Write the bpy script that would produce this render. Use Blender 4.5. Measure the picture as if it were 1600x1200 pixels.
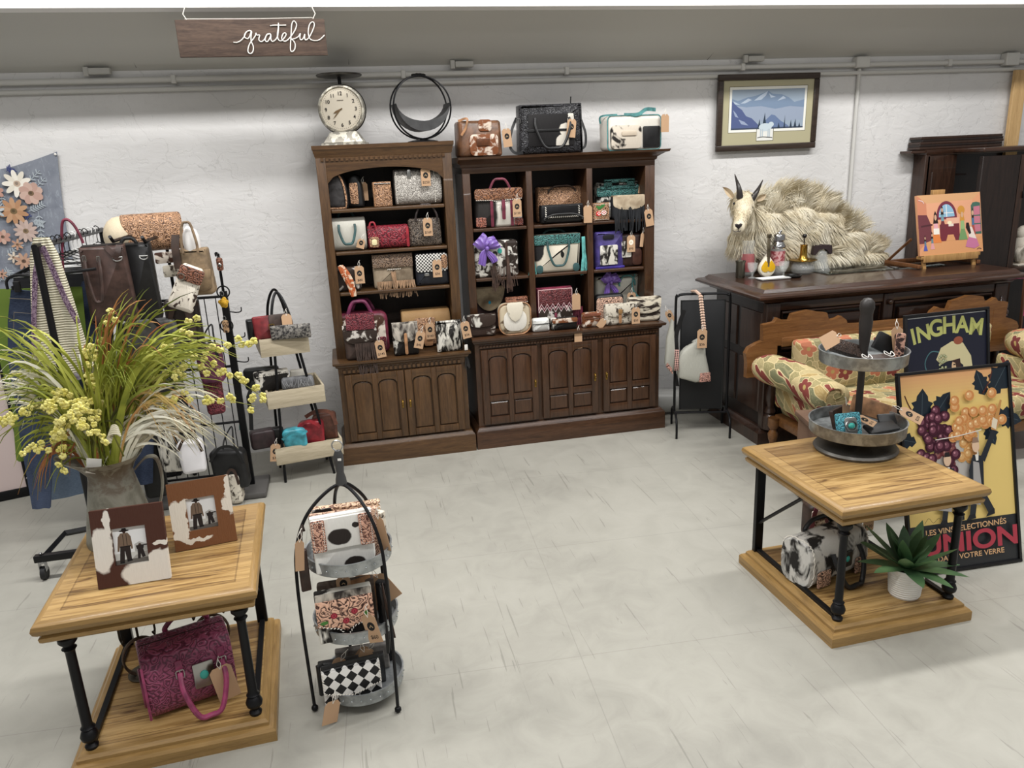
import bpy, bmesh, math, random
from mathutils import Vector, Matrix, noise
from mathutils.geometry import tessellate_polygon
PI = math.pi
sc = bpy.context.scene
for o in list(bpy.data.objects): bpy.data.objects.remove(o)
# ---------------------------------------------------------------- camera
EYE = Vector((0, 0, 1.9))
PITCH, ROLL, YAW, FPX = .2808, .04495, .2071, 1202.
fh = Vector((math.sin(YAW), math.cos(YAW), 0)); r0 = Vector((math.cos(YAW), -math.sin(YAW), 0)); upv = Vector((0, 0, 1))
FW = fh*math.cos(PITCH)-upv*math.sin(PITCH); U0 = upv*math.cos(PITCH)+fh*math.sin(PITCH)
RT = r0*math.cos(ROLL)-U0*math.sin(ROLL); UP = U0*math.cos(ROLL)+r0*math.sin(ROLL)
cd = bpy.data.cameras.new('camera'); cam = bpy.data.objects.new('camera', cd); sc.collection.objects.link(cam)
cd.sensor_width = 36; cd.lens = FPX/1600*36; cd.clip_start = .05
cam.matrix_world = Matrix(((RT.x, UP.x, -FW.x, EYE.x), (RT.y, UP.y, -FW.y, EYE.y), (RT.z, UP.z, -FW.z, EYE.z), (0, 0, 0, 1)))
sc.camera = cam
# ---------------------------------------------------------------- world, lights, exposure
w = bpy.data.worlds.new('room_air'); sc.world = w; w.use_nodes = True
w.node_tree.nodes['Background'].inputs[0].default_value = (1.0, .985, .96, 1)
w.node_tree.nodes['Background'].inputs[1].default_value = .32
def area(name, loc, sx, sy, power, col=(1, .985, .965), rot=(0, 0, 0)):
    l = bpy.data.lights.new(name, 'AREA'); l.shape = 'RECTANGLE'; l.size = sx; l.size_y = sy; l.energy = power; l.color = col
    o = bpy.data.objects.new(name, l); o.location = loc; o.rotation_euler = rot; sc.collection.objects.link(o); return o
for i, (x, y, p) in enumerate([(-1.6, 3.45, 92), (1.0, 3.45, 98), (3.6, 3.45, 98), (-1.6, .9, 52), (1.0, .9, 56), (3.6, .9, 56), (1.0, -2.2, 40)]):
    area('ceiling_lamp', (x, y, 3.75), 2.2, .22, p)
sc.view_settings.view_transform = 'Standard'; sc.view_settings.look = 'None'; sc.view_settings.gamma = 1
sc.view_settings.use_curve_mapping = False
sc.view_settings.exposure = -.22
# ---------------------------------------------------------------- pixel -> world on a known plane
def ray(x, y): return FW+RT*((x-800)/FPX)-UP*((y-600)/FPX)
def onz(x, y, z=0.): d = ray(x, y); return EYE+d*((z-EYE.z)/d.z)
def ony(x, y, Y): d = ray(x, y); return EYE+d*(Y/d.y)
# ---------------------------------------------------------------- materials
def lin(c):
    o = []
    for v in c[:3]:
        v /= 255.; o.append(v/12.92 if v <= .04045 else ((v+.055)/1.055)**2.4)
    return (*o, 1)
class NT:
    def __init__(s, name, rough=.5, metal=0, spec=.5, coat=0, trans=0, ior=1.45, alpha=1):
        s.m = bpy.data.materials.new(name); s.m.use_nodes = True; s.t = s.m.node_tree; s.b = s.t.nodes['Principled BSDF']
        for k, v in (('Roughness', rough), ('Metallic', metal), ('Specular IOR Level', spec), ('Coat Weight', coat), ('Transmission Weight', trans), ('IOR', ior), ('Alpha', alpha)):
            s.b.inputs[k].default_value = v
    def n(s, kind, **kw):
        nd = s.t.nodes.new(kind)
        for k, v in kw.items():
            if k in nd.inputs.keys(): nd.inputs[k].default_value = v
            else: setattr(nd, k, v)
        return nd
    def l(s, a, b): s.t.links.new(a, b)
    def co(s, scale=(1, 1, 1), off=(0, 0, 0), rot=(0, 0, 0)):
        t = s.n('ShaderNodeTexCoord'); m = s.n('ShaderNodeMapping'); m.inputs[1].default_value = off; m.inputs[2].default_value = rot; m.inputs[3].default_value = scale
        s.l(t.outputs['Object'], m.inputs[0]); return m.outputs[0]
    def noise(s, v, scale, detail=3, dist=0, rough=.5):
        k = s.n('ShaderNodeTexNoise', Scale=scale, Detail=detail, Distortion=dist, Roughness=rough); s.l(v, k.inputs['Vector']); return k.outputs[0]
    def ramp(s, f, stops, interp='LINEAR'):
        r = s.n('ShaderNodeValToRGB'); cr = r.color_ramp; cr.interpolation = interp
        while len(cr.elements) < len(stops): cr.elements.new(.5)
        for e, (p, c) in zip(cr.elements, stops): e.position = p; e.color = lin(c)
        s.l(f, r.inputs[0]); return r.outputs[0]
    def math(s, op, a, b=None, c=None):
        k = s.n('ShaderNodeMath', operation=op)
        for i, v in enumerate((a, b, c)):
            if v is None: continue
            if isinstance(v, (int, float)): k.inputs[i].default_value = v
            else: s.l(v, k.inputs[i])
        return k.outputs[0]
    def mix(s, f, a, b, mode='MIX'):
        k = s.n('ShaderNodeMix', data_type='RGBA', blend_type=mode)
        for i, v in ((0, f), (6, a), (7, b)):
            if isinstance(v, (int, float)): k.inputs[i].default_value = v
            elif isinstance(v, tuple): k.inputs[i].default_value = lin(v)
            else: s.l(v, k.inputs[i])
        return k.outputs[2]
    def bump(s, h, strength=.3, dist=.01):
        k = s.n('ShaderNodeBump', Strength=strength, Distance=dist); s.l(h, k.inputs['Height']); s.l(k.outputs[0], s.b.inputs['Normal'])
    def col(s, c):
        if isinstance(c, tuple): s.b.inputs['Base Color'].default_value = lin(c)
        else: s.l(c, s.b.inputs['Base Color'])
        return s
_mc = {}
def plain(c, rough=.5, metal=0, name=None, coat=0, spec=.5):
    k = ('p', c, rough, metal, coat)
    if k not in _mc:
        n = NT(name or 'paint', rough, metal, spec, coat); n.col(c); _mc[k] = n.m
    return _mc[k]
def des(c, k=.82):
    g = .3*c[0]+.55*c[1]+.15*c[2]; return tuple(int(g+(v-g)*k) for v in c)
def leather(c, rough=.45, grain=.25, var=.25):
    c = des(c)
    k = ('l', c, rough)
    if k not in _mc:
        n = NT('leather', rough); v = n.co(); a = n.noise(v, 22, 4)
        d = tuple(int(x*(1-var)) for x in c); e = tuple(min(255, int(x*(1+var))) for x in c)
        n.col(n.ramp(a, [(.3, d), (.7, e)])); n.bump(n.noise(v, 420, 2), grain, .002); _mc[k] = n.m
    return _mc[k]
def hide(light, dark, scale=9, thr=.52, soft=.03, seed=0, streak=(1, 1, 1), mid=None):
    n = NT('cowhide', .62, spec=.35); v = n.co(streak, (seed*3.1, seed*1.7, seed*2.3)); a = n.noise(v, scale, 3, .6, .55)
    hv = n.co((260, 260, 40), (seed, 0, 0)); hair = n.noise(hv, 1., 2)
    a2 = n.math('ADD', a, n.math('MULTIPLY', n.math('SUBTRACT', hair, .5), .05))
    st = [(thr-soft, light), (thr+soft, dark)] if not mid else [(thr-soft, light), (thr, mid), (thr+soft, dark)]
    base = n.ramp(a2, st)
    n.col(n.mix(n.math('MULTIPLY', hair, .28), base, n.mix(.5, base, (90, 82, 72)))); n.bump(hair, .35, .004)
    return n.m
def tooled(c, dark, scale=26, rough=.42, mid=None):
    c = des(c, .85); dark = des(dark, .85)
    n = NT('tooled_leather', rough); v = n.co(); k = n.n('ShaderNodeTexNoise', Scale=scale*.5, Detail=2); n.l(v, k.inputs['Vector'])
    mv = n.n('ShaderNodeVectorMath', operation='MULTIPLY_ADD'); n.l(k.outputs['Color'], mv.inputs[0]); q = 2.4/scale; mv.inputs[1].default_value = (q, q, q); n.l(v, mv.inputs[2])
    vo = n.n('ShaderNodeTexVoronoi', Scale=scale*.8, feature='SMOOTH_F1'); vo.inputs['Smoothness'].default_value = .25; n.l(mv.outputs[0], vo.inputs['Vector'])
    g = n.math('MULTIPLY_ADD', n.math('SINE', n.math('MULTIPLY', vo.outputs[0], 21.)), .5, .5); md = tuple(int(a*.35+b*.65) for a, b in zip(dark, c))
    n.col(n.ramp(g, [(.04, dark), (.2, md), (.5, c), (.9, tuple(min(255, int(x*1.08)) for x in c))])); n.bump(g, .55, .005); return n.m
def spots(light, dark, blobs, wob=.03, wsc=22, soft=.06, axis='xz'):
    """hide with patches at known places: blobs = [(x, z, rx, rz)] in metres on the part"""
    n = NT('cowhide', .62, spec=.3); v = n.co(); k = n.n('ShaderNodeTexNoise', Scale=wsc, Detail=4); n.l(v, k.inputs['Vector'])
    mv = n.n('ShaderNodeVectorMath', operation='MULTIPLY_ADD'); n.l(k.outputs['Color'], mv.inputs[0]); mv.inputs[1].default_value = (wob, wob, wob); n.l(v, mv.inputs[2])
    sb = n.n('ShaderNodeVectorMath', operation='SUBTRACT'); n.l(mv.outputs[0], sb.inputs[0]); sb.inputs[1].default_value = (wob/2, wob/2, wob/2); sp = n.n('ShaderNodeSeparateXYZ'); n.l(sb.outputs[0], sp.inputs[0]); cur = None
    for x, z, rx, rz in blobs:
        d = n.math('SQRT', n.math('ADD', n.math('POWER', n.math('ABSOLUTE', n.math('DIVIDE', n.math('SUBTRACT', sp.outputs[0], x), rx)), 2.), n.math('POWER', n.math('ABSOLUTE', n.math('DIVIDE', n.math('SUBTRACT', sp.outputs[2], z), rz)), 2.)))
        cur = d if cur is None else n.math('MINIMUM', cur, d)
    hair = n.noise(n.co((260, 260, 40)), 1., 2); base = n.ramp(n.math('MULTIPLY', cur, .5), [(.5-soft/2, dark), (.5+soft/2, light)]); n.col(n.mix(n.math('MULTIPLY', hair, .22), base, n.mix(.5, base, (90, 82, 72)))); n.bump(hair, .3, .003); return n.m
def wood(name, a, b, c=None, axis='x', sc_=1., rough=.4, coat=0, grain=.15):
    n = NT(name, rough, coat=coat); s = {'x': (1.2, 14, 14), 'z': (14, 14, 1.2), 'y': (14, 1.2, 14)}[axis]
    v = n.co(tuple(q*sc_ for q in s)); f = n.noise(v, 2.2, 5, 1.2, .6); v2 = n.co(tuple(q*sc_*6 for q in s)); g = n.noise(v2, 3, 3)
    h = n.math('MULTIPLY_ADD', g, .35, n.math('MULTIPLY', f, .65))
    st = [(.3, b), (.62, a)] if not c else [(.28, b), (.46, c), (.66, a)]
    n.col(n.ramp(h, st)); n.bump(g, grain, .003); return n.m
def metal(c, rough=.35, spots=None, scale=12, lo=.45, hi=.6):
    n = NT('metal', rough, 1 if spots is None else .75); v = n.co(); a = n.noise(v, scale, 5, .3, .6)
    n.col(n.ramp(a, [(lo, c), (hi, spots or tuple(int(q*.75) for q in c))])); n.bump(n.noise(v, 60, 3), .08, .003); return n.m
def glass(c=(235, 240, 238), rough=.03):
    n = NT('glass', rough, trans=1, ior=1.45); n.col(c); return n.m
M = {}
# ---------------------------------------------------------------- mesh builder
class MB:
    def __init__(s): s.bm = bmesh.new(); s.mi = 0; s.T = Matrix()
    def v(s, p): return s.bm.verts.new(s.T @ Vector(p))
    def f(s, vs):
        try: q = s.bm.faces.new(vs); q.material_index = s.mi; return q
        except ValueError: return None
    def rings(s, rs, cap=True, close=True):
        vs = [[s.v(p) for p in r] for r in rs]; n = len(vs[0])
        for a, b in zip(vs, vs[1:]):
            for i in range(n if close else n-1):
                j = (i+1) % n; s.f((a[i], a[j], b[j], b[i]))
        if cap and close: s.f(vs[0][::-1]); s.f(vs[-1])
        return vs
    def box(s, c, size, bev=0, rot=None):
        x, y, z = (q/2 for q in size); R_ = rot or Matrix(); c = Vector(c)
        b = min(bev, x*.9, y*.9, z*.9)
        if b <= 0:
            s.rings([[c+R_@Vector((sx*x, sy*y, zz)) for sx, sy in ((-1, -1), (1, -1), (1, 1), (-1, 1))] for zz in (-z, z)])
        else:
            def ring(ins, zz):
                X, Y = x-ins, y-ins; k = b-ins if ins < b else 0; k = max(k, .0005)
                return [c+R_@Vector(p+(zz,)) for p in ((-X+k, -Y), (X-k, -Y), (X, -Y+k), (X, Y-k), (X-k, Y), (-X+k, Y), (-X, Y-k), (-X, -Y+k))]
            s.rings([ring(b, -z), ring(b*.3, -z+b*.3), ring(0, -z+b), ring(0, z-b), ring(b*.3, z-b*.3), ring(b, z)])
    def tube(s, pts, r, n=8, closed=False, flat=1.):
        pts = [Vector(p) for p in pts]; m = len(pts); rr = r if isinstance(r, (list, tuple)) else [r]*m
        tans = []
        for i in range(m):
            a = pts[(i-1) % m] if closed or i > 0 else pts[0]; b = pts[(i+1) % m] if closed or i < m-1 else pts[-1]
            t = b-a; tans.append(t.normalized() if t.length > 1e-9 else Vector((0, 0, 1)))
        up = Vector((0, 0, 1)) if abs(tans[0].z) < .9 else Vector((0, 1, 0)); nx = tans[0].cross(up).normalized(); out = []
        for i in range(m):
            nx = (nx-tans[i]*nx.dot(tans[i]));
            nx = nx.normalized() if nx.length > 1e-6 else tans[i].orthogonal().normalized()
            ny = tans[i].cross(nx); out.append([pts[i]+(nx*math.cos(2*PI*k/n)+ny*math.sin(2*PI*k/n)*flat)*rr[i] for k in range(n)])
        if closed: out.append(out[0]); s.rings(out, cap=False)
        else: s.rings(out)
    def cyl(s, a, b, r, r2=None, n=16): s.tube([a, b], [r, r2 if r2 is not None else r], n)
    def lathe(s, prof, c=(0, 0, 0), n=28, sy=1.): 
        c = Vector(c); s.rings([[c+Vector((max(r, .0003)*math.cos(2*PI*k/n), max(r, .0003)*sy*math.sin(2*PI*k/n), z)) for k in range(n)] for r, z in prof])
    def sph(s, c, r, n=14, rot=None):
        r = (r, r, r) if isinstance(r, (int, float)) else r; c = Vector(c); R_ = rot or Matrix(); m = max(5, n//2)
        s.rings([[c+R_@Vector((r[0]*max(math.sin(PI*j/m), .01)*math.cos(2*PI*k/n), r[1]*max(math.sin(PI*j/m), .01)*math.sin(2*PI*k/n), -r[2]*math.cos(PI*j/m))) for k in range(n)] for j in range(m+1)])
    def slab(s, out, d, c=(0, 0, 0), bev=.01, bulge=0., rot=None, wob=0.):
        """outline in x,z pushed out along y to thickness d, soft edges"""
        c = Vector(c); R_ = rot or Matrix(); n = len(out); ar = sum(out[i][0]*out[(i+1) % n][1]-out[(i+1) % n][0]*out[i][1] for i in range(n))
        if ar < 0: out = out[::-1]
        nr = []
        for i in range(n):
            ax, az = out[i-1]; bx, bz = out[(i+1) % n]; tx, tz = bx-ax, bz-az; L = math.hypot(tx, tz) or 1; nr.append((-tz/L, tx/L))
        def ring(ins, y): return [c+R_@Vector((out[i][0]+nr[i][0]*ins, y, out[i][1]+nr[i][1]*ins)) for i in range(n)]
        b = min(bev, d*.49); h = d/2; L = []
        cx = sum(p[0] for p in out)/n; cz = sum(p[1] for p in out)/n
        def shr(f, y): return [c+R_@Vector((cx+(p[0]-cx)*f, y, cz+(p[1]-cz)*f)) for p in out]
        if bulge: L += [shr(.35, -h-bulge), shr(.7, -h-bulge*.75)]
        L += [ring(b, -h), ring(b*.3, -h+b*.3), ring(0, -h+b), ring(0, h-b), ring(b*.3, h-b*.3), ring(b, h)]
        if bulge: L += [shr(.7, h+bulge*.75), shr(.35, h+bulge)]
        if wob: L = [[p+Vector(noise.noise_vector(p*9))*wob for p in r_] for r_ in L]
        s.rings(L)
    def prism(s, out, y0, y1):
        n = len(out); a = [s.v((p[0], y0, p[1])) for p in out]; b = [s.v((p[0], y1, p[1])) for p in out]
        for i in range(n): s.f((a[i], a[(i+1) % n], b[(i+1) % n], b[i]))
        for t in tessellate_polygon([[Vector((p[0], p[1], 0)) for p in out]]): s.f([a[k] for k in t]); s.f([b[k] for k in reversed(t)])
    def rloft(s, w_, d_, prof, c=(0, 0)):
        s.rings([[(c[0]+sx*(w_/2+o), c[1]+sy*(d_/2+o), z) for sx, sy in ((-1, -1), (1, -1), (1, 1), (-1, 1))] for o, z in prof])
    def strip(s, pts, wid, side, thick=0.0008):
        """flat ribbon along pts, widths list, side vector"""
        pts = [Vector(p) for p in pts]; sd = None if side is None else Vector(side).normalized(); L = []
        for i, p in enumerate(pts):
            t = (pts[min(i+1, len(pts)-1)]-pts[max(i-1, 0)]).normalized(); q = t.cross(Vector((0, 1, 0))) if side is None else (sd-t*sd.dot(t)); q = q.normalized() if q.length > 1e-5 else t.orthogonal().normalized()
            nn = t.cross(q); w_ = wid[i] if isinstance(wid, (list, tuple)) else wid
            L.append([p-q*w_-nn*thick, p+q*w_-nn*thick, p+q*w_+nn*thick, p-q*w_+nn*thick])
        s.rings(L)
    def build(s, name, mats, parent=None, loc=(0, 0, 0), rot=(0, 0, 0), smooth=38):
        bmesh.ops.recalc_face_normals(s.bm, faces=s.bm.faces[:])
        me = bpy.data.meshes.new(name); s.bm.to_mesh(me); s.bm.free()
        for m in (mats if isinstance(mats, (list, tuple)) else [mats]): me.materials.append(m)
        if smooth:
            me.polygons.foreach_set('use_smooth', [True]*len(me.polygons)); me.set_sharp_from_angle(angle=math.radians(smooth))
        o = bpy.data.objects.new(name, me); sc.collection.objects.link(o); o.location = loc; o.rotation_euler = rot
        if parent: o.parent = parent
        return o
def tag(o, label, cat, group=None, kind=None):
    if label: o['label'] = label
    if cat: o['category'] = cat
    if group: o['group'] = group
    if kind: o['kind'] = kind
    return o
def thing(name, label, cat, loc, rz=0., group=None, rx=0., ry=0.):
    o = bpy.data.objects.new(name, None); o.empty_display_size = .05; sc.collection.objects.link(o); o.location = loc; o.rotation_euler = (rx, ry, rz)
    return tag(o, label, cat, group)
def struct(o): o['kind'] = 'structure'; return o
def bez(p, n=16):
    p = [Vector(q) for q in p]; out = []
    for i in range(n+1):
        t = i/n; q = p[:]
        while len(q) > 1: q = [a.lerp(b, t) for a, b in zip(q, q[1:])]
        out.append(q[0])
    return out
def crom(p, n=6, closed=False):
    p = [Vector(q) for q in p]; m = len(p); out = []
    for i in range(m if closed else m-1):
        g = (lambda k: p[k % m]) if closed else (lambda k: p[min(max(k, 0), m-1)])
        a, b, c, d = g(i-1), g(i), g(i+1), g(i+2)
        for j in range(n):
            t = j/n; out.append(.5*((2*b)+(c-a)*t+(2*a-5*b+4*c-d)*t*t+(3*b-a-3*c+d)*t**3))
    if not closed: out.append(p[-1])
    return out
def rr(w_, h_, r=.03, wt=1., k=5, rb=None):
    """rounded rectangle outline, base at 0; wt = top width factor"""
    rb = r if rb is None else rb; r = min(r, w_*.48, h_*.48); rb = min(rb, w_*.48, h_*.48); o = []
    for cx, cz, a, q in ((w_/2-rb, rb, -90, rb), (w_/2-r, h_-r, 0, r), (-w_/2+r, h_-r, 90, r), (-w_/2+rb, rb, 180, rb)):
        for i in range(k+1):
            t = math.radians(a+90*i/k); o.append((cx+q*math.cos(t), cz+q*math.sin(t)))
    return [(x*(1+(wt-1)*z/h_), z) for x, z in o]
def dome(w_, h_, p=2.4, base=.15):
    o = [(-w_/2, h_*base), (-w_/2*.9, h_*.02), (w_/2*.9, h_*.02), (w_/2, h_*base)]
    for i in range(1, 20):
        t = PI*i/20; c, s_ = math.cos(t), math.sin(t); o.append((w_/2*math.copysign(abs(c)**(2/p), c), h_*base+h_*(1-base)*abs(s_)**(2/p)))
    return o
# ---------------------------------------------------------------- flat printed art: one mesh, many colours
class Art:
    def __init__(s): s.b = MB(); s.cols = []; s.y = 0.
    def _c(s, c):
        if c not in s.cols: s.cols.append(c)
        s.b.mi = s.cols.index(c); s.y -= .00004
    def poly(s, pts, c):
        s._c(c); v = [s.b.v((p[0], s.y, p[1])) for p in pts]
        for t in tessellate_polygon([[Vector((p[0], p[1], 0)) for p in pts]]): s.b.f([v[k] for k in t])
        return s
    def rect(s, x0, z0, x1, z1, c): return s.poly([(x0, z0), (x1, z0), (x1, z1), (x0, z1)], c)
    def ell(s, x, z, rx, rz, c, n=18, a=0., t0=0., t1=2*PI):
        pts = [(x+rx*math.cos(t)*math.cos(a)-rz*math.sin(t)*math.sin(a), z+rx*math.cos(t)*math.sin(a)+rz*math.sin(t)*math.cos(a)) for t in (t0+(t1-t0)*i/n for i in range(n+(t1-t0 < 6.2)))]
        return s.poly(pts, c)
    def line(s, pts, w_, c, sm=True):
        if sm: pts = [(q.x, q.y) for q in crom([(p[0], p[1], 0) for p in pts], 5)]
        s._c(c); L = []; n = len(pts)
        for i in range(n):
            a, b = pts[max(i-1, 0)], pts[min(i+1, n-1)]; tx, tz = b[0]-a[0], b[1]-a[1]; q = math.hypot(tx, tz) or 1
            L.append((s.b.v((pts[i][0]-tz/q*w_/2, s.y, pts[i][1]+tx/q*w_/2)), s.b.v((pts[i][0]+tz/q*w_/2, s.y, pts[i][1]-tx/q*w_/2))))
        for a, b in zip(L, L[1:]): s.b.f((a[0], a[1], b[1], b[0]))
        return s
    def text(s, t, x, z, size, c, a=0., sx=1., align='CENTER', bold=0.):
        cu = bpy.data.curves.new('lettering', 'FONT'); cu.body = t; cu.size = size; cu.align_x = align; cu.fill_mode = 'FRONT'; cu.offset = bold*size
        ob = bpy.data.objects.new('lettering', cu); me = bpy.data.meshes.new_from_object(ob); s._c(c); ca, sa = math.cos(a), math.sin(a)
        vs = [s.b.v((x+(v.co.x*sx)*ca-v.co.y*sa, s.y, z+(v.co.x*sx)*sa+v.co.y*ca)) for v in me.vertices]
        for p in me.polygons: s.b.f([vs[i] for i in p.vertices])
        bpy.data.objects.remove(ob); bpy.data.curves.remove(cu); bpy.data.meshes.remove(me); return s
    def build(s, name, parent=None, loc=(0, 0, 0), rot=(0, 0, 0), rough=.5, sat=.95):
        bm = s.b; me = bpy.data.meshes.new(name); bm.bm.to_mesh(me); bm.bm.free()
        for c in s.cols: me.materials.append(plain(des(c, sat), rough, name='ink'))
        o = bpy.data.objects.new(name, me); sc.collection.objects.link(o); o.location = loc; o.rotation_euler = rot
        if parent: o.parent = parent
        return o
# ================================================================ materials for the room
WY = 5.4
def mk_wall():
    n = NT('white_plaster_wall', .8, spec=.25); v = n.co(); a = n.noise(v, 1.2, 4); b = n.noise(v, 14, 5, .8, .65); c = n.noise(n.co((1, 1, 2.2)), 5, 4, 1.5)
    vo = n.n('ShaderNodeTexVoronoi', Scale=1.1, feature='DISTANCE_TO_EDGE'); mv = n.n('ShaderNodeVectorMath', operation='MULTIPLY_ADD')
    k = n.n('ShaderNodeTexNoise', Scale=5., Detail=4); n.l(v, k.inputs[0]); n.l(k.outputs['Color'], mv.inputs[0]); mv.inputs[1].default_value = (.35, .35, .35); n.l(v, mv.inputs[2]); n.l(mv.outputs[0], vo.inputs[0])
    cr = n.ramp(vo.outputs[0], [(.0, (0, 0, 0)), (.004, (255, 255, 255))]); base = n.ramp(a, [(.3, (208, 207, 206)), (.7, (220, 219, 218))])
    spot = n.ramp(n.noise(n.co((1, 1, 1), (3, 9, 1)), 30, 3, 0, .7), [(.25, (0, 0, 0)), (.29, (255, 255, 255))])
    n.col(n.mix(n.math('MULTIPLY', n.math('SUBTRACT', 1., cr), .22), n.mix(n.math('MULTIPLY', n.math('SUBTRACT', 1., spot), .35), base, (150, 148, 146)), (120, 118, 115)))
    pits = n.ramp(b, [(.36, (0, 0, 0)), (.44, (255, 255, 255))]); n.bump(n.math('ADD', n.math('MULTIPLY', pits, .35), n.math('MULTIPLY', c, .9)), .32, .018); return n.m
def mk_floor():
    n = NT('grey_painted_floor', .36, spec=.4); v = n.co(); a = n.noise(v, .9, 4, .4); b = n.noise(v, 6, 5, 1., .65)
    base = n.ramp(n.math('MULTIPLY_ADD', a, .6, n.math('MULTIPLY', b, .4)), [(.32, (145, 143, 135)), (.5, (160, 158, 149)), (.7, (171, 169, 160))])
    def scratch(rot, sc2, off, lo):
        q = n.noise(n.co((sc2, .35, 1), (off, off, 0), (0, 0, rot)), 6, 3, .5, .5); return n.ramp(q, [(lo, (255, 255, 255)), (lo+.012, (0, 0, 0))])
    sr = n.mix(1., scratch(.5, 9, 1, .30), n.mix(1., scratch(1.6, 11, 4, .29), scratch(-.7, 8, 7, .30), 'LIGHTEN'), 'LIGHTEN')
    br = n.n('ShaderNodeTexBrick', Scale=1.1, offset=.0); br.inputs['Mortar Size'].default_value = .0022; br.inputs['Brick Width'].default_value = 1.; br.inputs['Row Height'].default_value = 1.
    n.l(n.co((1, 1, 1), (.3, .15, 0), (0, 0, .06)), br.inputs[0]); br.inputs['Color1'].default_value = br.inputs['Color2'].default_value = (0, 0, 0, 1); br.inputs['Mortar'].default_value = (1, 1, 1, 1)
    c1 = n.mix(n.math('MULTIPLY', sr, .34), base, (92, 90, 84)); n.col(n.mix(n.math('MULTIPLY', br.outputs[0], .3), c1, (112, 110, 104)))
    n.l(n.ramp(b, [(.3, (150, 150, 150)), (.7, (176, 176, 176))]), n.b.inputs['Roughness']); n.bump(b, .06, .01); return n.m
M['wall'] = mk_wall(); M['floor'] = mk_floor()
M['soffit'] = plain((196, 195, 190), .7, name='soffit_paint'); M['beam'] = plain((236, 235, 234), .7, name='beam_paint')
M['pipe'] = plain((200, 199, 195), .5, name='pipe_paint')
b = MB(); b.box((1.5, 1.2, -.03), (12, 8.6, .06)); struct(b.build('floor', M['floor']))
b = MB(); b.box((1.5, WY+.05, 1.25), (12, .1, 2.6)); struct(b.build('wall_back', M['wall']))
# sloping soffit: from the wall up to the beam
SY, SZ = 4.85, 2.765
b = MB(); b.rings([[(x, WY+.05, 2.51), (x, SY, SZ), (x, SY, SZ+.05), (x, WY+.05, 2.58)] for x in (-4.5, 7.5)]); struct(b.build('ceiling', M['soffit']))
b = MB(); b.box((1.5, SY-.06, SZ+.245), (12, .12, .5)); struct(b.build('wall_beam', M['beam']))
b = MB()   # seams between soffit boards
for px, qx in (((170, 22), (213, 105)), ((543, 20), (545, 100)), ((1148, 42), (1105, 93)), ((1445, 15), (1392, 55))):
    P = []
    for q, t in ((px, 0), (qx, 1)):
        d = ray(*q); k = (2.51+.4636*(WY+.05-0)-EYE.z)/(d.z+.4636*d.y); P.append(EYE+d*k)
    s0, s1 = P; s1 = s0.lerp(s1, 1.0); b.tube([s0+Vector((0, 0, -.001)), s1+Vector((0, 0, -.001))], .004, 4)
struct(b.build('trim_1', plain((120, 119, 115), .8, name='seam')))
# conduit pipes along the wall
b = MB()
b.cyl((-4.4, WY-.03, 2.475), (7.4, WY-.03, 2.475), .018, n=10); b.cyl((-4.4, WY-.025, 2.42), (7.4, WY-.025, 2.42), .014, n=10)
for x in (-2.2, -.9, .5, 1.6, 2.9, 4.6): b.box((x, WY-.028, 2.475), (.03, .055, .05), .005)
c1 = ony(1341, 95, WY); c2 = ony(1312, 345, WY)
b.cyl((c1.x, WY-.02, 2.45), (c1.x, WY-.02, .9), .014, n=10); b.box((c1.x, WY-.035, 2.49), (.11, .07, .075), .008)
c3 = ony(1573, 90, WY); b.box((c3.x, WY-.035, 2.49), (.12, .07, .09), .008)
struct(b.build('trim_2', M['pipe']))
for i, (x, y) in enumerate([(155, 106), (725, 103), (1180, 90)]):
    q = ony(x, y, WY-.06); b = MB(); b.box((q.x, WY-.06, 2.525), (.12, .05, .035), .004); b.box((q.x-.075, WY-.06, 2.525), (.03, .03, .05), .003)
    tag(b.build('pipe_bracket', plain((178, 177, 172), .5)), ['painted bracket on the pipes at the far left of the wall', 'painted bracket on the pipes above the gap between the bookcases', 'painted bracket on the pipes above the mountain picture'][i], 'bracket', 'pipe brackets')
# ================================================================ bookcases
M['oak'] = wood('brown_stained_oak', (92, 66, 40), (50, 33, 18), (72, 50, 29), 'z', 1., .38, .15)
M['oak_x'] = wood('brown_stained_oak_rail', (92, 66, 40), (50, 33, 18), (72, 50, 29), 'x', 1., .38, .15)
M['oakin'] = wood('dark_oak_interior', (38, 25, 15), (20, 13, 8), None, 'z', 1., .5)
M['wal'] = wood('walnut', (80, 54, 36), (40, 25, 15), (62, 40, 25), 'z', 1., .33, .25)
M['wal_x'] = wood('walnut_rail', (80, 54, 36), (40, 25, 15), (62, 40, 25), 'x', 1., .33, .25)
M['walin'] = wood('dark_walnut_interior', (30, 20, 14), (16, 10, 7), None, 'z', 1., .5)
M['brass'] = plain((150, 120, 60), .35, 1, 'brass'); M['iron'] = plain((28, 28, 30), .42, .6, 'black_iron')
def arch_rail(b, x0, x1, z0, rise, z1, y0, y1, n=12):
    """piece of rail over an arched opening from x0..x1: under edge springs at z0 rises by rise, top at z1"""
    L = []
    for i in range(n+1):
        t = i/n; x = x0+(x1-x0)*t; z = z0+rise*math.sqrt(max(0, 1-(2*t-1)**2)) if rise > 0 else z0
        L.append([(x, y0, z), (x, y0, z1), (x, y1, z1), (x, y1, z)])
    b.rings(L)
def arch_out(x0, x1, z0, z1, rise, n=10): return [(x0, z0), (x1, z0)]+[(x1+(x0-x1)*i/n, z1-rise+rise*math.sqrt(max(0, 1-(1-2*i/n)**2))) for i in range(n+1)]
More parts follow.
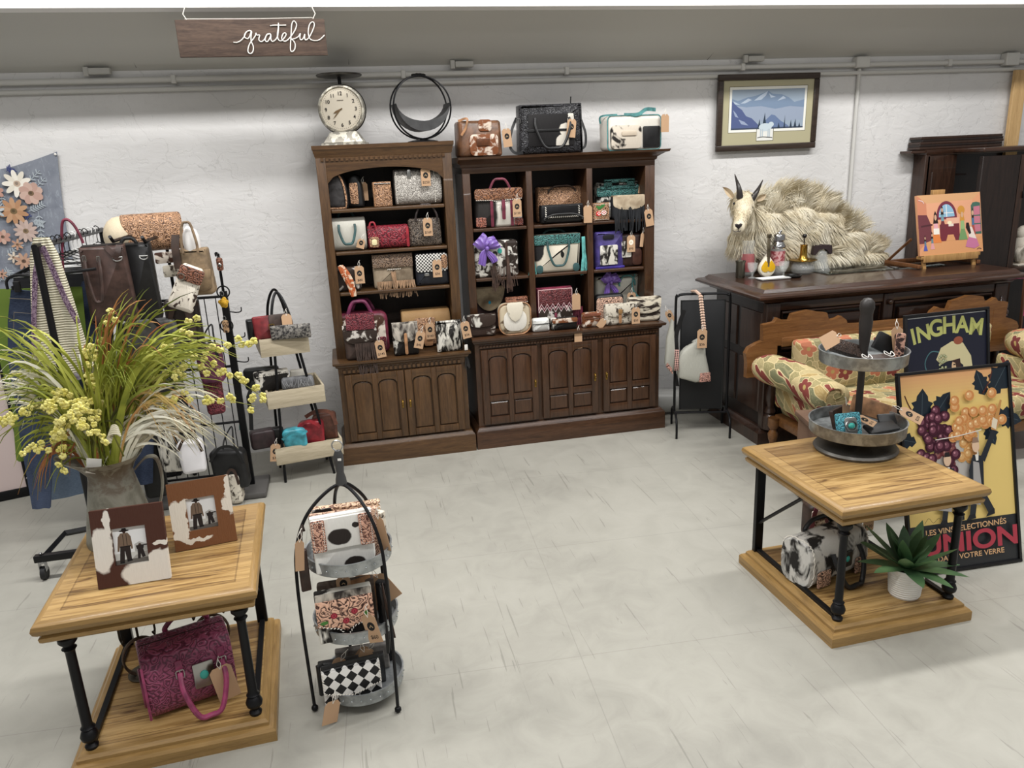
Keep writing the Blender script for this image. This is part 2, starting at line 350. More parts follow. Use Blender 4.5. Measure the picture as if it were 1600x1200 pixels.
def door(parent, x0, x1, z0, z1, y, mw, mx, rows, knob_side, label=None, knobz=.5):
    """framed door with arched raised panels; rows = [(z0,z1,arched)] as fractions of the height"""
    root = None; b = MB(); W_, H_ = x1-x0, z1-z0; st = .045; g = .035
    b.box(((x0+x1)/2, y+.012, (z0+z1)/2), (W_, .008, H_))                     # recessed ground
    cols = [(x0+st, (x0+x1)/2-g/2), ((x0+x1)/2+g/2, x1-st)]
    for a, c in ((x0, x0+st), (x1-st, x1), ((x0+x1)/2-g/2, (x0+x1)/2+g/2)): b.box(((a+c)/2, y, (z0+z1)/2), (c-a, .02, H_), .003)
    zs = []; prev = z0
    for (f0, f1, ar) in rows:
        a0, a1 = z0+H_*f0, z0+H_*f1
        for c0, c1_ in cols:
            b.box(((c0+c1_)/2, y, (prev+a0)/2), (c1_-c0, .018, a0-prev), .002)
            if ar: arch_rail(b, c0, c1_, a1-.03, .03, a1+.012, y-.009, y+.009)
        prev = a1 if not ar else a1+.011
    for c0, c1_ in cols: b.box(((c0+c1_)/2, y, (prev+z1)/2), (c1_-c0, .018, z1-prev), .002)
    d = b.build('door', mw, parent)
    for (f0, f1, ar) in rows:
        for c0, c1_ in cols:
            b = MB(); a0, a1 = z0+H_*f0+.006, z0+H_*f1-.006; o = arch_out(c0+.006, c1_-.006, a0, a1, .028 if ar else .0001)
            if not ar: o = [(c0+.006, a0), (c1_-.006, a0), (c1_-.006, a1), (c0+.006, a1)]
            b.slab(o, .02, (0, y+.006, 0), bev=.0095); b.build('raised_panel', mw, d, smooth=25)
    kx = x1-.022 if knob_side > 0 else x0+.022
    b = MB(); zk = z0+H_*knobz; b.sph((kx, y-.02, zk+.012), (.008, .008, .01), 8); b.tube([(kx, y-.01, zk+.02), (kx, y-.022, zk), (kx, y-.012, zk-.018)], .0035, 6); b.box((kx, y-.011, zk), (.014, .004, .055), .002); b.build('door_pull', M['brass'], d)
    return d
def dentil(parent, x0, x1, y, z, h, mat_, step=.03):
    b = MB(); x = x0
    while x < x1: b.box((x+.009, y, z), (.017, .012, h)); x += step
    return b.build('dentil_trim', mat_, parent, smooth=0)
BKY = 5.385
def bookcase1():
    X0, X1 = -.105, .735; yf = 4.955; hy = 5.05; zt = .70
    r = thing('bookcase', 'tall mid-brown bookcase with one arched open bay over two doors', 'bookcase', (0, 0, 0))
    b = MB(); b.box(((X0+X1)/2, (yf+BKY)/2, .40), (X1-X0, BKY-yf-.02, .56)); b.box(((X0+X1)/2, yf+.008, .655), (X1-X0, .014, .06)); b.build('cabinet', M['oak'], r)
    b = MB(); b.rings([[(X0-.03-o, y0+0, z) if k < 0 else (X0-.03-o, BKY, z) for k, y0 in ((-1, yf-.03-o), (1, 0))]+[(X1+.03+o, BKY, z), (X1+.03+o, yf-.03-o, z)] for o, z in ((0, .0), (0, .115), (-.006, .125), (-.016, .135), (-.02, .145))]); b.build('plinth', M['oak_x'], r)
    b = MB(); b.rings([[(X0-o, yf-o, z), (X0-o, BKY, z), (X1+o, BKY, z), (X1+o, yf-o, z)] for o, z in ((0, .66), (.012, .668), (.016, .68), (.03, .688), (.032, .70), (.02, .703))]); b.build('countertop', M['oak_x'], r)
    dentil(r, X0+.03, X1-.03, yf-.004, .638, .022, M['oak_x'])
    xm = (X0+X1)/2
    for a, c, k in ((X0+.035, xm-.003, 1), (xm+.003, X1-.035, -1)): door(r, a, c, .16, .615, yf-.012, M['oak'], None, [(.1, .9, True)], k)
    # hutch
    for x in (X0+.03, X1-.03): b = MB(); b.box((x, hy+.165, 1.36), (.06 if 1 else 0, .33, 1.314), .002); b.build('side_panel', M['oak'], r)
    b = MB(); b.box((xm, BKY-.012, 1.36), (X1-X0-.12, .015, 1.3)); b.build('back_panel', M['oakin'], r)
    b = MB(); b.box((xm, hy+.17, .708), (X1-X0-.12, .33, .012)); b.build('bottom_board', M['oak_x'], r)
    for z in (1.135, 1.395, 1.66): b = MB(); b.box((xm, hy+.172, z-.011), (X1-X0-.12, .325, .022), .006); b.build('shelf', M['oak_x'], r)
    b = MB(); arch_rail(b, X0+.06, X1-.06, 1.82, .085, 1.985, hy, hy+.025, 20); b.build('arched_rail', M['oak_x'], r)
    dentil(r, X0+.03, X1-.03, hy-.003, 1.962, .02, M['oak_x'])
    b = MB(); b.rings([[(X0-o, hy-o, z), (X0-o, BKY, z), (X1+o, BKY, z), (X1+o, hy-o, z)] for o, z in ((0, 1.972), (.004, 1.98), (.006, 1.995), (.010, 2.003), (.012, 2.018), (.016, 2.022), (.017, 2.045))]); b.build('cornice', M['oak_x'], r)
    return r
def bookcase2():
    X0, X1 = .80, 2.12; yf = 4.96; hy = 5.07; BK = BKY
    r = thing('bookcase', 'wide dark walnut bookcase with three open bays over three panelled doors', 'bookcase', (0, 0, 0))
    b = MB(); b.box(((X0+X1)/2, (yf+BK)/2, .44), (X1-X0, BK-yf-.02, .64)); b.build('cabinet', M['wal'], r)
    b = MB(); b.rings([[(X0-.025-o, yf-.03-o, z), (X0-.025-o, BK, z), (X1+.035+o, BK, z), (X1+.035+o, yf-.03-o, z)] for o, z in ((0, .0), (0, .12), (-.006, .13), (-.016, .14), (-.022, .15))]); b.build('plinth', M['wal_x'], r)
    b = MB(); b.rings([[(X0-min(o, .02), yf-o, z), (X0-min(o, .02), BK, z), (X1+o, BK, z), (X1+o, yf-o, z)] for o, z in ((0, .735), (.01, .742), (.014, .752), (.032, .76), (.036, .775), (.025, .78))]); b.build('countertop', M['wal_x'], r)
    dentil(r, X0+.03, X1-.02, yf-.004, .715, .012, M['wal_x'], .022)
    for a, c, k in ((.835, 1.225, 1), (1.255, 1.655, 1), (1.695, 2.085, -1)): door(r, a, c, .17, .695, yf-.012, M['wal'], None, [(.1, .31, False), (.39, .92, True)], k, knobz=.5)
    for x, ww in ((X0+.025, .05), (X1-.035, .07)): b = MB(); b.box((x, hy+.155, 1.309), (ww, .31, 1.058), .002); b.build('side_panel', M['wal'], r)
    for x in (1.24, 1.655): b = MB(); b.box((x, hy+.155, 1.309), (.042, .31, 1.058), .003); b.build('divider_post', M['wal'], r)
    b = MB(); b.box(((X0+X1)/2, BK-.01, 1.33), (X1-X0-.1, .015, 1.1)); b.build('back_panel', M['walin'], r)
    for z in (1.158, 1.487):
        for a, c in ((.85, 1.219), (1.261, 1.634), (1.676, 2.05)): b = MB(); b.box(((a+c)/2, hy+.157, z-.011), (c-a, .30, .022), .006); b.build('shelf', M['wal_x'], r)
    b = MB(); b.box(((X0+X1)/2, hy+.012, 1.862), (X1-X0, .024, .05), .002); b.build('top_rail', M['wal_x'], r)
    b = MB(); b.rings([[(X0-min(o, .03), hy-o, z), (X0-min(o, .03), BK, z), (X1+o, BK, z), (X1+o, hy-o, z)] for o, z in ((0, 1.872), (.01, 1.88), (.012, 1.893), (.03, 1.905), (.05, 1.917), (.075, 1.925), (.08, 1.94))]); b.build('cornice', M['wal_x'], r)
    return r
bookcase1(); bookcase2()
# ================================================================ sign
q0 = ony(272, 35, 4.72); q1 = ony(508, 30, 4.72); sx = (q0.x+q1.x)/2; sw = q1.x-q0.x-.01
sg = thing('hanging_sign', 'weathered brown plank sign with white cursive lettering hanging below the white beam', 'sign', (sx, 4.72, 2.515), group=None)
M['plank'] = wood('weathered_sign_board', (96, 78, 66), (46, 35, 30), (72, 58, 50), 'x', 1.4, .8)
b = MB(); b.box((0, 0, .09), (sw, .022, .185), .003); b.build('board', M['plank'], sg)
b = MB()
for s_ in (-1, 1): b.tube([(s_*(sw/2-.06), -.002, .183), (s_*(sw/2-.045), -.004, .21), (s_*(sw/2-.062), -.002, .25)], .0028, 6)
b.tube([(-sw/2+.05, 0, .187), (0, -.004, .185), (sw/2-.06, 0, .19)], .002, 5)
b.build('string', plain((225, 220, 210), .8), sg)
# lettering traced in board units: photo crop 1600x723, board right edge ~1540, height 95..690
def lp(p): return [((x-820)/1600*.515+.0+.105+.0, -.0155, .184-(y-95)/595*.185) for x, y in p]
SX = sw/2
def L2(p): return [((x-1545)/1155*.39+SX, -.0145, .183-(y-90)/600*.183) for x, y in p]
strokes = [[(95, 468), (150, 470), (210, 440), (265, 385), (300, 320), (340, 285), (385, 290), (350, 380), (315, 412), (275, 385), (285, 335), (330, 290), (392, 290), (378, 360), (368, 450), (390, 540), (375, 620), (335, 658), (300, 630), (310, 560), (350, 480), (410, 410), (450, 350), (455, 320), (470, 355), (510, 355), (490, 410), (495, 450), (530, 462), (580, 420), (620, 350), (665, 335), (680, 360), (640, 440), (605, 465), (585, 430), (620, 355), (680, 345), (675, 430), (700, 462), (750, 430), (790, 360), (815, 240), (822, 160), (810, 240), (785, 350), (790, 430), (830, 455), (890, 400), (920, 350), (905, 322), (870, 345), (845, 410), (865, 455), (915, 455), (985, 390), (1060, 290), (1100, 200), (1085, 145), (1055, 135), (1025, 190), (1005, 300), (985, 430), (965, 560), (965, 620), (990, 635), (1030, 590), (1045, 510), (1020, 450), (990, 430), (1050, 420), (1110, 385), (1145, 335), (1130, 400), (1140, 440), (1180, 420), (1215, 345), (1205, 400), (1215, 445), (1260, 420), (1310, 350), (1370, 230), (1378, 165), (1345, 150), (1300, 200), (1270, 320), (1285, 420), (1340, 455), (1420, 450), (1480, 410), (1525, 365)], [(690, 203), (760, 198), (860, 200), (940, 198)]]
b = MB()
for s_ in strokes: b.tube(crom(L2(s_), 4), .0052, 6, flat=.6)
b.build('lettering', plain((235, 232, 226), .6, name='white_lettering'), sg)
# ================================================================ framed picture on the wall
def pic_frame():
    a = ony(1117, 236, WY-.03); c = ony(1272, 222, WY-.03); t = ony(1120, 113, WY-.03); W_ = c.x-a.x; H_ = t.z-a.z-.01
    r = thing('framed_picture', 'dark wood framed mountain picture with wide sage mat on the white wall', 'picture', ((a.x+c.x)/2, WY-.035, a.z-.008), rx=.02)
    b = MB(); f = .042
    for q in (((0, -.004, f/2), (W_, .03, f)), ((0, -.004, H_-f/2), (W_, .03, f)), ((-W_/2+f/2, -.004, H_/2), (f, .03, H_-2*f)), ((W_/2-f/2, -.004, H_/2), (f, .03, H_-2*f))): b.box(*q, .006)
    b.build('frame', wood('dark_frame', (62, 50, 42), (36, 28, 24), None, 'x', 1, .35), r)
    A = Art(); w2, h2 = W_/2-f+.002, H_-f; A.rect(-w2, f, w2, h2, (176, 170, 138))
    x0, x1, z0, z1 = -w2*.80, w2*.80, f+(h2-f)*.24, f+(h2-f)*.86
    A.rect(x0-.022, z0-.022, x1+.022, z1+.022, (120, 116, 92)); A.rect(x0-.018, z0-.018, x1+.018, z1+.018, (236, 236, 228)); A.rect(-.085, z0-.085, .055, z0, (120, 116, 92)); A.rect(-.08, z0-.08, .05, z0, (228, 228, 222))
    A.rect(x0, z0, x1, z1, (152, 168, 184)); X = lambda u: x0+(x1-x0)*u; Z = lambda v: z0+(z1-z0)*v
    A.poly([(X(u), Z(v)) for u, v in ((0, .3), (0, .78), (.08, .72), (.2, .80), (.32, .84), (.42, .9), (.49, .96), (.55, .88), (.68, .86), (.78, .78), (.86, .66), (1, .72), (1, .3))], (122, 142, 168))
    for p in (((.3, .72), (.38, .84), (.49, .96), (.46, .84), (.4, .74)), ((.5, .9), (.54, .84), (.6, .8), (.53, .78)), ((.12, .66), (.22, .78), (.27, .74), (.18, .66)), ((.62, .7), (.7, .82), (.74, .76)), ((.02, .72), (.12, .62), (.04, .64))): A.poly([(X(u), Z(v)) for u, v in p], (176, 190, 206))
    A.poly([(X(u), Z(v)) for u, v in ((0, .2), (0, .62), (.2, .56), (.4, .58), (.6, .5), (.8, .56), (1, .52), (1, .2))], (150, 163, 184))
    A.poly([(X(u), Z(v)) for u, v in ((.4, 0), (.46, .2), (.55, .36), (.6, .34), (.68, .2), (.8, .06), (.8, 0))], (104, 122, 158))
    A.poly([(X(u), Z(v)) for u, v in ((0, 0), (0, .72), (.08, .58), (.14, .5), (.2, .34), (.28, .28), (.36, .14), (.42, 0))], (84, 96, 140))
    for p in (((.02, .5), (.06, .42), (.1, .3), (.05, .34)), ((.1, .26), (.18, .2), (.24, .1), (.14, .14))): A.poly([(X(u), Z(v)) for u, v in p], (150, 162, 190))
    A.rect(X(0), Z(0), X(1), Z(.04), (66, 76, 96))
    for u, h, k in ((.46, .42, .035), (.39, .26, .025), (.66, .16, .02), (.74, .34, .012), (.83, .22, .018), (.89, .24, .022), (.95, .14, .02)): A.poly([(X(u-k), Z(0)), (X(u+k), Z(0)), (X(u+k*.3), Z(h*.6)), (X(u), Z(h))], (48, 62, 76))
    A.ell(-.015, z0+.012, .052, .028, (196, 210, 218)); A.ell(.03, z0+.03, .022, .018, (196, 210, 218))
    for x in (-.05, -.035, .01, .022): A.rect(x-.004, z0-.055, x+.004, z0, (182, 196, 204))
    A.line([(-.075, z0-.06), (-.03, z0-.055), (.045, z0-.062)], .005, (90, 92, 90))
    A.build('print', r, (0, -.006, 0), rough=.25)
pic_frame()
# ================================================================ tables
def planks(name, c1, c2, c3):
    n = NT(name, .38, coat=.15); v = n.co(); sp = n.n('ShaderNodeSeparateXYZ'); n.l(v, sp.inputs[0])
    row = n.math('FLOOR', n.math('DIVIDE', sp.outputs[1], .093)); wn = n.n('ShaderNodeTexWhiteNoise', noise_dimensions='1D'); n.l(row, wn.inputs['W'])
    mv = n.n('ShaderNodeCombineXYZ'); n.l(n.math('MULTIPLY_ADD', wn.outputs[0], 30., n.math('MULTIPLY', sp.outputs[0], 1.1)), mv.inputs[0]); n.l(n.math('MULTIPLY', sp.outputs[1], 13.), mv.inputs[1]); n.l(n.math('MULTIPLY', sp.outputs[2], 13.), mv.inputs[2])
    f = n.noise(mv.outputs[0], 2.3, 5, 1.6, .55)
    kn = n.n('ShaderNodeTexVoronoi', Scale=1.); km = n.n('ShaderNodeVectorMath', operation='MULTIPLY'); n.l(mv.outputs[0], km.inputs[0]); km.inputs[1].default_value = (3.2, .8, .8); n.l(km.outputs[0], kn.inputs[0])
    knot = n.ramp(kn.outputs[0], [(.05, (255, 255, 255)), (.14, (0, 0, 0))])
    base = n.ramp(f, [(.34, c2), (.47, c1), (.62, c3)]); sh = n.math('MULTIPLY', wn.outputs[0], .75); c = n.mix(sh, base, c2)
    c = n.mix(n.math('MULTIPLY', knot, .75), c, (78, 46, 24)); fr = n.math('FRACT', n.math('DIVIDE', sp.outputs[1], .093)); gap = n.ramp(n.math('ABSOLUTE', n.math('SUBTRACT', fr, .5)), [(.475, (0, 0, 0)), (.49, (255, 255, 255))])
    bx = n.math('ABSOLUTE', sp.outputs[0]); by = n.math('ABSOLUTE', sp.outputs[1]); bd = n.math('MAXIMUM', n.math('SUBTRACT', bx, .262), n.math('SUBTRACT', by, .292)); ins = n.ramp(bd, [(0, (255, 255, 255)), (.0006, (0, 0, 0))], 'CONSTANT')
    line = n.ramp(n.math('ABSOLUTE', bd), [(0, (255, 255, 255)), (.0022, (0, 0, 0))]); gp = n.math('MAXIMUM', n.math('MULTIPLY', gap, ins), line)
    n.col(n.mix(n.math('MULTIPLY', gp, .5), n.mix(n.math('MULTIPLY', n.math('SUBTRACT', 1., ins), .35), c, c3), (70, 44, 22))); n.bump(n.math('SUBTRACT', f, gp), .12, .003); return n.m
M['planks'] = planks('acacia_planks', (152, 120, 72), (98, 70, 40), (182, 150, 98))
M['edge'] = wood('acacia_edge', (160, 128, 78), (112, 84, 46), (142, 112, 66), 'x', .9, .4, .1); M['edge_y'] = wood('acacia_edge_side', (160, 128, 78), (112, 84, 46), (142, 112, 66), 'y', .9, .4, .1)
def table(cx, cy, rz, label):
    W_, D_ = .615, .675
    r = thing('display_table', label, 'table', (cx, cy, 0), rz)
    def board(nm, prof, z1, mp):
        b = MB(); b.rloft(W_, D_, prof); o = b.build(nm, [M['edge'], M['edge_y'], M['planks']], r, smooth=30)
        for p in o.data.polygons: p.material_index = 2 if p.normal.z > .9 and p.area > .05 else (1 if abs(p.normal.x) > abs(p.normal.y) else 0)
        return o
    board('tabletop', [(-.04, .522), (.006, .524), (.012, .53), (.014, .543), (.006, .548), (.004, .551), (.014, .555), (.023, .564), (.027, .577), (.023, .59), (.012, .598), (.0, .6)], .6, 0)
    b = MB()
    for (a, c) in (((-1, 0), 1), ((1, 0), 1), ((0, -1), 0), ((0, 1), 0)): pass
    board('bottom_shelf', [(.02, 0), (.02, .04), (.012, .05), (-.002, .054), (-.002, .066), (-.012, .076), (-.03, .08)], .08, 0)
    for sx_ in (-1, 1):
        b = MB(); x, y = sx_*(W_/2-.045), -(D_/2-.045)
        b.lathe([(.0, .08), (.020, .08), (.022, .09), (.014, .1), (.015, .106), (.026, .116), (.029, .13), (.023, .146), (.017, .153), (.023, .16), (.017, .167), (.0165, .175), (.015, .45), (.018, .458), (.023, .464), (.015, .47), (.018, .476), (.029, .49), (.029, .504), (.018, .516), (.022, .523), (.0, .524)], (x, y, 0), 16); b.build('turned_leg', M['iron'], r)
        b = MB(); y2 = D_/2-.03; b.box((x, y2, .305), (.042, .024, .45), .002); b.build('square_leg', M['iron'], r)
        b = MB(); b.box((x, 0, .514), (.02, D_-.13, .016)); b.build('side_rail', M['iron'], r); b = MB(); b.box((x, .01, .088), (.02, D_-.11, .014)); b.build('bottom_rail', M['iron'], r)
        b = MB(); b.tube([(x, -.04, .51), (x, y2-.01, .23)], .008, 6); b.build('brace', M['iron'], r)
    b = MB(); b.box((0, D_/2-.03, .514), (W_-.1, .018, .016)); b.build('back_rail', M['iron'], r)
    return r
RT_ = table(2.045, 2.672, .02, 'plank-topped black metal display table under the tiered galvanised tray')
LT_ = table(-.735, 2.715, .045, 'plank-topped black metal display table under the flower pitcher and photo frames')
# ================================================================ bag kit
M['tag'] = plain((184, 150, 118), .8, name='kraft_card'); M['white'] = plain((228, 226, 220), .6); M['black'] = leather((26, 25, 27), .42); M['dbrown'] = leather((58, 40, 31), .5)
M['silver'] = plain((170, 170, 168), .3, 1, 'silver_metal'); M['turq'] = leather((66, 130, 130), .5); M['teal'] = leather((44, 80, 82), .5)
M['maroon'] = leather((112, 38, 58), .45); M['magenta'] = leather((116, 42, 78), .42); M['tan'] = leather((168, 118, 76), .5); M['lace'] = plain((225, 220, 210), .6, name='lacing'); M['stone'] = plain((58, 158, 146), .25, name='turquoise_stone')
M['violet'] = NT('satin', .3, spec=.6).col((120, 92, 168)).m; M['purple'] = leather((66, 54, 122), .5)
M['tool_tan'] = tooled((180, 134, 98), (86, 54, 36), 50); M['tool_pink'] = tooled((208, 164, 138), (56, 34, 30), 48); M['tool_silver'] = tooled((184, 178, 170), (116, 110, 104), 56, .32)
M['tool_maroon'] = tooled((128, 50, 60), (58, 20, 30), 44); M['tool_magenta'] = tooled((142, 62, 94), (92, 34, 60), 40, .34); M['tool_teal'] = tooled((62, 122, 118), (20, 44, 44), 40)
M['tool_black'] = tooled((48, 48, 52), (14, 14, 16), 44, .34); M['tool_dark'] = tooled((104, 92, 82), (34, 28, 26), 46, .32); M['tool_rust'] = tooled((134, 84, 62), (64, 36, 26), 40)
H = {'bw': hide((226, 222, 212), (24, 22, 22), 7, .52, .02, 1), 'bwfine': hide((222, 218, 208), (30, 27, 26), 26, .5, .05, 2, (1, 1, .6)), 'brind': hide((218, 214, 204), (22, 20, 20), 20, .5, .06, 3, (1.6, 1, .55)),
     'brown': hide((226, 214, 200), (70, 42, 30), 10, .5, .03, 4), 'white': hide((224, 220, 210), (28, 25, 24), 5, .66, .02, 5), 'pepper': hide((216, 208, 192), (58, 46, 38), 38, .58, .06, 6),
     'grey': hide((196, 188, 176), (48, 42, 40), 24, .52, .12, 7, (1, 1, .5)), 'rust': hide((222, 206, 190), (122, 70, 38), 22, .46, .06, 8), 'dark': hide((210, 204, 196), (44, 33, 28), 13, .42, .03, 9), 'choc': hide((216, 206, 196), (50, 34, 28), 9, .38, .03, 10), 'sand': hide((212, 196, 170), (112, 88, 62), 8, .58, .15, 11)}
def checker(c1, c2, s, rot=0.):
    n = NT('checkered_leather', .5); k = n.n('ShaderNodeTexChecker', Scale=1.); v = n.co((s, 0, s), (.01, .5, .01), (0, rot, 0)); n.l(v, k.inputs[0]); k.inputs[1].default_value = lin(c1); k.inputs[2].default_value = lin(c2); n.l(k.outputs[0], n.b.inputs['Base Color']); return n.m
class Bag:
    def __init__(s, name, label, px, Y, mat_, z=None, d=.1, shape='rr', r=.03, wt=1., rz=0., rx=0., cat='handbag', group=None, body='body', bev=.02, bulge=0., wob=.003, rb=None, out=None, axis='y', p=2.4):
        xl, xr, yt, yb = px; mx = (xl+xr)/2; my = (yt+yb)/2; a, c = ony(xl, my, Y), ony(xr, my, Y); t = ony(mx, yt, Y); bo = ony(mx, yb, Y)
        s.w = c.x-a.x; z0 = bo.z if z is None else z; s.h = t.z-z0; s.d = d; s.z0 = z0
        s.r = thing(name, label, cat, (bo.x, Y+d/2, z0), rz, group, rx); s.bw = s.w
        if axis == 'x':      # duffel lying along x: section in y,z
            b = MB(); sec = [(d/2*math.copysign(abs(math.cos(t_))**(2/3.2), math.cos(t_)), s.h/2+s.h/2*math.copysign(abs(math.sin(t_))**(2/3.2), math.sin(t_))) for t_ in (2*PI*i/24 for i in range(24))]
            b.rings([[(x*s.w, y*k, s.h/2*(1-k)+z*k) if False else (x*s.w, y*k, s.h/2+(z-s.h/2)*k+0) for y, z in sec] for x, k in ((-.5, .7), (-.5, .93), (-.485, .98), (-.46, 1), (0, 1.0), (.46, 1), (.485, .98), (.5, .93), (.5, .7))])
            s.body = b.build(body, mat_, s.r)
        else:
            o = out or {'rr': lambda: rr(s.w, s.h, r, wt, rb=rb), 'dome': lambda: dome(s.w, s.h, p)}[shape]()
            b = MB(); b.slab(o, d, bev=bev, bulge=bulge, wob=wob); s.body = b.build(body, mat_, s.r, smooth=60)
        s.o = [] if axis == 'x' else o
        s.f = -d/2-bulge-wob*.5
    def pt(s, u, v, y=None): return Vector((u*s.w/2, s.f if y is None else y, v*s.h))
    def panel(s, u0, u1, v0, v1, m, name='panel', r=.008, t=.006, out=None, parent=None, lift=0.):
        W_, H_ = (u1-u0)*s.w/2, (v1-v0)*s.h; b = MB(); o = out or rr(W_, H_, r); b.slab(o, t, bev=.002); return b.build(name, m, parent or s.r, ((u0+u1)*s.w/4, s.f-t/2-lift, v0*s.h))
    def flap(s, m, v0=.4, shape='round', u=1., t=.008, name='flap', lift=.002, top=1.0, rz=0):
        W_ = s.w*u; h_ = (top-v0)*s.h; o = [(-W_/2, h_), (W_/2, h_)][::-1] if 0 else None
        if shape == 'round': o = [(W_/2, h_*.96), (-W_/2, h_*.96)]+[(-W_/2*math.cos(PI*i/16)*(1 if 1 else 0), h_*.55*(1-math.sin(PI*i/16)**.7)) for i in range(17)]
        elif shape == 'point': o = [(W_/2, h_*.97), (-W_/2, h_*.97), (-W_/2, h_*.42), (-W_*.2, h_*.12), (0, 0), (W_*.2, h_*.12), (W_/2, h_*.42)]
        else: o = rr(W_, h_*.97, .006)
        b = MB(); b.slab(o, t, bev=.003); f = b.build(name, m, s.r, (0, s.f-t/2-lift, v0*s.h), smooth=50)
        b = MB(); b.slab([(-W_/2, -.004), (W_/2, -.004), (W_/2, .004), (-W_/2, .004)], s.d/2-s.f-.0+t*0-.004 if 0 else s.d*.6, bev=.002); g = b.build('flap_top', m, f, (0, s.d*.3+.002, h_*.985)); return f
    def handle(s, u0, u1, v, h, m, r=.008, y=None, drop=False, name='handle', out=.03, n=12):
        y = s.f-.006 if y is None else y; a, c = s.pt(u0, v, y), s.pt(u1, v, y); k = -1 if drop else 1; yy = -out if drop else 0
        P = [a, a+Vector((0, yy*.6, k*h*.35)), a.lerp(c, .22)+Vector((0, yy, k*h*.92)), a.lerp(c, .5)+Vector((0, yy, k*h)), a.lerp(c, .78)+Vector((0, yy, k*h*.92)), c+Vector((0, yy*.6, k*h*.35)), c]
        P = [Vector((q.x, q.y-max(0, r*1.3-q.z)*.8, max(q.z, r*1.3))) if drop and s.z0 is not None and s.w > .3 else q for q in P]
        b = MB(); b.tube(crom(P, 5), r, 8); o = b.build(name, m, s.r)
        b = MB()
        for q in (a, c): b.box(q, (r*3.2, r*1.2, r*4), r*.4)
        return o
    def tag(s, u, v, txt='', rz=0., w_=.06, h_=.115, y=None, stone=(24, 22, 22), tilt=0., back=False, label=None):
        y = s.f-.022 if y is None else y; p = s.pt(u, v, y); W_, H_ = w_, h_; b = MB(); b.slab([(-W_/2, -H_), (W_/2, -H_), (W_/2, -.014), (W_/2-.012, 0), (-W_/2+.012, 0), (-W_/2, -.014)], .0012, bev=.0004)
        t = b.build('price_tag', M['tag'], s.r, p, (tilt, rz, 0), smooth=0)
        if label: t['label'] = label
        b = MB(); b.tube([(0, -.001, -.01), (-.006, -.003, .012), (.004, .004, .03), (.01, .012, .034)], .0012, 5); b.tube([(0, -.001, -.01), (.008, -.002, .01), (.004, .004, .03)], .0012, 5); b.build('string', M['lace'], t)
        if not back:
            A = Art(); A.ell(0, -H_*.42, W_*.27, W_*.31, stone); A.line([(-W_*.12, -H_*.47), (0, -H_*.38), (W_*.12, -H_*.47)], W_*.06, (190, 160, 120), False)
            if txt: A.text(txt, 0, -H_*.86, W_*.36, (30, 26, 24), bold=.01)
            A.build('tag_print', t, (0, -.0008, 0), rough=.8)
        return t
    def fringe(s, u0, u1, v, L, m, n=16, name='fringe', spread=.02, seed=1, w_=.0022, y=None):
        rnd = random.Random(seed); b = MB(); y = s.f-.008 if y is None else y
        for i in range(n):
            u = u0+(u1-u0)*i/max(1, n-1); a = s.pt(u, v, y-rnd.random()*.006); l_ = L*rnd.uniform(.8, 1.05); dx = rnd.uniform(-1, 1)*spread
            b.strip(crom([a, a+Vector((dx*.2, -.004, -l_*.35)), a+Vector((dx*.7, -.006+rnd.uniform(-.004, .004), -l_*.7)), a+Vector((dx, -.004, -l_))], 3), w_, (1, rnd.uniform(-.5, .5), 0), .0009)
        return b.build(name, m, s.r)
    def stitch(s, pts, m=None, step=.011, r=.0032, name='lacing', y=None, off=.003):
        """whip-stitch lacing along u,v points on the front"""
        P = [s.pt(u, v, (s.f if y is None else y)-off) for u, v in pts]; b = MB()
        for a, c in zip(P, P[1:]):
            L = (c-a).length; k = max(1, int(L/step)); d = (c-a).normalized(); nn = Vector((-d.z, 0, d.x))
            for i in range(k):
                q = a.lerp(c, (i+.5)/k); b.tube([q-d*step*.3-nn*r*.7, q+d*step*.3+nn*r*.7], [r*.55, r*.8], 5)
        return b.build(name, m or M['lace'], s.r)
    def piping(s, m, r=.004, name='piping'):
        for y in (-s.d/2+.004,): b = MB(); b.tube([(x, y-.001, z) for x, z in s.o], r, 6, closed=True); b.build(name, m, s.r)
    def strap(s, pts, m, w_=.008, t=.0016, name='strap', side=None):
        P = [Vector((u*s.w/2, y, v*s.h)) for u, v, y in pts]; b = MB(); b.strip(crom(P, 6), w_, side, t); return b.build(name, m, s.r)
    def buckle(s, u, v, w_=.022, h_=.028, m=None, name='buckle'):
        b = MB(); p = s.pt(u, v, s.f-.012); b.tube([p+Vector((x*w_/2, 0, z*h_/2)) for x, z in ((-1, -.8), (-.8, -1), (.8, -1), (1, -.8), (1, .8), (.8, 1), (-.8, 1), (-1, .8))], .0022, 6, closed=True); b.tube([p+Vector((0, 0, h_/2)), p+Vector((0, -.002, -h_/2))], .0016, 5); return b.build(name, m or M['silver'], s.r)
    def cab(s, u, v, r=.02, m=None, sq=False):
        if sq: s.panel(u-r*2/s.w*1.0, u+r*2/s.w*1.0, v-r/s.h, v+r/s.h, M['silver'], 'concho', .004, .004, lift=.004)
        b = MB(); b.sph(s.pt(u, v, s.f-.010), (r*.45 if sq else r, .005, r*.5 if sq else r*1.2), 12); return b.build('stone', m or M['stone'], s.r)
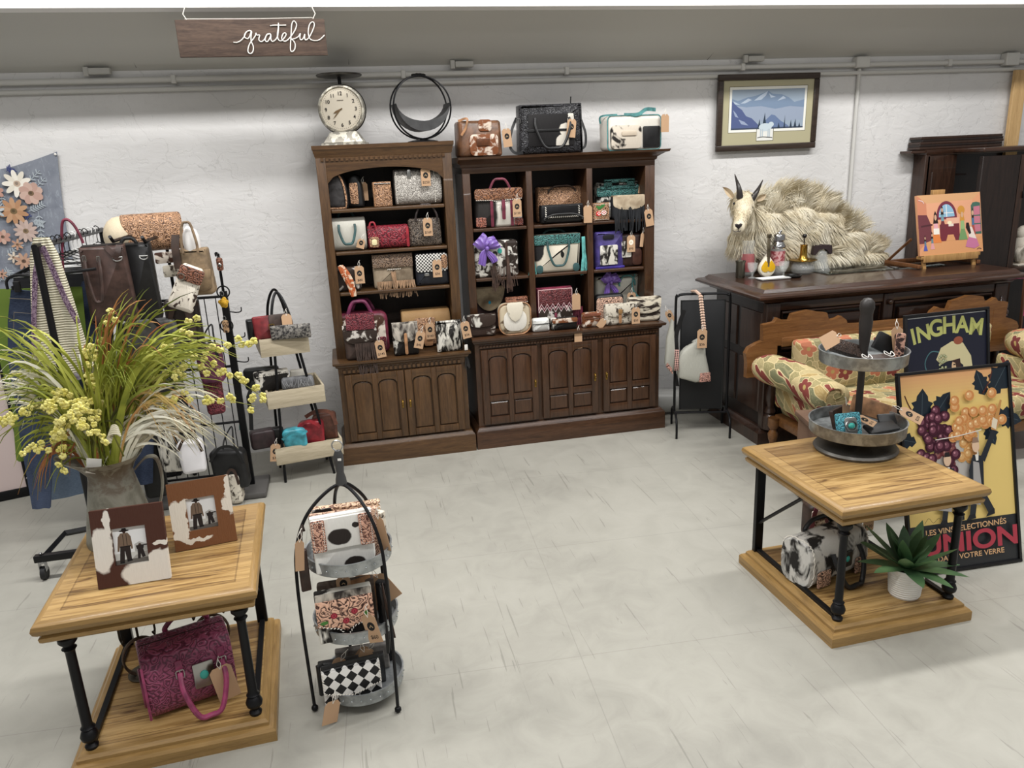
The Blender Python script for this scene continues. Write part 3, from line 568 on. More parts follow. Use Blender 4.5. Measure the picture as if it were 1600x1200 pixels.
    def bow(s, u, v, r=.06, m=None, y=None):
        y = s.f-.03 if y is None else y; c = s.pt(u, v, y); b = MB()
        for a, l_, w_, lp in ((.55, 1.0, .55, 1), (2.35, 1.05, .6, 1), (1.35, .75, .42, 1), (-1.15, 1.25, .3, 0), (-2.0, 1.35, .34, 0)):
            d = Vector((math.cos(a), 0, math.sin(a))); sd = Vector((-math.sin(a), 0, math.cos(a))); L = []
            for i in range(13):
                t = i/12; ww = r*w_*(.16+.84*math.sin(PI*min(t, .62)*.8))*(1 if lp else .9); p = c+d*r*l_*t+sd*(.12*r*math.sin(t*3+a)); puff = (.024*math.sin(PI*min(t, .95)) if lp else .008); row = []
                for j in range(11): q = j/10*2-1; row.append(p+sd*ww*q+Vector((0, -puff*(1-q*q)-.005*math.cos(q*11)*t, 0)))
                for j in range(10, -1, -1): q = j/10*2-1; row.append(p+sd*ww*q+Vector((0, .002+(.012*(1-q*q)*math.sin(PI*t) if lp else 0), 0)))
                L.append(row)
            b.rings(L)
        b.sph(c+Vector((0, -.014, 0)), (r*.17, .014, r*.2), 10); return b.build('bow', m or M['violet'], s.r, smooth=50)
    def zip(s, u0, u1, v): 
        b = MB(); b.box(s.pt((u0+u1)/2, v, s.f-.002), ((u1-u0)*s.w/2, .004, .005), .001); return b.build('zipper', M['silver'], s.r)
def tassel(b_, u, v, L, m, n=14, seed=3): return b_.fringe(u-.05, u+.05, v, L, m, n, 'tassel', .018, seed, .0018)
G1 = 'handbags in the left bookcase'; G2 = 'handbags in the right bookcase'; G3 = 'handbags on top of the right bookcase'
# ---------------------------------------------------------------- left bookcase, top shelf z=1.66
Z = 1.661
g = Bag('handbag', 'black hair-on domed handbag with tooled trim at left of the top shelf', (509, 548, 268, 326), 5.09, H['dark'] if 0 else hide((70, 68, 70), (22, 21, 23), 14, .45, .2, 21), Z, .16, 'dome', group=G1, bev=.025, rz=-.25)
g.piping(M['tool_tan'], .006)
g = Bag('handbag', 'black handbag with tan tooled side gusset behind the domed black one', (546, 572, 272, 324), 5.12, M['black'], Z, .14, 'dome', group=G1, bev=.02, rz=-.2); g.panel(-.5, .5, .12, .75, M['tool_tan'], 'tooled_panel'); g.tag(.9, .75, '', back=True, y=.0)
g = Bag('tooled_wallet', 'small square tan tooled leather wallet standing on the top shelf', (584, 613, 284, 317), 5.11, M['tool_tan'], Z, .035, r=.006, cat='wallet', bev=.006, rz=.1); g.zip(-.9, .9, .93); g.panel(-.98, -.86, .02, .98, M['tan'], 'spine')
g = Bag('duffel_bag', 'silver tooled leather duffel with white whipstitched ends on the top shelf', (619, 692, 263, 312), 5.09, M['tool_silver'], Z, .17, axis='x', group=G1); g.stitch([(-.94, .05), (-.97, .5), (-.93, .93)]); g.stitch([(.68, .05), (.72, .5), (.68, .93)]); g.panel(-.45, -.3, .75, .98, M['silver'], 'strap_tab'); g.tag(.32, 1.02, '$250')
# second shelf z=1.395
Z = 1.396
g = Bag('handbag', 'pale cowhide satchel with teal rolled handles on the second shelf', (513, 575, 340, 391), 5.09, hide((196, 194, 184), (60, 56, 52), 6, .68, .03, 22), Z, .15, axis='x', group=G1)
g.handle(-.35, .45, .8, .12, M['teal'], .008, drop=True, out=.03); g.handle(-.35, .45, .9, .06, M['teal'], .008, y=.05); g.panel(-.99, -.78, .05, .8, M['teal'], 'end_panel'); g.stitch([(-.74, .05), (-.76, .85)]); g.tag(.75, .35, '', rz=.3, w_=.05, h_=.06)
g = Bag('duffel_bag', 'red tooled leather barrel bag with heart-shaped hang tag on the second shelf', (577, 641, 352, 389), 5.08, tooled((142, 36, 50), (74, 16, 28), 30, .4), Z, .13, axis='x', group=G1); g.handle(-.6, -.9, .9, .04, leather((150, 30, 44)), .006)
g.panel(.86, 1.0, .04, .92, leather((160, 32, 44)), 'end_cap'); g.panel(-.95, -.5, .1, .55, M['tool_tan'], 'heart_tag', .01, lift=.01); g.panel(-.85, -.6, .2, .45, plain((226, 216, 170), .5), 'card', .01, lift=.018)
g = Bag('handbag', 'dark metallic tooled tote with one looped handle on the second shelf', (640, 692, 341, 383), 5.09, M['tool_dark'], Z, .12, r=.015, group=G1, wt=.95); g.handle(-.5, .75, .9, .105, leather((52, 42, 40)), .007); g.tag(.15, 1.02, '$160')
# third shelf z=1.135
Z = 1.136
g = Bag('handbag', 'dark cowhide bag tied with an orange printed scarf on the third shelf', (525, 566, 418, 460), 5.09, H['dark'], Z, .11, r=.02, group=G1)
b = MB(); 
for k in range(3): b.strip(crom([g.pt(-.55+.1*k, 1.12, g.f-.02), g.pt(-.25+.1*k, .8, g.f-.03), g.pt(.1+.08*k, .35, g.f-.032), g.pt(.3+.05*k, -.18, g.f-.035)], 6), [.008+.012*math.sin(PI*i/18)+.004*(i > 14) for i in range(19)], (1, .35*(k-1), 0), .003)
b.build('scarf', hide((220, 200, 176), (178, 92, 48), 36, .45, .05, 31), g.r); g.tag(.95, 1.05, '$80', y=g.f-.01)
g = Bag('handbag', 'taupe hair-on bag with tooled flap and long tan fringe on the third shelf', (585, 648, 397, 448), 5.10, hide((168, 152, 130), (96, 80, 64), 9, .55, .25, 23), Z, .09, r=.015, group=G1)
g.flap(tooled((128, 104, 84), (60, 44, 36), 44), .62, 'rect'); g.stitch([(-.3, .56), (.4, .56)], r=.004); g.fringe(-.85, 1., .22, .11, leather((146, 112, 82)), 40, spread=.03, w_=.003); g.fringe(-.1, .1, .5, .12, leather((146, 112, 82)), 8)
g = Bag('handbag', 'black crossbody with black and white checkered flap on the third shelf', (651, 703, 394, 444), 5.09, leather((34, 37, 46), .4), Z, .07, r=.012, group=G1)
g.panel(-.95, .95, .42, .97, checker((228, 226, 220), (20, 20, 20), 90), 'flap', .02); g.panel(.55, .93, .5, .92, M['tool_tan'], 'tooled_corner', .02, lift=.004); g.panel(-.5, -.2, .3, .38, M['silver'], 'clasp', .004); g.tag(.28, .78, '$56')
# ledge z=.703
Z = .714
g = Bag('handbag', 'large burgundy satchel with brown and white cowhide front behind the fringed bag', (531, 612, 489, 562), 5.08, M['maroon'], Z, .16, r=.05, group=G1, bev=.03, rb=.03)
g.panel(-.86, .88, .06, .93, H['brown'], 'cowhide_front', .04); g.handle(-.5, .38, .86, .12, M['magenta'], .012); g.handle(-.3, .5, .9, .1, M['magenta'], .010, y=.05); g.panel(.55, .87, .06, .4, M['tool_maroon'], 'corner_patch', .01, lift=.006)
g = Bag('crossbody_bag', 'small brown suede crossbody with cowhide flap and long brown fringe in front', (541, 589, 503, 566), 4.965, leather((62, 46, 38), .7), Z-.01, .045, rr, r=.02, group=G1) if 0 else Bag('crossbody_bag', 'small brown suede crossbody with cowhide flap and long brown fringe in front', (541, 592, 508, 562), 4.965, leather((62, 46, 38), .7), .705, .045, r=.02, group=G1)
g.flap(H['dark'], .45, 'round', 1.05); g.panel(-.8, .95, .88, 1.35, M['tool_maroon'], 'tooled_cuff', .008, lift=.008); g.fringe(-.35, .9, .5, .26, leather((66, 50, 42), .7), 22, spread=.03, w_=.0026, y=g.f-.016); g.tag(1.1, .55, '$145', rz=-.1, y=g.f-.03)
g = Bag('coin_purse', 'small grey and white cowhide purse with tan buckle tab on the ledge', (615, 655, 504, 544), 4.97, H['bw'], .705, .045, r=.012, group=G1, cat='purse')
g.flap(H['grey'], .42, 'round'); g.panel(-.12, .12, .05, .7, M['tan'], 'tab', .01, lift=.012); g.buckle(0, .45, .02, .03, M['brass']); g.tag(1.25, .72, '$45', rz=.25)
g = Bag('duffel_bag', 'wide tan suede duffel with tooled front pocket behind the small purses', (632, 708, 484, 548), 5.11, hide((160, 128, 86), (128, 92, 54), 6, .5, .25, 24), Z, .16, axis='x', group=G1); g.panel(-.5, .35, .1, .8, M['tool_tan'], 'front_pocket', .01); g.panel(-.15, .2, .05, .4, M['tan'], 'lock_tab', .01, lift=.006); g.tag(.1, .68, '$160')
g = Bag('clutch', 'square black and white brindled cowhide clutch at the right end of the ledge', (683, 724, 501, 546), 4.965, H['brind'], .705, .035, r=.006, group=G1, rz=.05); g.tag(1.15, .95, '$56', rz=-.15); g.panel(1.05, 1.3, .02, .2, M['white'], 'paper_label', .002, lift=.02); tassel(g, 1.15, .0, .12, leather((42, 40, 42)))
# ---------------------------------------------------------------- on top of the right bookcase z=1.94
Z = 1.941
g = Bag('handbag', 'brown metallic speckled hide bag with round front pocket at left on the bookcase top', (716, 786, 188, 240), 5.12, leather((112, 74, 48), .3), Z, .14, r=.02, wt=.96, group=G3, rz=.1); g.panel(-.55, .75, .03, .62, H['rust'], 'front_pocket', .03, .02); g.panel(-.25, .35, .3, .5, leather((96, 54, 30), .3), 'label_patch', .006, lift=.022); g.panel(-.1, .5, .7, 1.02, H['rust'], 'flap_tab', .02); g.strap([(-.95, 1, -.05), (-.6, 1.05, -.08), (-.7, .8, -.085), (-.9, .6, -.08)], M['tan'], .007); g.tag(1.12, .75, '', rz=-.1, label='kraft price tag with black oval')
g = Bag('handbag', 'large black tooled leather tote with cowhide panel, tallest bag on the bookcase top', (813, 913, 162, 238), 5.11, M['tool_black'], Z, .13, r=.008, wt=.97, group=G3, rz=-.03)
g.panel(-.72, .7, .16, .8, spots((24, 24, 27), (224, 218, 206), [(.075, .02, .045, .05), (.09, .1, .035, .04), (.13, .17, .02, .05)], .03, 26), 'cowhide_panel', .004); g.panel(-.75, .75, .45, .5, M['black'], 'seam_band', .002, lift=.005); g.handle(-.5, .55, .72, .19, M['black'], .009, drop=True); g.strap([(-1, .75, 0), (-1.2, .5, -.04), (-1.28, .2, -.05), (-1.15, .05, -.06), (-.9, .04, -.07)], M['black'], .009); g.strap([(1, .7, 0), (1.12, .4, -.02), (1.1, .15, -.03), (.98, .08, -.04)], M['black'], .008); g.tag(.62, .68, '', rz=.1); g.buckle(-1.02, .68); b = MB(); b.tube([(.15, 0, g.h), (.152, -.004, g.h+.045)], .004, 6); b.build('zipper_pull', M['black'], g.r)
g = Bag('handbag', 'white and black cowhide handbag with turquoise piping at right on the bookcase top', (946, 1034, 180, 232), 5.12, H['white'], Z, .14, r=.03, group=G3, rz=.12); g.piping(M['turq']); g.panel(-.92, .2, .05, .72, hide((214, 204, 188), (30, 27, 26), 7, .6, .02, 26), 'front_pocket', .03, .022); g.panel(-.55, .0, .42, .55, hide((206, 192, 172), (180, 160, 140), 4, .7, .03, 27), 'pocket_tab', .008, .008, lift=.022); g.panel(.3, .95, .05, .68, M['black'], 'black_side', .01)
g.strap([(-.35, 1.02, -.05), (.1, 1.02, -.075), (.45, 1.16, -.06), (.98, 1.16, 0)], M['turq'], .012); g.strap([(-1.1, .8, 0), (-1.12, 1.0, -.02), (-.6, 1.03, -.05)], M['turq'], .006); g.tag(1.08, 1.0, '', back=True)
# ---------------------------------------------------------------- right bookcase shelf z=1.487
Z = 1.488
g = Bag('handbag', 'cowhide satchel with burgundy straps and tooled flap in the upper left bay', (743, 819, 295, 356), 5.10, spots((228, 224, 214), (30, 27, 26), [(-.15, .1, .14, .2), (.17, .0, .05, .06)], .02, 18), Z, .15, r=.02, wt=.92, group=G2)
g.panel(-.98, .98, .72, 1.02, tooled((140, 92, 62), (64, 34, 24), 36), 'flap', .02, .014); g.stitch([(-.95, .73), (-.3, .71), (0, .66), (.3, .71), (.95, .73)], off=.016); 
for u in (-.3, .52): g.panel(u-.06, u+.06, .02, .8, M['maroon'], 'strap', .004, .006, lift=.004)
g.panel(.1, .24, .2, .72, M['maroon'], 'buckle_strap', .008, .008, lift=.014); g.buckle(.17, .5, .028, .03); g.handle(-.35, .48, .85, .1, M['maroon'], .008); g.panel(-.97, -.55, .02, .28, tooled((158, 92, 72), (62, 28, 26), 40), 'corner_patch', .01, lift=.004); g.panel(.62, .97, .02, .22, tooled((120, 60, 50), (40, 20, 24), 40), 'corner_patch', .01, lift=.004); g.tag(.7, .72, '$150', y=g.f-.035)
g = Bag('handbag', 'tan tooled tote with leopard print lower band behind the black laced bag', (842, 916, 291, 350), 5.2, M['tool_tan'], Z, .1, r=.015, group=G2); g.panel(-.97, .97, .03, .38, hide((190, 138, 84), (46, 28, 18), 50, .58, .04, 33), 'leopard_band', .006); g.handle(-.55, .55, .85, .04, M['dbrown'], .006)
g = Bag('handbag', 'black shoulder bag edged with white whipstitching in the upper middle bay', (846, 911, 320, 351), 5.085, M['black'], Z, .08, r=.012, group=G2); g.flap(leather((24, 23, 26), .35), .34, 'rect', 1.0); g.stitch([(-.8, .95), (-.8, .36), (.8, .36), (.8, .95)], step=.014, r=.005, off=.012); g.handle(-.9, .9, .2, .04, M['black'], .007, drop=False, y=-.075); g.tag(1.2, .9, '', back=True)
g = Bag('handbag', 'turquoise tooled bag with cutout handle and cowhide base in the upper right bay', (932, 1003, 284, 345), 5.2, H['bwfine'], Z, .09, r=.012, group=G2, wt=.96)
g.panel(-.98, .98, .62, .86, M['tool_teal'], 'yoke', .01); 
g.panel(-.25, .25, .3, .65, M['tool_teal'], 'yoke_drop', .01, lift=.002); b = MB(); w2 = g.w/2
for q in (((-w2*.5, 0, g.h*.95), (w2*.35, .02, g.h*.22)), ((w2*.5, 0, g.h*.95), (w2*.35, .02, g.h*.22)), ((0, 0, g.h*1.03), (w2*1.35, .02, g.h*.1)), ((0, 0, g.h*.86), (w2*1.7, .02, g.h*.1))): b.box((q[0][0], g.f-.004, q[0][2]), q[1], .006)
b.build('cutout_handle', M['tool_teal'], g.r); g.tag(.98, 1.05, '', rz=.2, w_=.03, h_=.1, back=True)
g = Bag('coin_purse', 'small tan wallet painted with two checkered cherries in the upper right bay', (926, 953, 317, 344), 5.08, M['tool_tan'], Z, .03, r=.004, cat='purse', group=G2); A = Art(); A.ell(-.02, .04, .018, .016, (210, 40, 40)); A.ell(.018, .045, .018, .016, (226, 220, 214)); A.ell(.0, .085, .03, .01, (52, 116, 52), a=.5); A.ell(-.02, .082, .02, .008, (52, 116, 52), a=-.4)
for i in range(3):
    for j in range(3):
        if (i+j) % 2: A.rect(-.03+i*.009, .03+j*.008, -.022+i*.009, .037+j*.008, (230, 226, 220)); A.rect(.006+i*.009, .034+j*.008, .014+i*.009, .041+j*.008, (196, 36, 36))
A.build('cherry_print', g.r, (0, g.f-.003, .01)); g.stitch([(-.85, .92), (.85, .92)], r=.002, step=.009); g.stitch([(-.85, .08), (.85, .08)], r=.002, step=.009)
g = Bag('crossbody_bag', 'black fringed crossbody with pale hair-on flap in the upper right bay', (957, 1008, 307, 347), 5.085, leather((30, 32, 38), .6), Z, .06, r=.03, group=G2); g.flap(H['sand'], .42, 'round', .98, top=1.05); g.fringe(-.9, .9, .55, .17, leather((22, 24, 30), .6), 34, spread=.012, w_=.003, y=g.f-.004); g.tag(1.1, .4, '', rz=-.15)
# shelf z=1.158
Z = 1.159
g = Bag('handbag', 'speckled cowhide bag with purple satin bow and brown tassels in the left bay', (743, 812, 376, 440), 5.09, H['dark'], Z, .13, r=.02, group=G2); g.body.data.materials[0] = hide((218, 214, 206), (40, 30, 26), 17, .5, .03, 35)
g.bow(-.45, .82, .085); g.cab(.15, .72, .016); tassel(g, -.15, .62, .24, leather((74, 52, 42), .6), 22, 4); tassel(g, .5, .55, .24, leather((74, 52, 42), .6), 22, 5); g.panel(.4, .52, .05, .95, leather((60, 42, 34)), 'brown_band', .004); g.fringe(-.3, .75, .3, .15, leather((74, 52, 42), .6), 14, spread=.04)
g = Bag('handbag', 'cream cowhide tote with teal tooled top and turquoise tassels in the middle bay', (838, 906, 366, 432), 5.10, spots((220, 212, 194), (28, 29, 32), [(-.15, .17, .055, .09), (.035, .12, .012, .022), (-.02, .03, .001, .001)], .03, 24), Z, .12, r=.008, wt=1.12, group=G2)
g.panel(-1.05, 1.05, .74, 1.0, M['tool_teal'], 'tooled_yoke', .004); g.handle(-.45, .5, .85, .17, M['teal'], .008, drop=True, out=.02); g.handle(-.45, .5, .98, .03, M['teal'], .007, y=.03)
for u in (-.99, .99): g.panel(min(u, u*.7), max(u, u*.7), .0, .22, M['teal'], 'corner_patch', .02, lift=.002)
for u, k in ((-1.2, 3), (1.2, 6)): g.fringe(u-.07, u+.07, .9, .25, leather((88, 176, 172), .6), 20, 'tassel', .03, k, .002, y=g.f-.0)
g.tag(1.4, .75, '', w_=.03, back=True, y=.0)
g = Bag('handbag', 'violet leather bag with cutout handle and black hide windows in the right bay', (931, 975, 362, 418), 5.10, M['purple'], Z, .09, r=.012, group=G2); g.panel(-.7, .55, .1, .64, H['bwfine'], 'hide_window', .01); g.panel(-.5, .3, .8, .92, plain((16, 14, 24), .8), 'hand_hole_shade', .01); g.panel(-1.04, 1.04, 0, .06, leather((60, 46, 146), .4), 'base_trim', .004)  # near-black panel paints the shade of the handle cutout, no real hole
g = Bag('handbag', 'dark brown hair-on bag with two price tags beside the violet bag', (968, 1004, 366, 416), 5.11, leather((52, 32, 28), .4), Z, .1, r=.02, group=G2); g.panel(-.9, .0, .3, .8, H['bwfine'], 'hide_patch', .01); g.panel(.1, .9, .05, .55, leather((74, 44, 36), .3), 'shiny_pocket', .02); g.tag(-.1, .98, '$95', stone=(238, 232, 214)); g.tag(.9, 1.05, '', rz=.1, w_=.025, h_=.1, back=True)
# lower part, ledge z=.78
Z = .785
g = Bag('handbag', 'dark bag with hanging hair-on flap and blue stone in the lower left bay', (742, 792, 446, 520), 5.2, leather((44, 26, 24), .5), Z, .1, r=.03, group=G2)
o = [(g.w/2*math.cos(PI+PI*i/18)*.98, .165+.165*math.sin(PI+PI*i/18)*(1)) for i in range(19)]; b = MB(); b.slab(o+[(g.w/2*.98, .17), (-g.w/2*.98, .17)], .012, bev=.004); b.build('flap', hide((166, 150, 122), (84, 70, 52), 10, .5, .2, 39), g.r, (0, g.f-.008, g.h-.175)); g.cab(.0, .62, .018, plain((30, 110, 130), .2)); 
g = Bag('clutch', 'black and white cowhide flap clutch at the left end of the ledge', (732, 776, 492, 527), 4.975, H['choc'], .781, .05, r=.02, group=G2); g.flap(hide((226, 222, 212), (50, 36, 30), 9, .42, .03, 41), .45, 'round', 1.0)
g = Bag('fringe_purse', 'small rust croc-embossed purse with fringed edge behind the saddle bag', (792, 828, 464, 500), 5.10, tooled((150, 92, 66), (70, 36, 26), 60), Z, .05, r=.01, cat='purse', group=G2); g.fringe(-1., -.2, .95, .06, leather((170, 110, 80), .6), 14, spread=.05); g.stitch([(-.4, .72), (.9, .85)])
g = Bag('saddle_bag', 'rounded cowhide saddle bag with wide leather rim on the ledge', (781, 831, 474, 527), 4.965, hide((196, 182, 156), (92, 74, 56), 14, .6, .05, 43), .781, .07, 'rr', r=.05, rb=.07, group=G2)
g.panel(-.72, .72, .12, .8, H['white'], 'front_pocket', .06); o = [(-.058, .11), (-.05, .06), (-.03, .02), (0, 0), (.03, .02), (.05, .06), (.058, .11), (.05, .13), (-.05, .13)]; b = MB(); b.slab(o, .008, bev=.003); b.build('flap', hide((226, 218, 200), (46, 34, 28), 9, .58, .03, 44), g.r, (0, g.f-.012, g.h*.42)); g.piping(M['tan'], .004)
g = Bag('handbag', 'burgundy handbag with pink zigzag flap and burgundy fringe in the middle bay', (841, 896, 449, 512), 5.09, M['maroon'], Z, .08, r=.006, group=G2)
g.panel(-.97, .97, .55, .97, tooled((116, 56, 58), (62, 24, 30), 40), 'tooled_flap', .004); g.panel(-.97, .97, .04, .52, H['dark'], 'hide_front', .004); A = Art(); w2 = g.w/2*.95
zz = [(-w2+2*w2*i/12, g.h*(.60 if i % 2 else .47)) for i in range(13)]
for k in range(3): A.line([(x, z+.0-k*.012+(abs(x)*.0)) for x, z in zz], .006, [(222, 190, 190), (120, 40, 60), (224, 200, 200)][k], False)
A.line([(-w2, .0+g.h*.96), (w2, g.h*.96)], .005, (220, 180, 180), False); A.line([(-w2, g.h*.96), (-w2, g.h*.5)], .004, (220, 180, 180), False); A.line([(w2, g.h*.96), (w2, g.h*.5)], .004, (220, 180, 180), False); A.build('zigzag_print', g.r, (0, g.f-.007, 0)); tassel(g, .0, .36, .09, M['maroon'], 14, 8); g.fringe(1.05, 1.6, .45, .17, M['maroon'], 22, 'side_fringe', .03, 9, y=-.02); g.tag(1.15, .82, '', back=True)
g = Bag('earbud_case', 'small white hide-covered box case on the ledge', (833, 860, 498, 524), 4.965, hide((222, 222, 218), (120, 116, 112), 22, .72, .05, 45), .781, .06, r=.016, cat='case', group='small hide cases on the ledge'); g.panel(-1.02, 1.02, .58, .64, M['black'], 'seam', .001, .003)
g = Bag('jewelry_case', 'small black and white cowhide case with a blank kraft tag hanging over the ledge', (863, 903, 497, 521), 4.965, H['bw'], .781, .07, r=.012, cat='case', group='small hide cases on the ledge'); g.panel(-.98, .98, .62, 1., H['rust'], 'lid_edge', .01); g.panel(-1.02, 1.02, .56, .62, M['black'], 'seam', .001, .004); g.tag(.95, -.1, '', back=True, w_=.055, h_=.125)
g = Bag('ring_case', 'small brown and speckled hide case between the tagged case and tooled bag', (911, 940, 489, 515), 4.965, H['rust'], .781, .06, r=.014, cat='case', group='small hide cases on the ledge'); g.panel(-.95, .95, .78, 1., leather((128, 70, 48)), 'lid', .008); g.panel(-1.02, 1.02, .6, .65, leather((110, 60, 40)), 'seam', .001, .003); g.tag(1.25, .55, '', w_=.05, h_=.07, rz=.7, back=True)
g = Bag('handbag', 'pale hide bag with turquoise straps and purple bow in the lower right bay', (932, 1000, 430, 512), 5.2, hide((206, 206, 196), (170, 164, 150), 5, .6, .2, 49), Z, .08, r=.01, group=G2); g.bow(-.4, .86, .07); g.handle(.05, .75, .75, .07, M['turq'], .007); g.strap([(.75, 1, -.05), (.6, .75, -.06), (.75, .55, -.06), (.95, .45, -.05)], M['turq'], .006); g.tag(.5, .6, '', w_=.065, h_=.09, y=g.f-.05)
g = Bag('handbag', 'black-edged bag with pink tooled scrollwork front behind the saddle purses', (932, 976, 460, 515), 5.09, M['black'], Z, .07, r=.03, group=G2); g.panel(-1., .88, .03, .9, M['tool_pink'], 'tooled_front', .025)
g = Bag('saddle_bag', 'speckled hide flap purse with tan buckle strap on the ledge', (946, 990, 475, 512), 4.965, H['pepper'], .781, .06, r=.02, rb=.03, group=G2); g.flap(H['pepper'], .4, 'round', 1.02); g.panel(-.1, .1, .1, .72, M['tan'], 'strap', .008, lift=.012); g.buckle(0, .4, .016, .02, M['brass']); g.panel(-.14, .14, .55, .78, leather((150, 110, 60)), 'tab', .01, lift=.016); g.tag(1.05, .82, '$50', y=g.f-.03)
g = Bag('clutch', 'zebra-streaked hide flap clutch at the right end of the ledge', (984, 1033, 465, 505), 5.0, H['brind'], .781, .08, r=.02, group=G2, rz=-.1); g.body.data.materials[0] = hide((222, 212, 192), (44, 34, 30), 24, .5, .06, 53, (.5, 1, 1.6)); g.flap(g.body.data.materials[0], .35, 'round', .98); g.tag(1.3, .42, '', rz=-.5, w_=.05, h_=.09)
# ================================================================ things on top of the left bookcase
def scale_clock():
    a = ony(505, 220, 5.12); c = ony(574, 218, 5.12); cx = (a.x+c.x)/2; W_ = c.x-a.x
    r = thing('scale_clock', 'old kitchen scale with a round clock face and chipped paint on the left bookcase', 'clock', (cx, 5.19, 2.046), -.18)
    chip = metal((150, 146, 136), .5, (206, 202, 188), 26, .5, .54)
    dz = ony(540, 170, 5.12).z-2.046; R_ = (ony(540, 130, 5.12).z-ony(540, 208, 5.12).z)/2
    b = MB(); b.rings([[(sx*w_, sy*d_, z) for sx, sy in ((-1, -1), (1, -1), (1, 1), (-1, 1))] for w_, d_, z in ((W_/2, .085, 0), (W_/2, .085, .014), (W_/2*.9, .075, .018), (W_/2*.74, .06, .05), (W_/2*.6, .05, .08))]); b.build('base', chip, r, smooth=0)
    b = MB(); b.box((0, 0, .0), (.001, .001, .001)); b.bm.free()
    b = MB(); b.lathe([(R_*.9, .05), (R_, .045), (R_*1.0, -.03), (R_*.97, -.05), (R_*.9, -.052), (R_*.86, -.042)], n=40); o = b.build('housing', chip, r, (0, 0, dz), (-PI/2, 0, 0)); 
    b = MB(); b.tube([(R_*math.cos(t), 0, R_*math.sin(t)) for t in (2*PI*i/40 for i in range(40))], .005, 6, closed=True); b.build('rim', M['iron'], r, (0, .0, dz)); 
    A = Art(); k = R_*.86; A.ell(0, 0, k, k, (214, 204, 186), 40)
    for i in range(60):
        t = 2*PI*i/60; c_, s_ = math.cos(t), math.sin(t); A.poly([(c_*k*.9-s_*.001, s_*k*.9+c_*.001), (c_*k*.95-s_*.001, s_*k*.95+c_*.001), (c_*k*.95+s_*.001, s_*k*.95-c_*.001), (c_*k*.9+s_*.001, s_*k*.9-c_*.001)], (90, 82, 72))
    for i in range(1, 13):
        t = PI/2-2*PI*i/12; A.text(str(i), math.cos(t)*k*.74, math.sin(t)*k*.74-.01, .03, (40, 34, 30), bold=.02)
    A.line([(-.02, k*.42), (.02, k*.42)], .004, (120, 110, 98), False); A.build('dial', r, (0, -.0425, dz))
    b = MB(); 
    for a_, L, w_ in ((math.radians(205), .055, .006), (math.radians(226), .078, .0035)): b.slab([(-.01*math.cos(a_)-w_*.5*math.sin(a_), -.01*math.sin(a_)+w_*.5*math.cos(a_)), (math.cos(a_)*L*.6-w_*math.sin(a_), math.sin(a_)*L*.6+w_*math.cos(a_)), (math.cos(a_)*L, math.sin(a_)*L), (math.cos(a_)*L*.6+w_*math.sin(a_), math.sin(a_)*L*.6-w_*math.cos(a_)), (-.01*math.cos(a_)+w_*.5*math.sin(a_), -.01*math.sin(a_)-w_*.5*math.cos(a_))], .002, bev=.0005)
    b.build('hands', plain((120, 96, 66), .4), r, (0, -.048, dz)); b = MB(); b.cyl((0, 0, dz+R_-.01), (0, 0, dz+R_+.05), .011); b.build('stem', M['iron'], r)
    b = MB(); b.lathe([(.02, 0), (W_*.5, .004), (W_*.52, .012), (W_*.5, .016), (.02, .01)], (0, 0, dz+R_+.045), 32); b.build('pan', metal((96, 94, 90), .4), r)
scale_clock()
def ring_basket():
    a = ony(613, 175, 5.12); c = ony(705, 172, 5.12); t = ony(655, 120, 5.12); R_ = (t.z-2.046-.02)/2+.006; R_x = (c.x-a.x)/2
    r = thing('ring_basket', 'black round metal hoop basket with curved leather sling on the left bookcase', 'basket', ((a.x+c.x)/2, 5.18, 2.046), .15); zc = .02+R_
    for k, y in ((1., -.05), (1., .05)):
        b = MB(); b.tube([(R_x*k*math.cos(t_), y*abs(math.cos((t_-PI/2)/2))**.2*(1-.85*max(0, math.sin(t_))**3), zc+R_*math.sin(t_)) for t_ in (2*PI*i/48 for i in range(48))], .0055, 6, closed=True); b.build('hoop', M['iron'], r)
    b = MB(); b.tube([(-.045+.09*i/8, 0, zc+R_+.002+.004*(1-(i/4-1)**2)) for i in range(9)], [.007, .01, .009, .011, .009, .011, .009, .01, .007], 8); b.build('grip', plain((18, 18, 18), .5), r)
    up_ = [(math.cos(PI*(1.03+.94*i/16))*R_x*.94, zc+.035+math.sin(PI*(1.03+.94*i/16))*R_*.62) for i in range(17)]; lo_ = [(math.cos(PI*(1.03+.94*i/16))*R_x*.93, zc+.03+math.sin(PI*(1.03+.94*i/16))*R_*.92) for i in range(17)]
    b = MB(); b.rings([[(x, -.07, z), (x2, -.078, z2), (x2, .078, z2), (x, .07, z)] for (x, z), (x2, z2) in zip(up_, lo_)]); b.build('sling', leather((40, 40, 42), .5), r)
    b = MB(); b.lathe([(.0, 0), (.1, 0), (.1, .006), (.06, .014), (.02, .02), (0, .02)], n=28, sy=.6); b.build('base', M['iron'], r)
ring_basket()
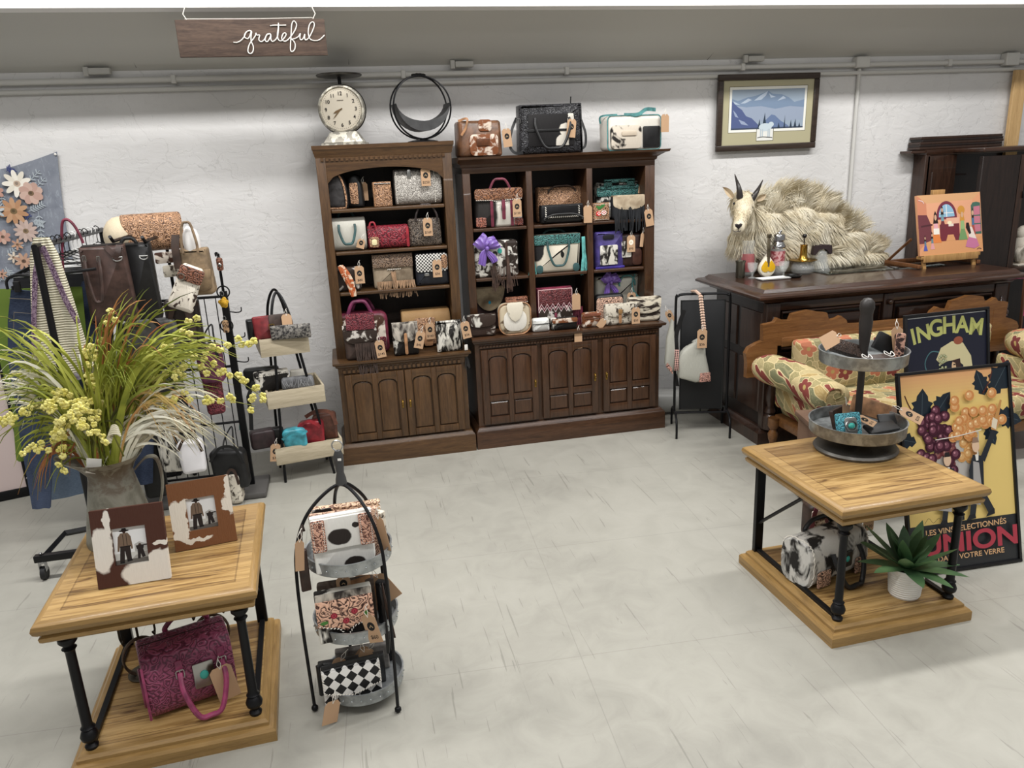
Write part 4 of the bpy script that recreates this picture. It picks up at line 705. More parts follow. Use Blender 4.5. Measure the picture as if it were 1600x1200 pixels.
# ================================================================ dark sideboard (bureau) along the wall
M['mahog'] = wood('dark_mahogany', (62, 42, 32), (30, 20, 16), (48, 32, 24), 'z', .8, .3, .3); M['mahog_x'] = wood('dark_mahogany_rail', (70, 46, 35), (34, 22, 17), (54, 36, 27), 'x', .8, .28, .35)
M['mahog_d'] = wood('near_black_mahogany', (38, 27, 23), (20, 14, 12), None, 'z', .8, .35, .2)
BT = 1.05
def sideboard():
    X0, X1, Y0, Y1 = 2.62, 4.45, 4.43, 5.15
    r = thing('sideboard', 'long dark carved wooden sideboard behind the floral settee, goat lying on top', 'sideboard', ((X0+X1)/2, (Y0+Y1)/2, 0)); cx, cy = (X0+X1)/2, (Y0+Y1)/2; W_, D_ = X1-X0, Y1-Y0
    b = MB(); b.box((0, .01, .5), (W_-.04, D_-.04, .92)); b.build('carcass', M['mahog_d'], r)
    b = MB(); b.rloft(W_, D_, [(.0, .955), (.02, .96), (.03, .975), (.05, .985), (.085, .99), (.1, 1.0), (.1, 1.012), (.085, 1.022), (.05, 1.03), (.03, 1.05)]); b.build('top', M['mahog_x'], r, smooth=30)
    b = MB(); b.rloft(W_, D_, [(.03, 0), (.03, .08), (.012, .1), (0, .11)]); b.build('plinth', M['mahog'], r)
    yf = -D_/2
    for x in (-W_/2+.05, -.02, W_/2-.05): b = MB(); b.box((x, yf+.006, .53), (.1 if abs(x) > .1 else .07, .05, .85), .006); b.build('front_post', M['mahog'], r)
    for z0, z1 in ((.9, .955), (.56, .62), (.11, .16)): b = MB(); b.box((0, yf+.012, (z0+z1)/2), (W_-.2, .035, z1-z0), .005); b.build('front_rail', M['mahog_x'], r)
    for x0, x1 in ((-W_/2+.12, -.075), (.035, W_/2-.12)):
        for z0, z1 in ((.64, .885), (.18, .54)):
            b = MB(); o = [(x0, z0), (x1, z0), (x1, z1), (x0, z1)]; b.tube([(x, yf+.002, z) for x, z in o], .011, 6, closed=True); b.slab([(x0+.04, z0+.035), (x1-.04, z0+.035), (x1-.04, z1-.035), (x0+.04, z1-.035)], .03, (0, yf+.012, 0), .012); b.build('raised_panel', M['mahog_x'], r)
    b = MB(); b.sph((-.02, yf-.03, .9), (.02, .02, .02), 12); b.build('knob', M['mahog_x'], r)
    for x in (-W_/2+.05, W_/2-.05):        # carved capitals on the posts
        b = MB(); 
        for k in range(5): a = PI*(k/4); b.sph((x-.035*math.cos(a), yf-.03-.02*math.sin(a), .80), (.012, .012, .028), 8); b.sph((x-.045*math.cos(a), yf-.03-.02*math.sin(a), .755), (.013, .013, .02), 8)
        b.lathe([(.02, .72), (.05, .735), (.045, .745), (.028, .77), (.034, .79), (.026, .82), (.012, .85), (.006, .87)], (x, yf-.02, 0), 14); b.build('carved_capital', M['mahog_x'], r)
        b = MB(); b.lathe([(.045, .11), (.045, .2), (.03, .215), (.038, .23), (.03, .25), (.022, .27), (.034, .32), (.036, .36), (.02, .42), (.016, .5), (.02, .6), (.03, .64), (.02, .66), (.03, .69), (.022, .72)], (x, yf-.03, 0), 14); b.build('turned_post', M['mahog'], r)
    for y0, y1 in ((-D_/2+.06, -.02), (.02, D_/2-.06)):     # side panels facing left
        for z0, z1 in ((.2, .54), (.6, .88)): b = MB(); b.box((-W_/2+.02, (y0+y1)/2, (z0+z1)/2), (.02, y1-y0, z1-z0), .008); b.build('side_panel', M['mahog'], r)
    return r
sideboard()
gl = MB(); gl.box((3.75, 4.96, BT+.004), (.95, .42, .007), .002); tag(gl.build('glass_plate', glass((210, 220, 218), .05)), 'thin glass sheet lying on the sideboard top beside the easel', 'glass plate')
# ================================================================ goat
def blob(parts, vox=.014, sm=6):
    b = MB()
    for k in parts:
        if k[0] == 'e': b.sph(k[1], k[2], 16, k[3] if len(k) > 3 else None)
        else: b.tube(k[1], k[2], 14)
    me = bpy.data.meshes.new('t'); b.bm.to_mesh(me); b.bm.free(); o = bpy.data.objects.new('t', me); sc.collection.objects.link(o)
    m = o.modifiers.new('r', 'REMESH'); m.mode = 'VOXEL'; m.voxel_size = vox; s_ = o.modifiers.new('s', 'SMOOTH'); s_.iterations = sm; s_.factor = .6
    dg = bpy.context.evaluated_depsgraph_get(); me2 = bpy.data.meshes.new_from_object(o.evaluated_get(dg)); bpy.data.objects.remove(o); bpy.data.meshes.remove(me)
    me2.polygons.foreach_set('use_smooth', [True]*len(me2.polygons)); me2.materials.clear(); return me2
def goat():
    gx, gy = 3.15, 5.15
    r = thing('mountain_goat', 'shaggy cream mountain goat mount with black horns lying on the dark sideboard', 'taxidermy goat', (gx, gy, BT))
    hy = -.20
    def W(px, py, y): p = ony(px, py, gy+y); return Vector((p.x-gx, y, p.z-BT))
    hd = W(1165, 318, hy); nz = W(1154, 357, hy-.17)      # forehead, nose
    sh = W(1235, 330, .02); rump = W(1335, 395, .02)
    body = [('e', W(1228, 345, .0), (.24, .17, .22)), ('e', W(1262, 350, .0), (.24, .17, .2)), ('e', W(1300, 375, .02), (.24, .17, .17)), ('e', W(1345, 400, .02), (.17, .15, .10)),
            ('e', W(1215, 390, -.01), (.22, .16, .2)), ('e', W(1280, 402, 0), (.32, .17, .12)), ('e', W(1185, 350, -.06), (.15, .14, .18)), ('e', W(1168, 375, -.05), (.11, .11, .13)),
            ('e', hd+Vector((.01, .05, -.0)), (.068, .09, .085)), ('t', [hd+Vector((0, .02, -.0)), hd.lerp(nz, .5)+Vector((0, 0, .006)), nz], [.066, .052, .040]), ('e', nz+Vector((0, -.004, -.004)), (.042, .03, .033)), ('e', nz+Vector((.002, .016, -.028)), (.032, .032, .022))]
    me = blob(body, .013, 5)
    n = NT('goat_coat', .75, spec=.2); v = n.co(); n.col(n.ramp(n.noise(v, 6, 4), [(.3, (204, 190, 160)), (.7, (226, 218, 198))])); n.bump(n.noise(n.co((60, 60, 20)), 2, 3), .4, .004)
    zmin = 0.004
    for q in me.vertices: q.co.z = max(q.co.z, zmin)
    me.materials.append(n.m); ob = bpy.data.objects.new('body', me); sc.collection.objects.link(ob); ob.parent = r
    # fur ribbons
    rnd = random.Random(7); bm = bmesh.new(); me.calc_loop_triangles(); tris = me.loop_triangles; ar = [t.area for t in tris]; cum = []; s_ = 0
    for a in ar: s_ += a; cum.append(s_)
    import bisect
    N = 26000; verts = []; faces = []; col = []
    for _ in range(N):
        t = tris[bisect.bisect_left(cum, rnd.random()*s_)]; u, w_ = rnd.random(), rnd.random()
        if u+w_ > 1: u, w_ = 1-u, 1-w_
        A_, B_, C_ = (me.vertices[i] for i in t.vertices); p = A_.co*(1-u-w_)+B_.co*u+C_.co*w_; nn = (A_.normal*(1-u-w_)+B_.normal*u+C_.normal*w_).normalized()
        if p.y > .12 or nn.z < -.6: continue
        dh = (p-hd).length; dn = (p-nz).length; face = p.y < hy-.005 and dh < .24 and p.z > nz.z-.06
        face = p.y < hy+.03 and min((p-hd.lerp(nz, f)).length for f in (0, .25, .5, .75, 1)) < .085
        if face:
            L = .012; 
            if dn < .055: continue
        else:
            top = max(0, nn.z); L = rnd.uniform(.05, .095)+.05*top*(p.x > hd.x+.08)*(rnd.random()); 
            if p.z < .07: L *= .6
            if dh < .12: L *= .6
        flow = Vector((.55, -.1, -.75)) if nn.z < .75 else Vector((.7, -.15, -.1))
        if p.x < hd.x+.1: flow = Vector((-.05, -.15, -1))
        if nn.z > .4 and p.x > hd.x+.15: flow = Vector((.35, -.1, .35))
        if face: flow = (nz-hd).normalized()
        flow = (flow+Vector((noise.noise(p*9), noise.noise(p*9+Vector((5, 5, 5))), noise.noise(p*9+Vector((9, 1, 3)))))*.7).normalized()
        d0 = (nn*(.45 if face else .9)+flow*.9).normalized(); d1 = (nn*.25+flow+Vector((0, 0, -.15))).normalized()
        if d1.dot(nn) < .05: d1 = (d1+nn*(.1-d1.dot(nn))).normalized()
        sd = d0.cross(Vector((0, 1, 0)) if rnd.random() < .8 else nn).normalized()*(.0016 if face else rnd.uniform(.0018, .0034)); p1 = p+d0*L*.4; p2 = p1+d1*L*.35; p3 = p2+(d1+flow*.6+Vector((0, 0, -.2))).normalized()*L*.35
        for q in (p1, p2, p3): q.z = max(q.z, .003)
        i0 = len(verts); verts += [p-sd, p+sd, p1-sd*.9, p1+sd*.9, p2-sd*.6, p2+sd*.6, p3]; faces += [(i0, i0+1, i0+3, i0+2), (i0+2, i0+3, i0+5, i0+4), (i0+4, i0+5, i0+6)]
    m2 = bpy.data.meshes.new('fur'); m2.from_pydata([tuple(v_) for v_ in verts], [], faces); bm.free()
    n = NT('goat_fur', .7, spec=.2); v = n.co(); nz_ = n.noise(n.co((1, 1, 1)), 7, 4, .5); n2 = n.noise(n.co((80, 80, 80)), 2, 1); n.col(n.ramp(n.math('MULTIPLY_ADD', n2, .45, n.math('MULTIPLY', nz_, .55)), [(.3, (158, 142, 114)), (.45, (200, 188, 160)), (.6, (226, 220, 202))])); m2.materials.append(n.m)
    f = bpy.data.objects.new('fur', m2); sc.collection.objects.link(f); f.parent = r; f['kind'] = 'stuff'
    hornm = plain((46, 42, 40), .35, name='horn')
    for s_, (bx, by), (mx, my), (tx, ty) in ((-1, (1156, 306), (1153, 290), (1148, 272)), (1, (1174, 309), (1184, 298), (1192, 281))):
        B0, M0, T0 = W(bx, by, hy+.0), W(mx, my, hy+.0), W(tx, ty, hy+.07); P = bez([B0-Vector((0, 0, .015)), B0.lerp(M0, .9)+Vector((s_*-.006, -.01, 0)), M0, T0], 12); b = MB(); b.tube(P, [.021*(1-i/12)**.8+.002+(.0008 if i % 2 else 0) for i in range(13)], 12); b.build('horn', hornm, r)
    earm = plain((206, 186, 156), .8, name='ear'); inner = plain((176, 140, 112), .8)
    for s_, (bx, by), (tx, ty) in ((-1, (1146, 309), (1130, 292)), (1, (1183, 313), (1197, 304))):
        B0, T0 = W(bx, by, hy+.03), W(tx, ty, hy+.0); b = MB(); d = (T0-B0); L = []; sd = Vector((-d.z, 0, d.x)).normalized()
        for i in range(9): t = i/8; ww = .022*math.sin(PI*min(t*.9+.12, 1))**.8; c_ = B0+d*t; L.append([c_-sd*ww+Vector((0, -.004, 0)), c_+Vector((0, .008, 0)), c_+sd*ww+Vector((0, -.004, 0)), c_+Vector((0, .016, 0))])
        b.rings(L); e = b.build('ear', earm, r)
    blk = plain((14, 12, 12), .15, name='eye_black')
    for (x, y) in ((1147, 318), (1175, 325)): b = MB(); p = W(x, y, hy-.055); b.sph(p, (.0085, .0095, .0085), 12); b.build('eye', blk, r)
    ns = plain((34, 28, 30), .4, name='nose_skin'); b = MB(); p = W(1154, 353, hy-.215)
    o = [(-.026, .012), (-.014, .016), (0, .010), (.014, .016), (.026, .012), (.022, -.004), (.006, -.016), (0, -.022), (-.006, -.016), (-.022, -.004)]; b.slab(o, .014, p, .005, .002); b.build('nose', ns, r, smooth=60)
    b = MB(); b.tube([p+Vector((0, .0, -.018)), p+Vector((0, .004, -.034))], .0022, 6); b.tube(crom([p+Vector((-.03, .02, -.030)), p+Vector((-.015, .008, -.038)), p+Vector((0, .004, -.035)), p+Vector((.015, .008, -.038)), p+Vector((.03, .02, -.030))], 4), .0022, 6); b.build('mouth', ns, r)
    return r
goat()
# ================================================================ glassware on the sideboard
def gz(px, py): p = onz(px, py, BT); return (p.x, p.y, BT+.0008)
_g = NT('clear_glass', .06, spec=1., alpha=.16); _g.col((226, 230, 228)); GL = _g.m
def lat(name, label, cat, loc, prof, m, n=24, group=None, sy=1.):
    b = MB(); b.lathe(prof, n=n, sy=sy); o = b.build(name, m, None, loc); return tag(o, label, cat, group)
k = lambda px: px*.0043
pw = thing('pewter_tumbler', 'small grey pewter tumbler at the left end of the glassware group', 'cup', (2.70, 4.92, BT)); b = MB(); b.lathe([(0, 0), (.028, 0), (.031, .006), (.031, .1), (.035, .112), (.036, .12), (.033, .12), (.028, .1), (.027, .01), (0, .008)]); b.build('cup', metal((120, 118, 106), .4), pw)
stem = [(0, 0), (.028, 0), (.028, .003), (.008, .01), (.006, .03), (.02, .045), (.032, .07), (.036, .105), (.034, .105), (.029, .07), (.017, .048), (0, .04)]
lat('stemmed_glass', 'small stemmed glass beside the pewter tumbler', 'glass', (2.765, 4.87, BT+.001), stem, GL, group=None)
lat('stemmed_glass', 'small stemmed glass on the right in front of the cocktail shaker', 'glass', (2.975, 4.82, BT+.001), stem, GL)
tr = MB(); tr.rloft(.21, .09, [(-.01, 0), (0, .004), (.004, .012), (0, .012), (-.006, .006)]); tag(tr.build('white_tray', plain((222, 224, 222), .3), None, (2.86, 4.76, BT)), 'low white tray in front of the mandolin bottle', 'tray')
jar = thing('glass_jar', 'tall clear glass jar with red print behind the mandolin bottle', 'jar', (2.80, 5.0, BT)); b = MB(); b.lathe([(0, 0), (.045, 0), (.048, .01), (.048, .24), (.044, .25), (.044, .245), (.044, .012), (0, .01)]); b.build('vessel', GL, jar); b = MB(); b.lathe([(.044, .03), (.046, .03), (.046, .155), (.044, .155)], n=24); b.build('red_print', plain((168, 26, 36), .4), jar)
mb_ = thing('mandolin_bottle', 'white and yellow mandolin-shaped bottle with long neck on the sideboard', 'bottle', (2.872, 4.87, BT)); b = MB(); o = [(.062*math.cos(t)*(1-.0*math.sin(t)) * (1 if math.sin(t) < 0 else (1-.75*math.sin(t)**1.6)), .062+.062*math.sin(t)*(1 if math.sin(t) < 0 else 1.6)) for t in (2*PI*i/28 for i in range(28))]; b.slab(o, .045, bev=.016); b.build('belly', plain((226, 220, 202), .3), mb_)
b = MB(); b.slab([(x*.5-.022, .035+(z-.035)*.5) for x, z in o], .004, (0, -.024, .02), .001); b.slab([(x*.5+.022, .035+(z-.035)*.5) for x, z in o], .004, (0, -.0245, .02), .001); b.build('yellow_patch', plain((206, 160, 24), .3), mb_)
b = MB(); b.box((0, -.018, .17), (.022, .02, .2), .006); b.box((0, -.018, .285), (.03, .024, .03), .006); b.build('neck', metal((150, 138, 116), .35), mb_)
cs = thing('cocktail_shaker', 'glass cocktail shaker with pink printed band and chrome cap', 'shaker', (2.985, 4.92, BT)); b = MB(); b.lathe([(0, 0), (.038, 0), (.042, .02), (.05, .19), (.046, .2), (.046, .19), (.038, .02), (0, .012)]); b.build('vessel', GL, cs)
b = MB(); b.lathe([(.0445, .07), (.0455, .07), (.0495, .17), (.0485, .17)], n=24); b.build('pink_band', hide((206, 160, 160), (150, 60, 70), 30, .5, .05, 61), cs)
b = MB(); b.lathe([(.05, .19), (.053, .195), (.053, .205), (.044, .22), (.036, .235), (.045, .245), (.045, .275), (.04, .285), (.014, .293), (.01, .3), (0, .3)]); b.sph((.012, 0, .305), .011, 10); b.build('cap', plain((190, 190, 192), .15, 1), cs)
sh = thing('salt_shaker', 'second smaller shaker with domed chrome lid beside the cocktail shaker', 'shaker', (2.925, 4.99, BT)) if 0 else None
ad = thing('ashtray', 'small black round dish on the sideboard edge', 'dish', (3.02, 4.77, BT)); b = MB(); b.lathe([(0, 0), (.045, 0), (.058, .012), (.058, .018), (.05, .018), (.04, .008), (0, .008)]); b.build('dish', plain((22, 22, 22), .3), ad)
bd = thing('brass_decanter', 'squat cut-glass jar with brass saucer, column and black knob', 'decanter', (3.16, 4.88, BT)); b = MB(); b.lathe([(0, 0), (.06, 0), (.078, .02), (.082, .045), (.075, .07), (.06, .085), (.056, .08), (.07, .06), (.075, .04), (.06, .012), (0, .01)]); b.build('bowl', GL, bd)
b = MB(); b.lathe([(.03, .088), (.085, .092), (.096, .1), (.09, .103), (.04, .1), (.028, .115), (.025, .14), (.024, .2), (.027, .205), (.0, .207)]); b.build('brass_column', plain((186, 150, 70), .25, 1), bd); b = MB(); b.cyl((0, 0, .2), (0, 0, .255), .0035); b.sph((0, 0, .265), .016, 12); b.build('knob', plain((20, 18, 18), .3), bd)
bj = thing('bell_jar', 'clear glass bell with a dark carved wooden yoke on top', 'bell', (3.335, 4.93, BT)); b = MB(); b.lathe([(.066, 0), (.07, .004), (.058, .03), (.048, .07), (.044, .11), (.036, .14), (.0, .155), (0, .148), (.032, .135), (.04, .1), (.045, .06), (.055, .025)]); b.build('bell', GL, bj)
b = MB(); o = [(-.075, .125), (-.062, .118), (-.05, .13), (-.03, .155), (0, .162), (.03, .155), (.05, .13), (.062, .118), (.075, .125), (.072, .165), (.066, .185), (.05, .18), (.04, .188), (.02, .184), (0, .192), (-.02, .184), (-.04, .188), (-.05, .18), (-.066, .185), (-.072, .165)]; b.prism(o, -.018, .018); b.build('yoke', plain((46, 34, 36), .6), bj)
# ================================================================ easel + painting
def easel():
    a = ony(1427, 402, 4.74); c = ony(1537, 387, 4.72); t = ony(1412, 306, 4.86); W_ = .53; H_ = .42; cx = (a.x+c.x)/2-.01
    e = thing('table_easel', 'small wooden table easel holding the orange kitchen painting', 'easel', (cx-.02, 4.86, BT), .03); wd = wood('easel_beech', (186, 146, 92), (142, 102, 58), None, 'z', 1, .5); wdk = wood('easel_walnut', (120, 78, 46), (80, 50, 28), None, 'z', 1, .5)
    for s_ in (-1, 1): b = MB(); b.box((s_*.21, -.12, .24), (.028, .02, .5), .003, Matrix.Rotation(-.22, 4, 'X')); b.build('front_leg', wd, e)
    b = MB(); b.box((0, -.16, .078), (.5, .05, .022), .003); b.box((0, -.185, .07), (.46, .012, .05), .003); b.build('ledge', wd, e)
    b = MB(); b.box((-.03, -.03, .50), (.1, .03, .06), .003); b.box((-.03, -.035, .32), (.03, .02, .42), .003, Matrix.Rotation(-.22, 4, 'X')); b.build('top_clamp', wd, e)
    b = MB(); b.box((-.26, -.02, .02), (.026, .34, .026), .003); b.build('base_runner', wdk, e); b = MB(); b.box((.24, -.02, .02), (.026, .34, .026), .003); b.build('base_runner', wdk, e); b = MB(); b.tube([(-.26, .13, .03), (-.24, -.06, .2)], .011, 4); b.build('side_stay', wdk, e); b = MB(); b.box((0, .13, .02), (.5, .026, .026), .003); b.build('cross_bar', wdk, e)
    p = thing('kitchen_painting', 'orange naive painting of women in a kitchen, standing on the small easel', 'painting', (cx-.01, 4.675, BT+.093), .03, rx=-.22)
    b = MB(); b.box((0, .012, H_/2), (W_, .022, H_), .002); b.build('canvas', plain((206, 150, 110), .7), p)
    A = Art(); X = lambda u: -W_/2+u*W_; Z = lambda v: v*H_
    def P(L, c): A.poly([(X(u), Z(v)) for u, v in L], c)
    A.rect(X(0), 0, X(1), H_, (222, 150, 104)); P([(0, 1), (1, 1), (.87, .88), (.14, .86)], (214, 158, 106)); P([(0, 0), (1, 0), (1, .26), (.8, .25), (.14, .25)], (216, 148, 92)); P([(0, 1), (.14, .86), (.14, .25), (0, .1)], (206, 128, 92)); P([(.14, .86), (.87, .88), (.87, .28), (.14, .25)], (226, 156, 116))
    P([(.0, .68), (.14, .67), (.2, .5), (.2, .25), (.06, .2), (0, .2)], (112, 52, 60)); P([(.04, .5), (.22, .52), (.22, .49), (.04, .47)], (80, 36, 44))
    A.ell(X(.45), Z(.62), .085, .11, (122, 44, 62), 24, 0, 0, PI); A.rect(X(.45)-.085, Z(.58), X(.45)+.085, Z(.62)+.002, (122, 44, 62)); A.ell(X(.45), Z(.62), .066, .088, (132, 178, 206), 24, 0, 0, PI); A.rect(X(.45)-.003, Z(.62), X(.45)+.003, Z(.82), (232, 226, 220)); A.rect(X(.45)-.06, Z(.68), X(.45)+.06, Z(.69), (232, 226, 220))
    A.rect(X(.33), Z(.22), X(.64), Z(.5), (118, 40, 52)); A.rect(X(.44), Z(.5), X(.64), Z(.6), (228, 170, 140)); P([(.42, .22), (.45, .32), (.54, .32), (.57, .22)], (216, 148, 92)); A.rect(X(.47), Z(.46), X(.55), Z(.5), (222, 206, 190)); A.ell(X(.49), Z(.52), .018, .012, (232, 222, 180))
    P([(.84, .3), (.84, .78), (.87, .83), (.93, .84), (.99, .82), (.99, .3)], (62, 104, 88)); P([(.88, .34), (.88, .76), (.98, .77), (.98, .34)], (196, 110, 130)); A.rect(X(.88), Z(.6), X(.98), Z(.62), (62, 104, 88)); A.rect(X(.88), Z(.46), X(.98), Z(.48), (62, 104, 88))
    def lady(u, v, s_, dress, top, hair, w_=.04):
        P([(u-w_*s_*1.6, v), (u+w_*s_*1.6, v), (u+w_*s_*.6, v+.2*s_), (u-w_*s_*.6, v+.2*s_)], dress); P([(u-w_*s_*.8, v+.18*s_), (u+w_*s_*.8, v+.18*s_), (u+w_*s_*.55, v+.34*s_), (u-w_*s_*.55, v+.34*s_)], top); P([(u-w_*s_*.8, v+.32*s_), (u+w_*s_*.8, v+.32*s_), (u+w_*s_*.4, v+.48*s_), (u, v+.53*s_), (u-w_*s_*.4, v+.48*s_)], hair); A.ell(X(u), Z(v+.42*s_), .010*s_, .02*s_, (206, 160, 126))
    lady(.27, .2, 1.0, (226, 122, 52), (226, 160, 170), (40, 26, 24), .05); A.rect(X(.23), Z(.34), X(.32), Z(.44), (232, 226, 212)); lady(.38, .42, .75, (112, 44, 52), (110, 150, 160), (40, 26, 24)); lady(.09, .08, .5, (80, 86, 170), (90, 120, 140), (44, 28, 26)); lady(.2, .1, .55, (220, 150, 150), (96, 130, 140), (44, 28, 26))
    A.ell(X(.68), Z(.72), .03, .03, (206, 140, 44)); lady(.69, .22, 1., (110, 150, 90), (140, 176, 110), (206, 140, 44), .045); lady(.86, .3, .85, (176, 70, 60), (70, 110, 160), (60, 30, 28), .025)
    P([(.72, .1), (.86, .06), (.94, .1), (.9, .24), (.8, .3), (.75, .2)], (198, 110, 150)); P([(.78, .26), (.9, .22), (.84, .42), (.77, .44)], (226, 208, 196)); P([(.74, .42), (.79, .3), (.82, .32), (.79, .5), (.75, .5)], (36, 24, 24)); A.line([(X(.9), Z(.04)), (X(.93), Z(.06)), (X(.97), Z(.045))], .004, (90, 60, 60))
    A.line([(X(.02), Z(.92)), (X(.08), Z(.9)), (X(.1), Z(.86))], .006, (230, 196, 190)); A.build('picture', p, (0, .0008, 0), sat=.85)
easel()
# ================================================================ tall dark cupboard pieces at the right
def armoire():
    Yf = 5.26; a = ony(1436, 238, Yf); X0 = a.x+.06; X1 = 5.6; yc = 5.32
    r = thing('armoire', 'tall dark wooden cupboard rising behind the sideboard on the right', 'cupboard', ((X0+X1)/2, yc, 0)); W_ = X1-X0; zt = a.z
    b = MB(); b.box((-W_/2+.02, 0, zt/2), (.04, .13, zt), .003); b.build('side_panel', M['mahog'], r)
    b = MB(); b.box((0, .06, zt/2), (W_-.05, .02, zt-.02)); b.build('back_panel', M['mahog_d'], r)
    b = MB(); b.rloft(W_, .14, [(-.01, zt-.03), (0, zt-.02), (.004, zt-.01), (.006, zt), (.006, zt+.012), (0, zt+.016)]); b.build('cornice', M['mahog_x'], r); b = MB(); b.box((-W_/2-.05, 0, zt+.002), (.16, .13, .02), .004); b.build('cornice_end', M['mahog_x'], r)
    b = MB(); b.box((-W_/2+.15, -.055, zt/2), (.26, .02, zt-.06), .004); b.box((-W_/2+.15, -.066, zt-.35), (.17, .01, .4), .004); b.build('door', M['mahog'], r)
    b = MB(); b.box((-W_/2+.33, -.0, zt-.18), (.12, .1, .012)); b.build('shelf', M['mahog_d'], r)
    xl = ony(1527, 300, 4.99).x-(X0+X1)/2; xr = ony(1586, 300, 4.99).x-(X0+X1)/2; z2 = ony(1560, 233, 4.99).z; yo = 4.99-yc
    b = MB(); b.box(((xl+xr)/2, yo, z2/2-.02), (xr-xl, .04, z2-.05), .004); b.build('door', M['mahog_d'], r); b = MB(); b.box((xr+.02, yo+.01, z2/2-.02), (.07, .06, z2-.05), .006); b.build('front_post', M['mahog'], r)
    b = MB(); b.box(((xl+W_/2)/2-.02, yo+.13, z2), (W_/2-xl, .34, .03), .008); b.build('top_board', M['mahog_x'], r)
    b = MB(); b.box(((xr+W_/2)/2+.02, yo+.16, .93), (W_/2-xr-.05, .28, .025), .003); b.build('shelf', M['mahog_x'], r)
    b = MB(); b.box((xr+.05, yo-.025, 1.5), (.012, .02, .05), .004); b.build('hinge', M['iron'], r)
    zz = zt+.0165; q0, q1 = ony(1442, 215, 5.24), ony(1573, 212, 5.24); rnd = random.Random(4)
    for i in range(5):
        b = MB(); w_ = q1.x-q0.x-rnd.random()*.03; b.box((0, 0, .0095), (w_, .13, .0185), .002); tag(b.build('dark_board', M['mahog_d' if i % 2 else 'mahog'], None, ((q0.x+q1.x)/2+rnd.uniform(-.01, .01), 5.325, zz+i*.0188)), ['lowest dark board of the stack on the tall cupboard', 'second dark board from the bottom of the stack on the cupboard', 'middle dark board of the stack on the tall cupboard', 'second dark board from the top of the stack on the cupboard', 'topmost dark board of the stack on the tall cupboard'][i], 'board', 'boards stacked on the tall cupboard')
    # sculpture on inner shelf
    px = ony(1603, 380, 5.05); b = MB(); b.sph((0, 0, .14), (.075, .06, .14), 16); b.sph((-.02, 0, .25), (.05, .045, .06), 14); b.tube(crom([(-.06, -.03, .05), (-.09, -.05, .12), (-.03, -.06, .17)], 5), .022, 8); b.box((0, 0, .008), (.16, .12, .016), .006)
    tag(b.build('carved_figure', hide((214, 206, 192), (150, 138, 122), 14, .6, .1, 71), None, (px.x+.03, 5.1, .9435)), 'pale carved stone figure on the cupboard shelf at the right edge', 'sculpture')
armoire()
a = ony(1593, 90, 5.32); c = ony(1585, 225, 5.32); b = MB(); b.box((a.x+.045, 5.34, 1.2), (.11, .03, 2.42), .003); tag(b.build('pine_board', wood('pine', (206, 172, 122), (170, 134, 86), None, 'z', 1, .6)), 'tall bare pine board leaning upright at the right wall', 'board')
# ================================================================ settee
def up_mat():
    n = NT('floral_tapestry', .85, spec=.2); v = n.co(); sp = n.n('ShaderNodeSeparateXYZ'); n.l(v, sp.inputs[0]); cb = n.n('ShaderNodeCombineXYZ')
    n.l(n.math('MULTIPLY_ADD', sp.outputs[1], .45, sp.outputs[0]), cb.inputs[0]); n.l(n.math('MULTIPLY_ADD', sp.outputs[1], -.9, sp.outputs[2]), cb.inputs[1])
    dn = n.n('ShaderNodeTexNoise', Scale=7., Detail=1); n.l(cb.outputs[0], dn.inputs[0]); mv = n.n('ShaderNodeVectorMath', operation='MULTIPLY_ADD'); n.l(dn.outputs['Color'], mv.inputs[0]); mv.inputs[1].default_value = (.07, .07, 0); n.l(cb.outputs[0], mv.inputs[2])
    def vor(src, sc2, feat='F1', rnd=.8): k = n.n('ShaderNodeTexVoronoi', Scale=sc2, feature=feat, Randomness=rnd, voronoi_dimensions='2D'); n.l(src, k.inputs[0]); return k
    L = vor(mv.outputs[0], 17); le = vor(mv.outputs[0], 17, 'DISTANCE_TO_EDGE'); leaf = n.ramp(L.outputs['Color'], [(0, (176, 160, 118)), (.3, (128, 122, 84)), (.5, (186, 168, 126)), (.7, (104, 108, 82)), (.85, (160, 138, 92))])
    vein = n.ramp(n.math('SINE', n.math('MULTIPLY', n.noise(mv.outputs[0], 30, 1), 40.)), [(.2, (0, 0, 0)), (.6, (255, 255, 255))]); leaf = n.mix(n.math('MULTIPLY', vein, .18), leaf, (206, 190, 146)); base = n.mix(n.ramp(le.outputs[0], [(.02, (255, 255, 255)), (.05, (0, 0, 0))]), leaf, (202, 184, 140))
    F = vor(cb.outputs[0], 6.5, 'F1', .55); df = n.n('ShaderNodeVectorMath', operation='SUBTRACT'); n.l(cb.outputs[0], df.inputs[0]); n.l(F.outputs['Position'], df.inputs[1]); s2 = n.n('ShaderNodeSeparateXYZ'); n.l(df.outputs[0], s2.inputs[0]); an = n.math('ARCTAN2', s2.outputs[1], s2.outputs[0]); pet = n.math('MULTIPLY_ADD', n.math('ABSOLUTE', n.math('COSINE', n.math('MULTIPLY', an, 2.5))), -.14, F.outputs[0])
    sel = n.ramp(F.outputs['Color'], [(.3, (122, 62, 56)), (.48, (176, 112, 86)), (.7, (110, 56, 54)), (.75, (150, 140, 100))], 'CONSTANT')
    c = n.mix(n.ramp(pet, [(.235, (255, 255, 255)), (.245, (0, 0, 0))]), base, (206, 188, 146)); c = n.mix(n.ramp(pet, [(.205, (255, 255, 255)), (.215, (0, 0, 0))]), c, sel); c = n.mix(n.ramp(F.outputs[0], [(.075, (255, 255, 255)), (.09, (0, 0, 0))]), c, (168, 146, 92)); n.col(c); n.bump(n.noise(v, 300, 2), .25, .002); return n.m
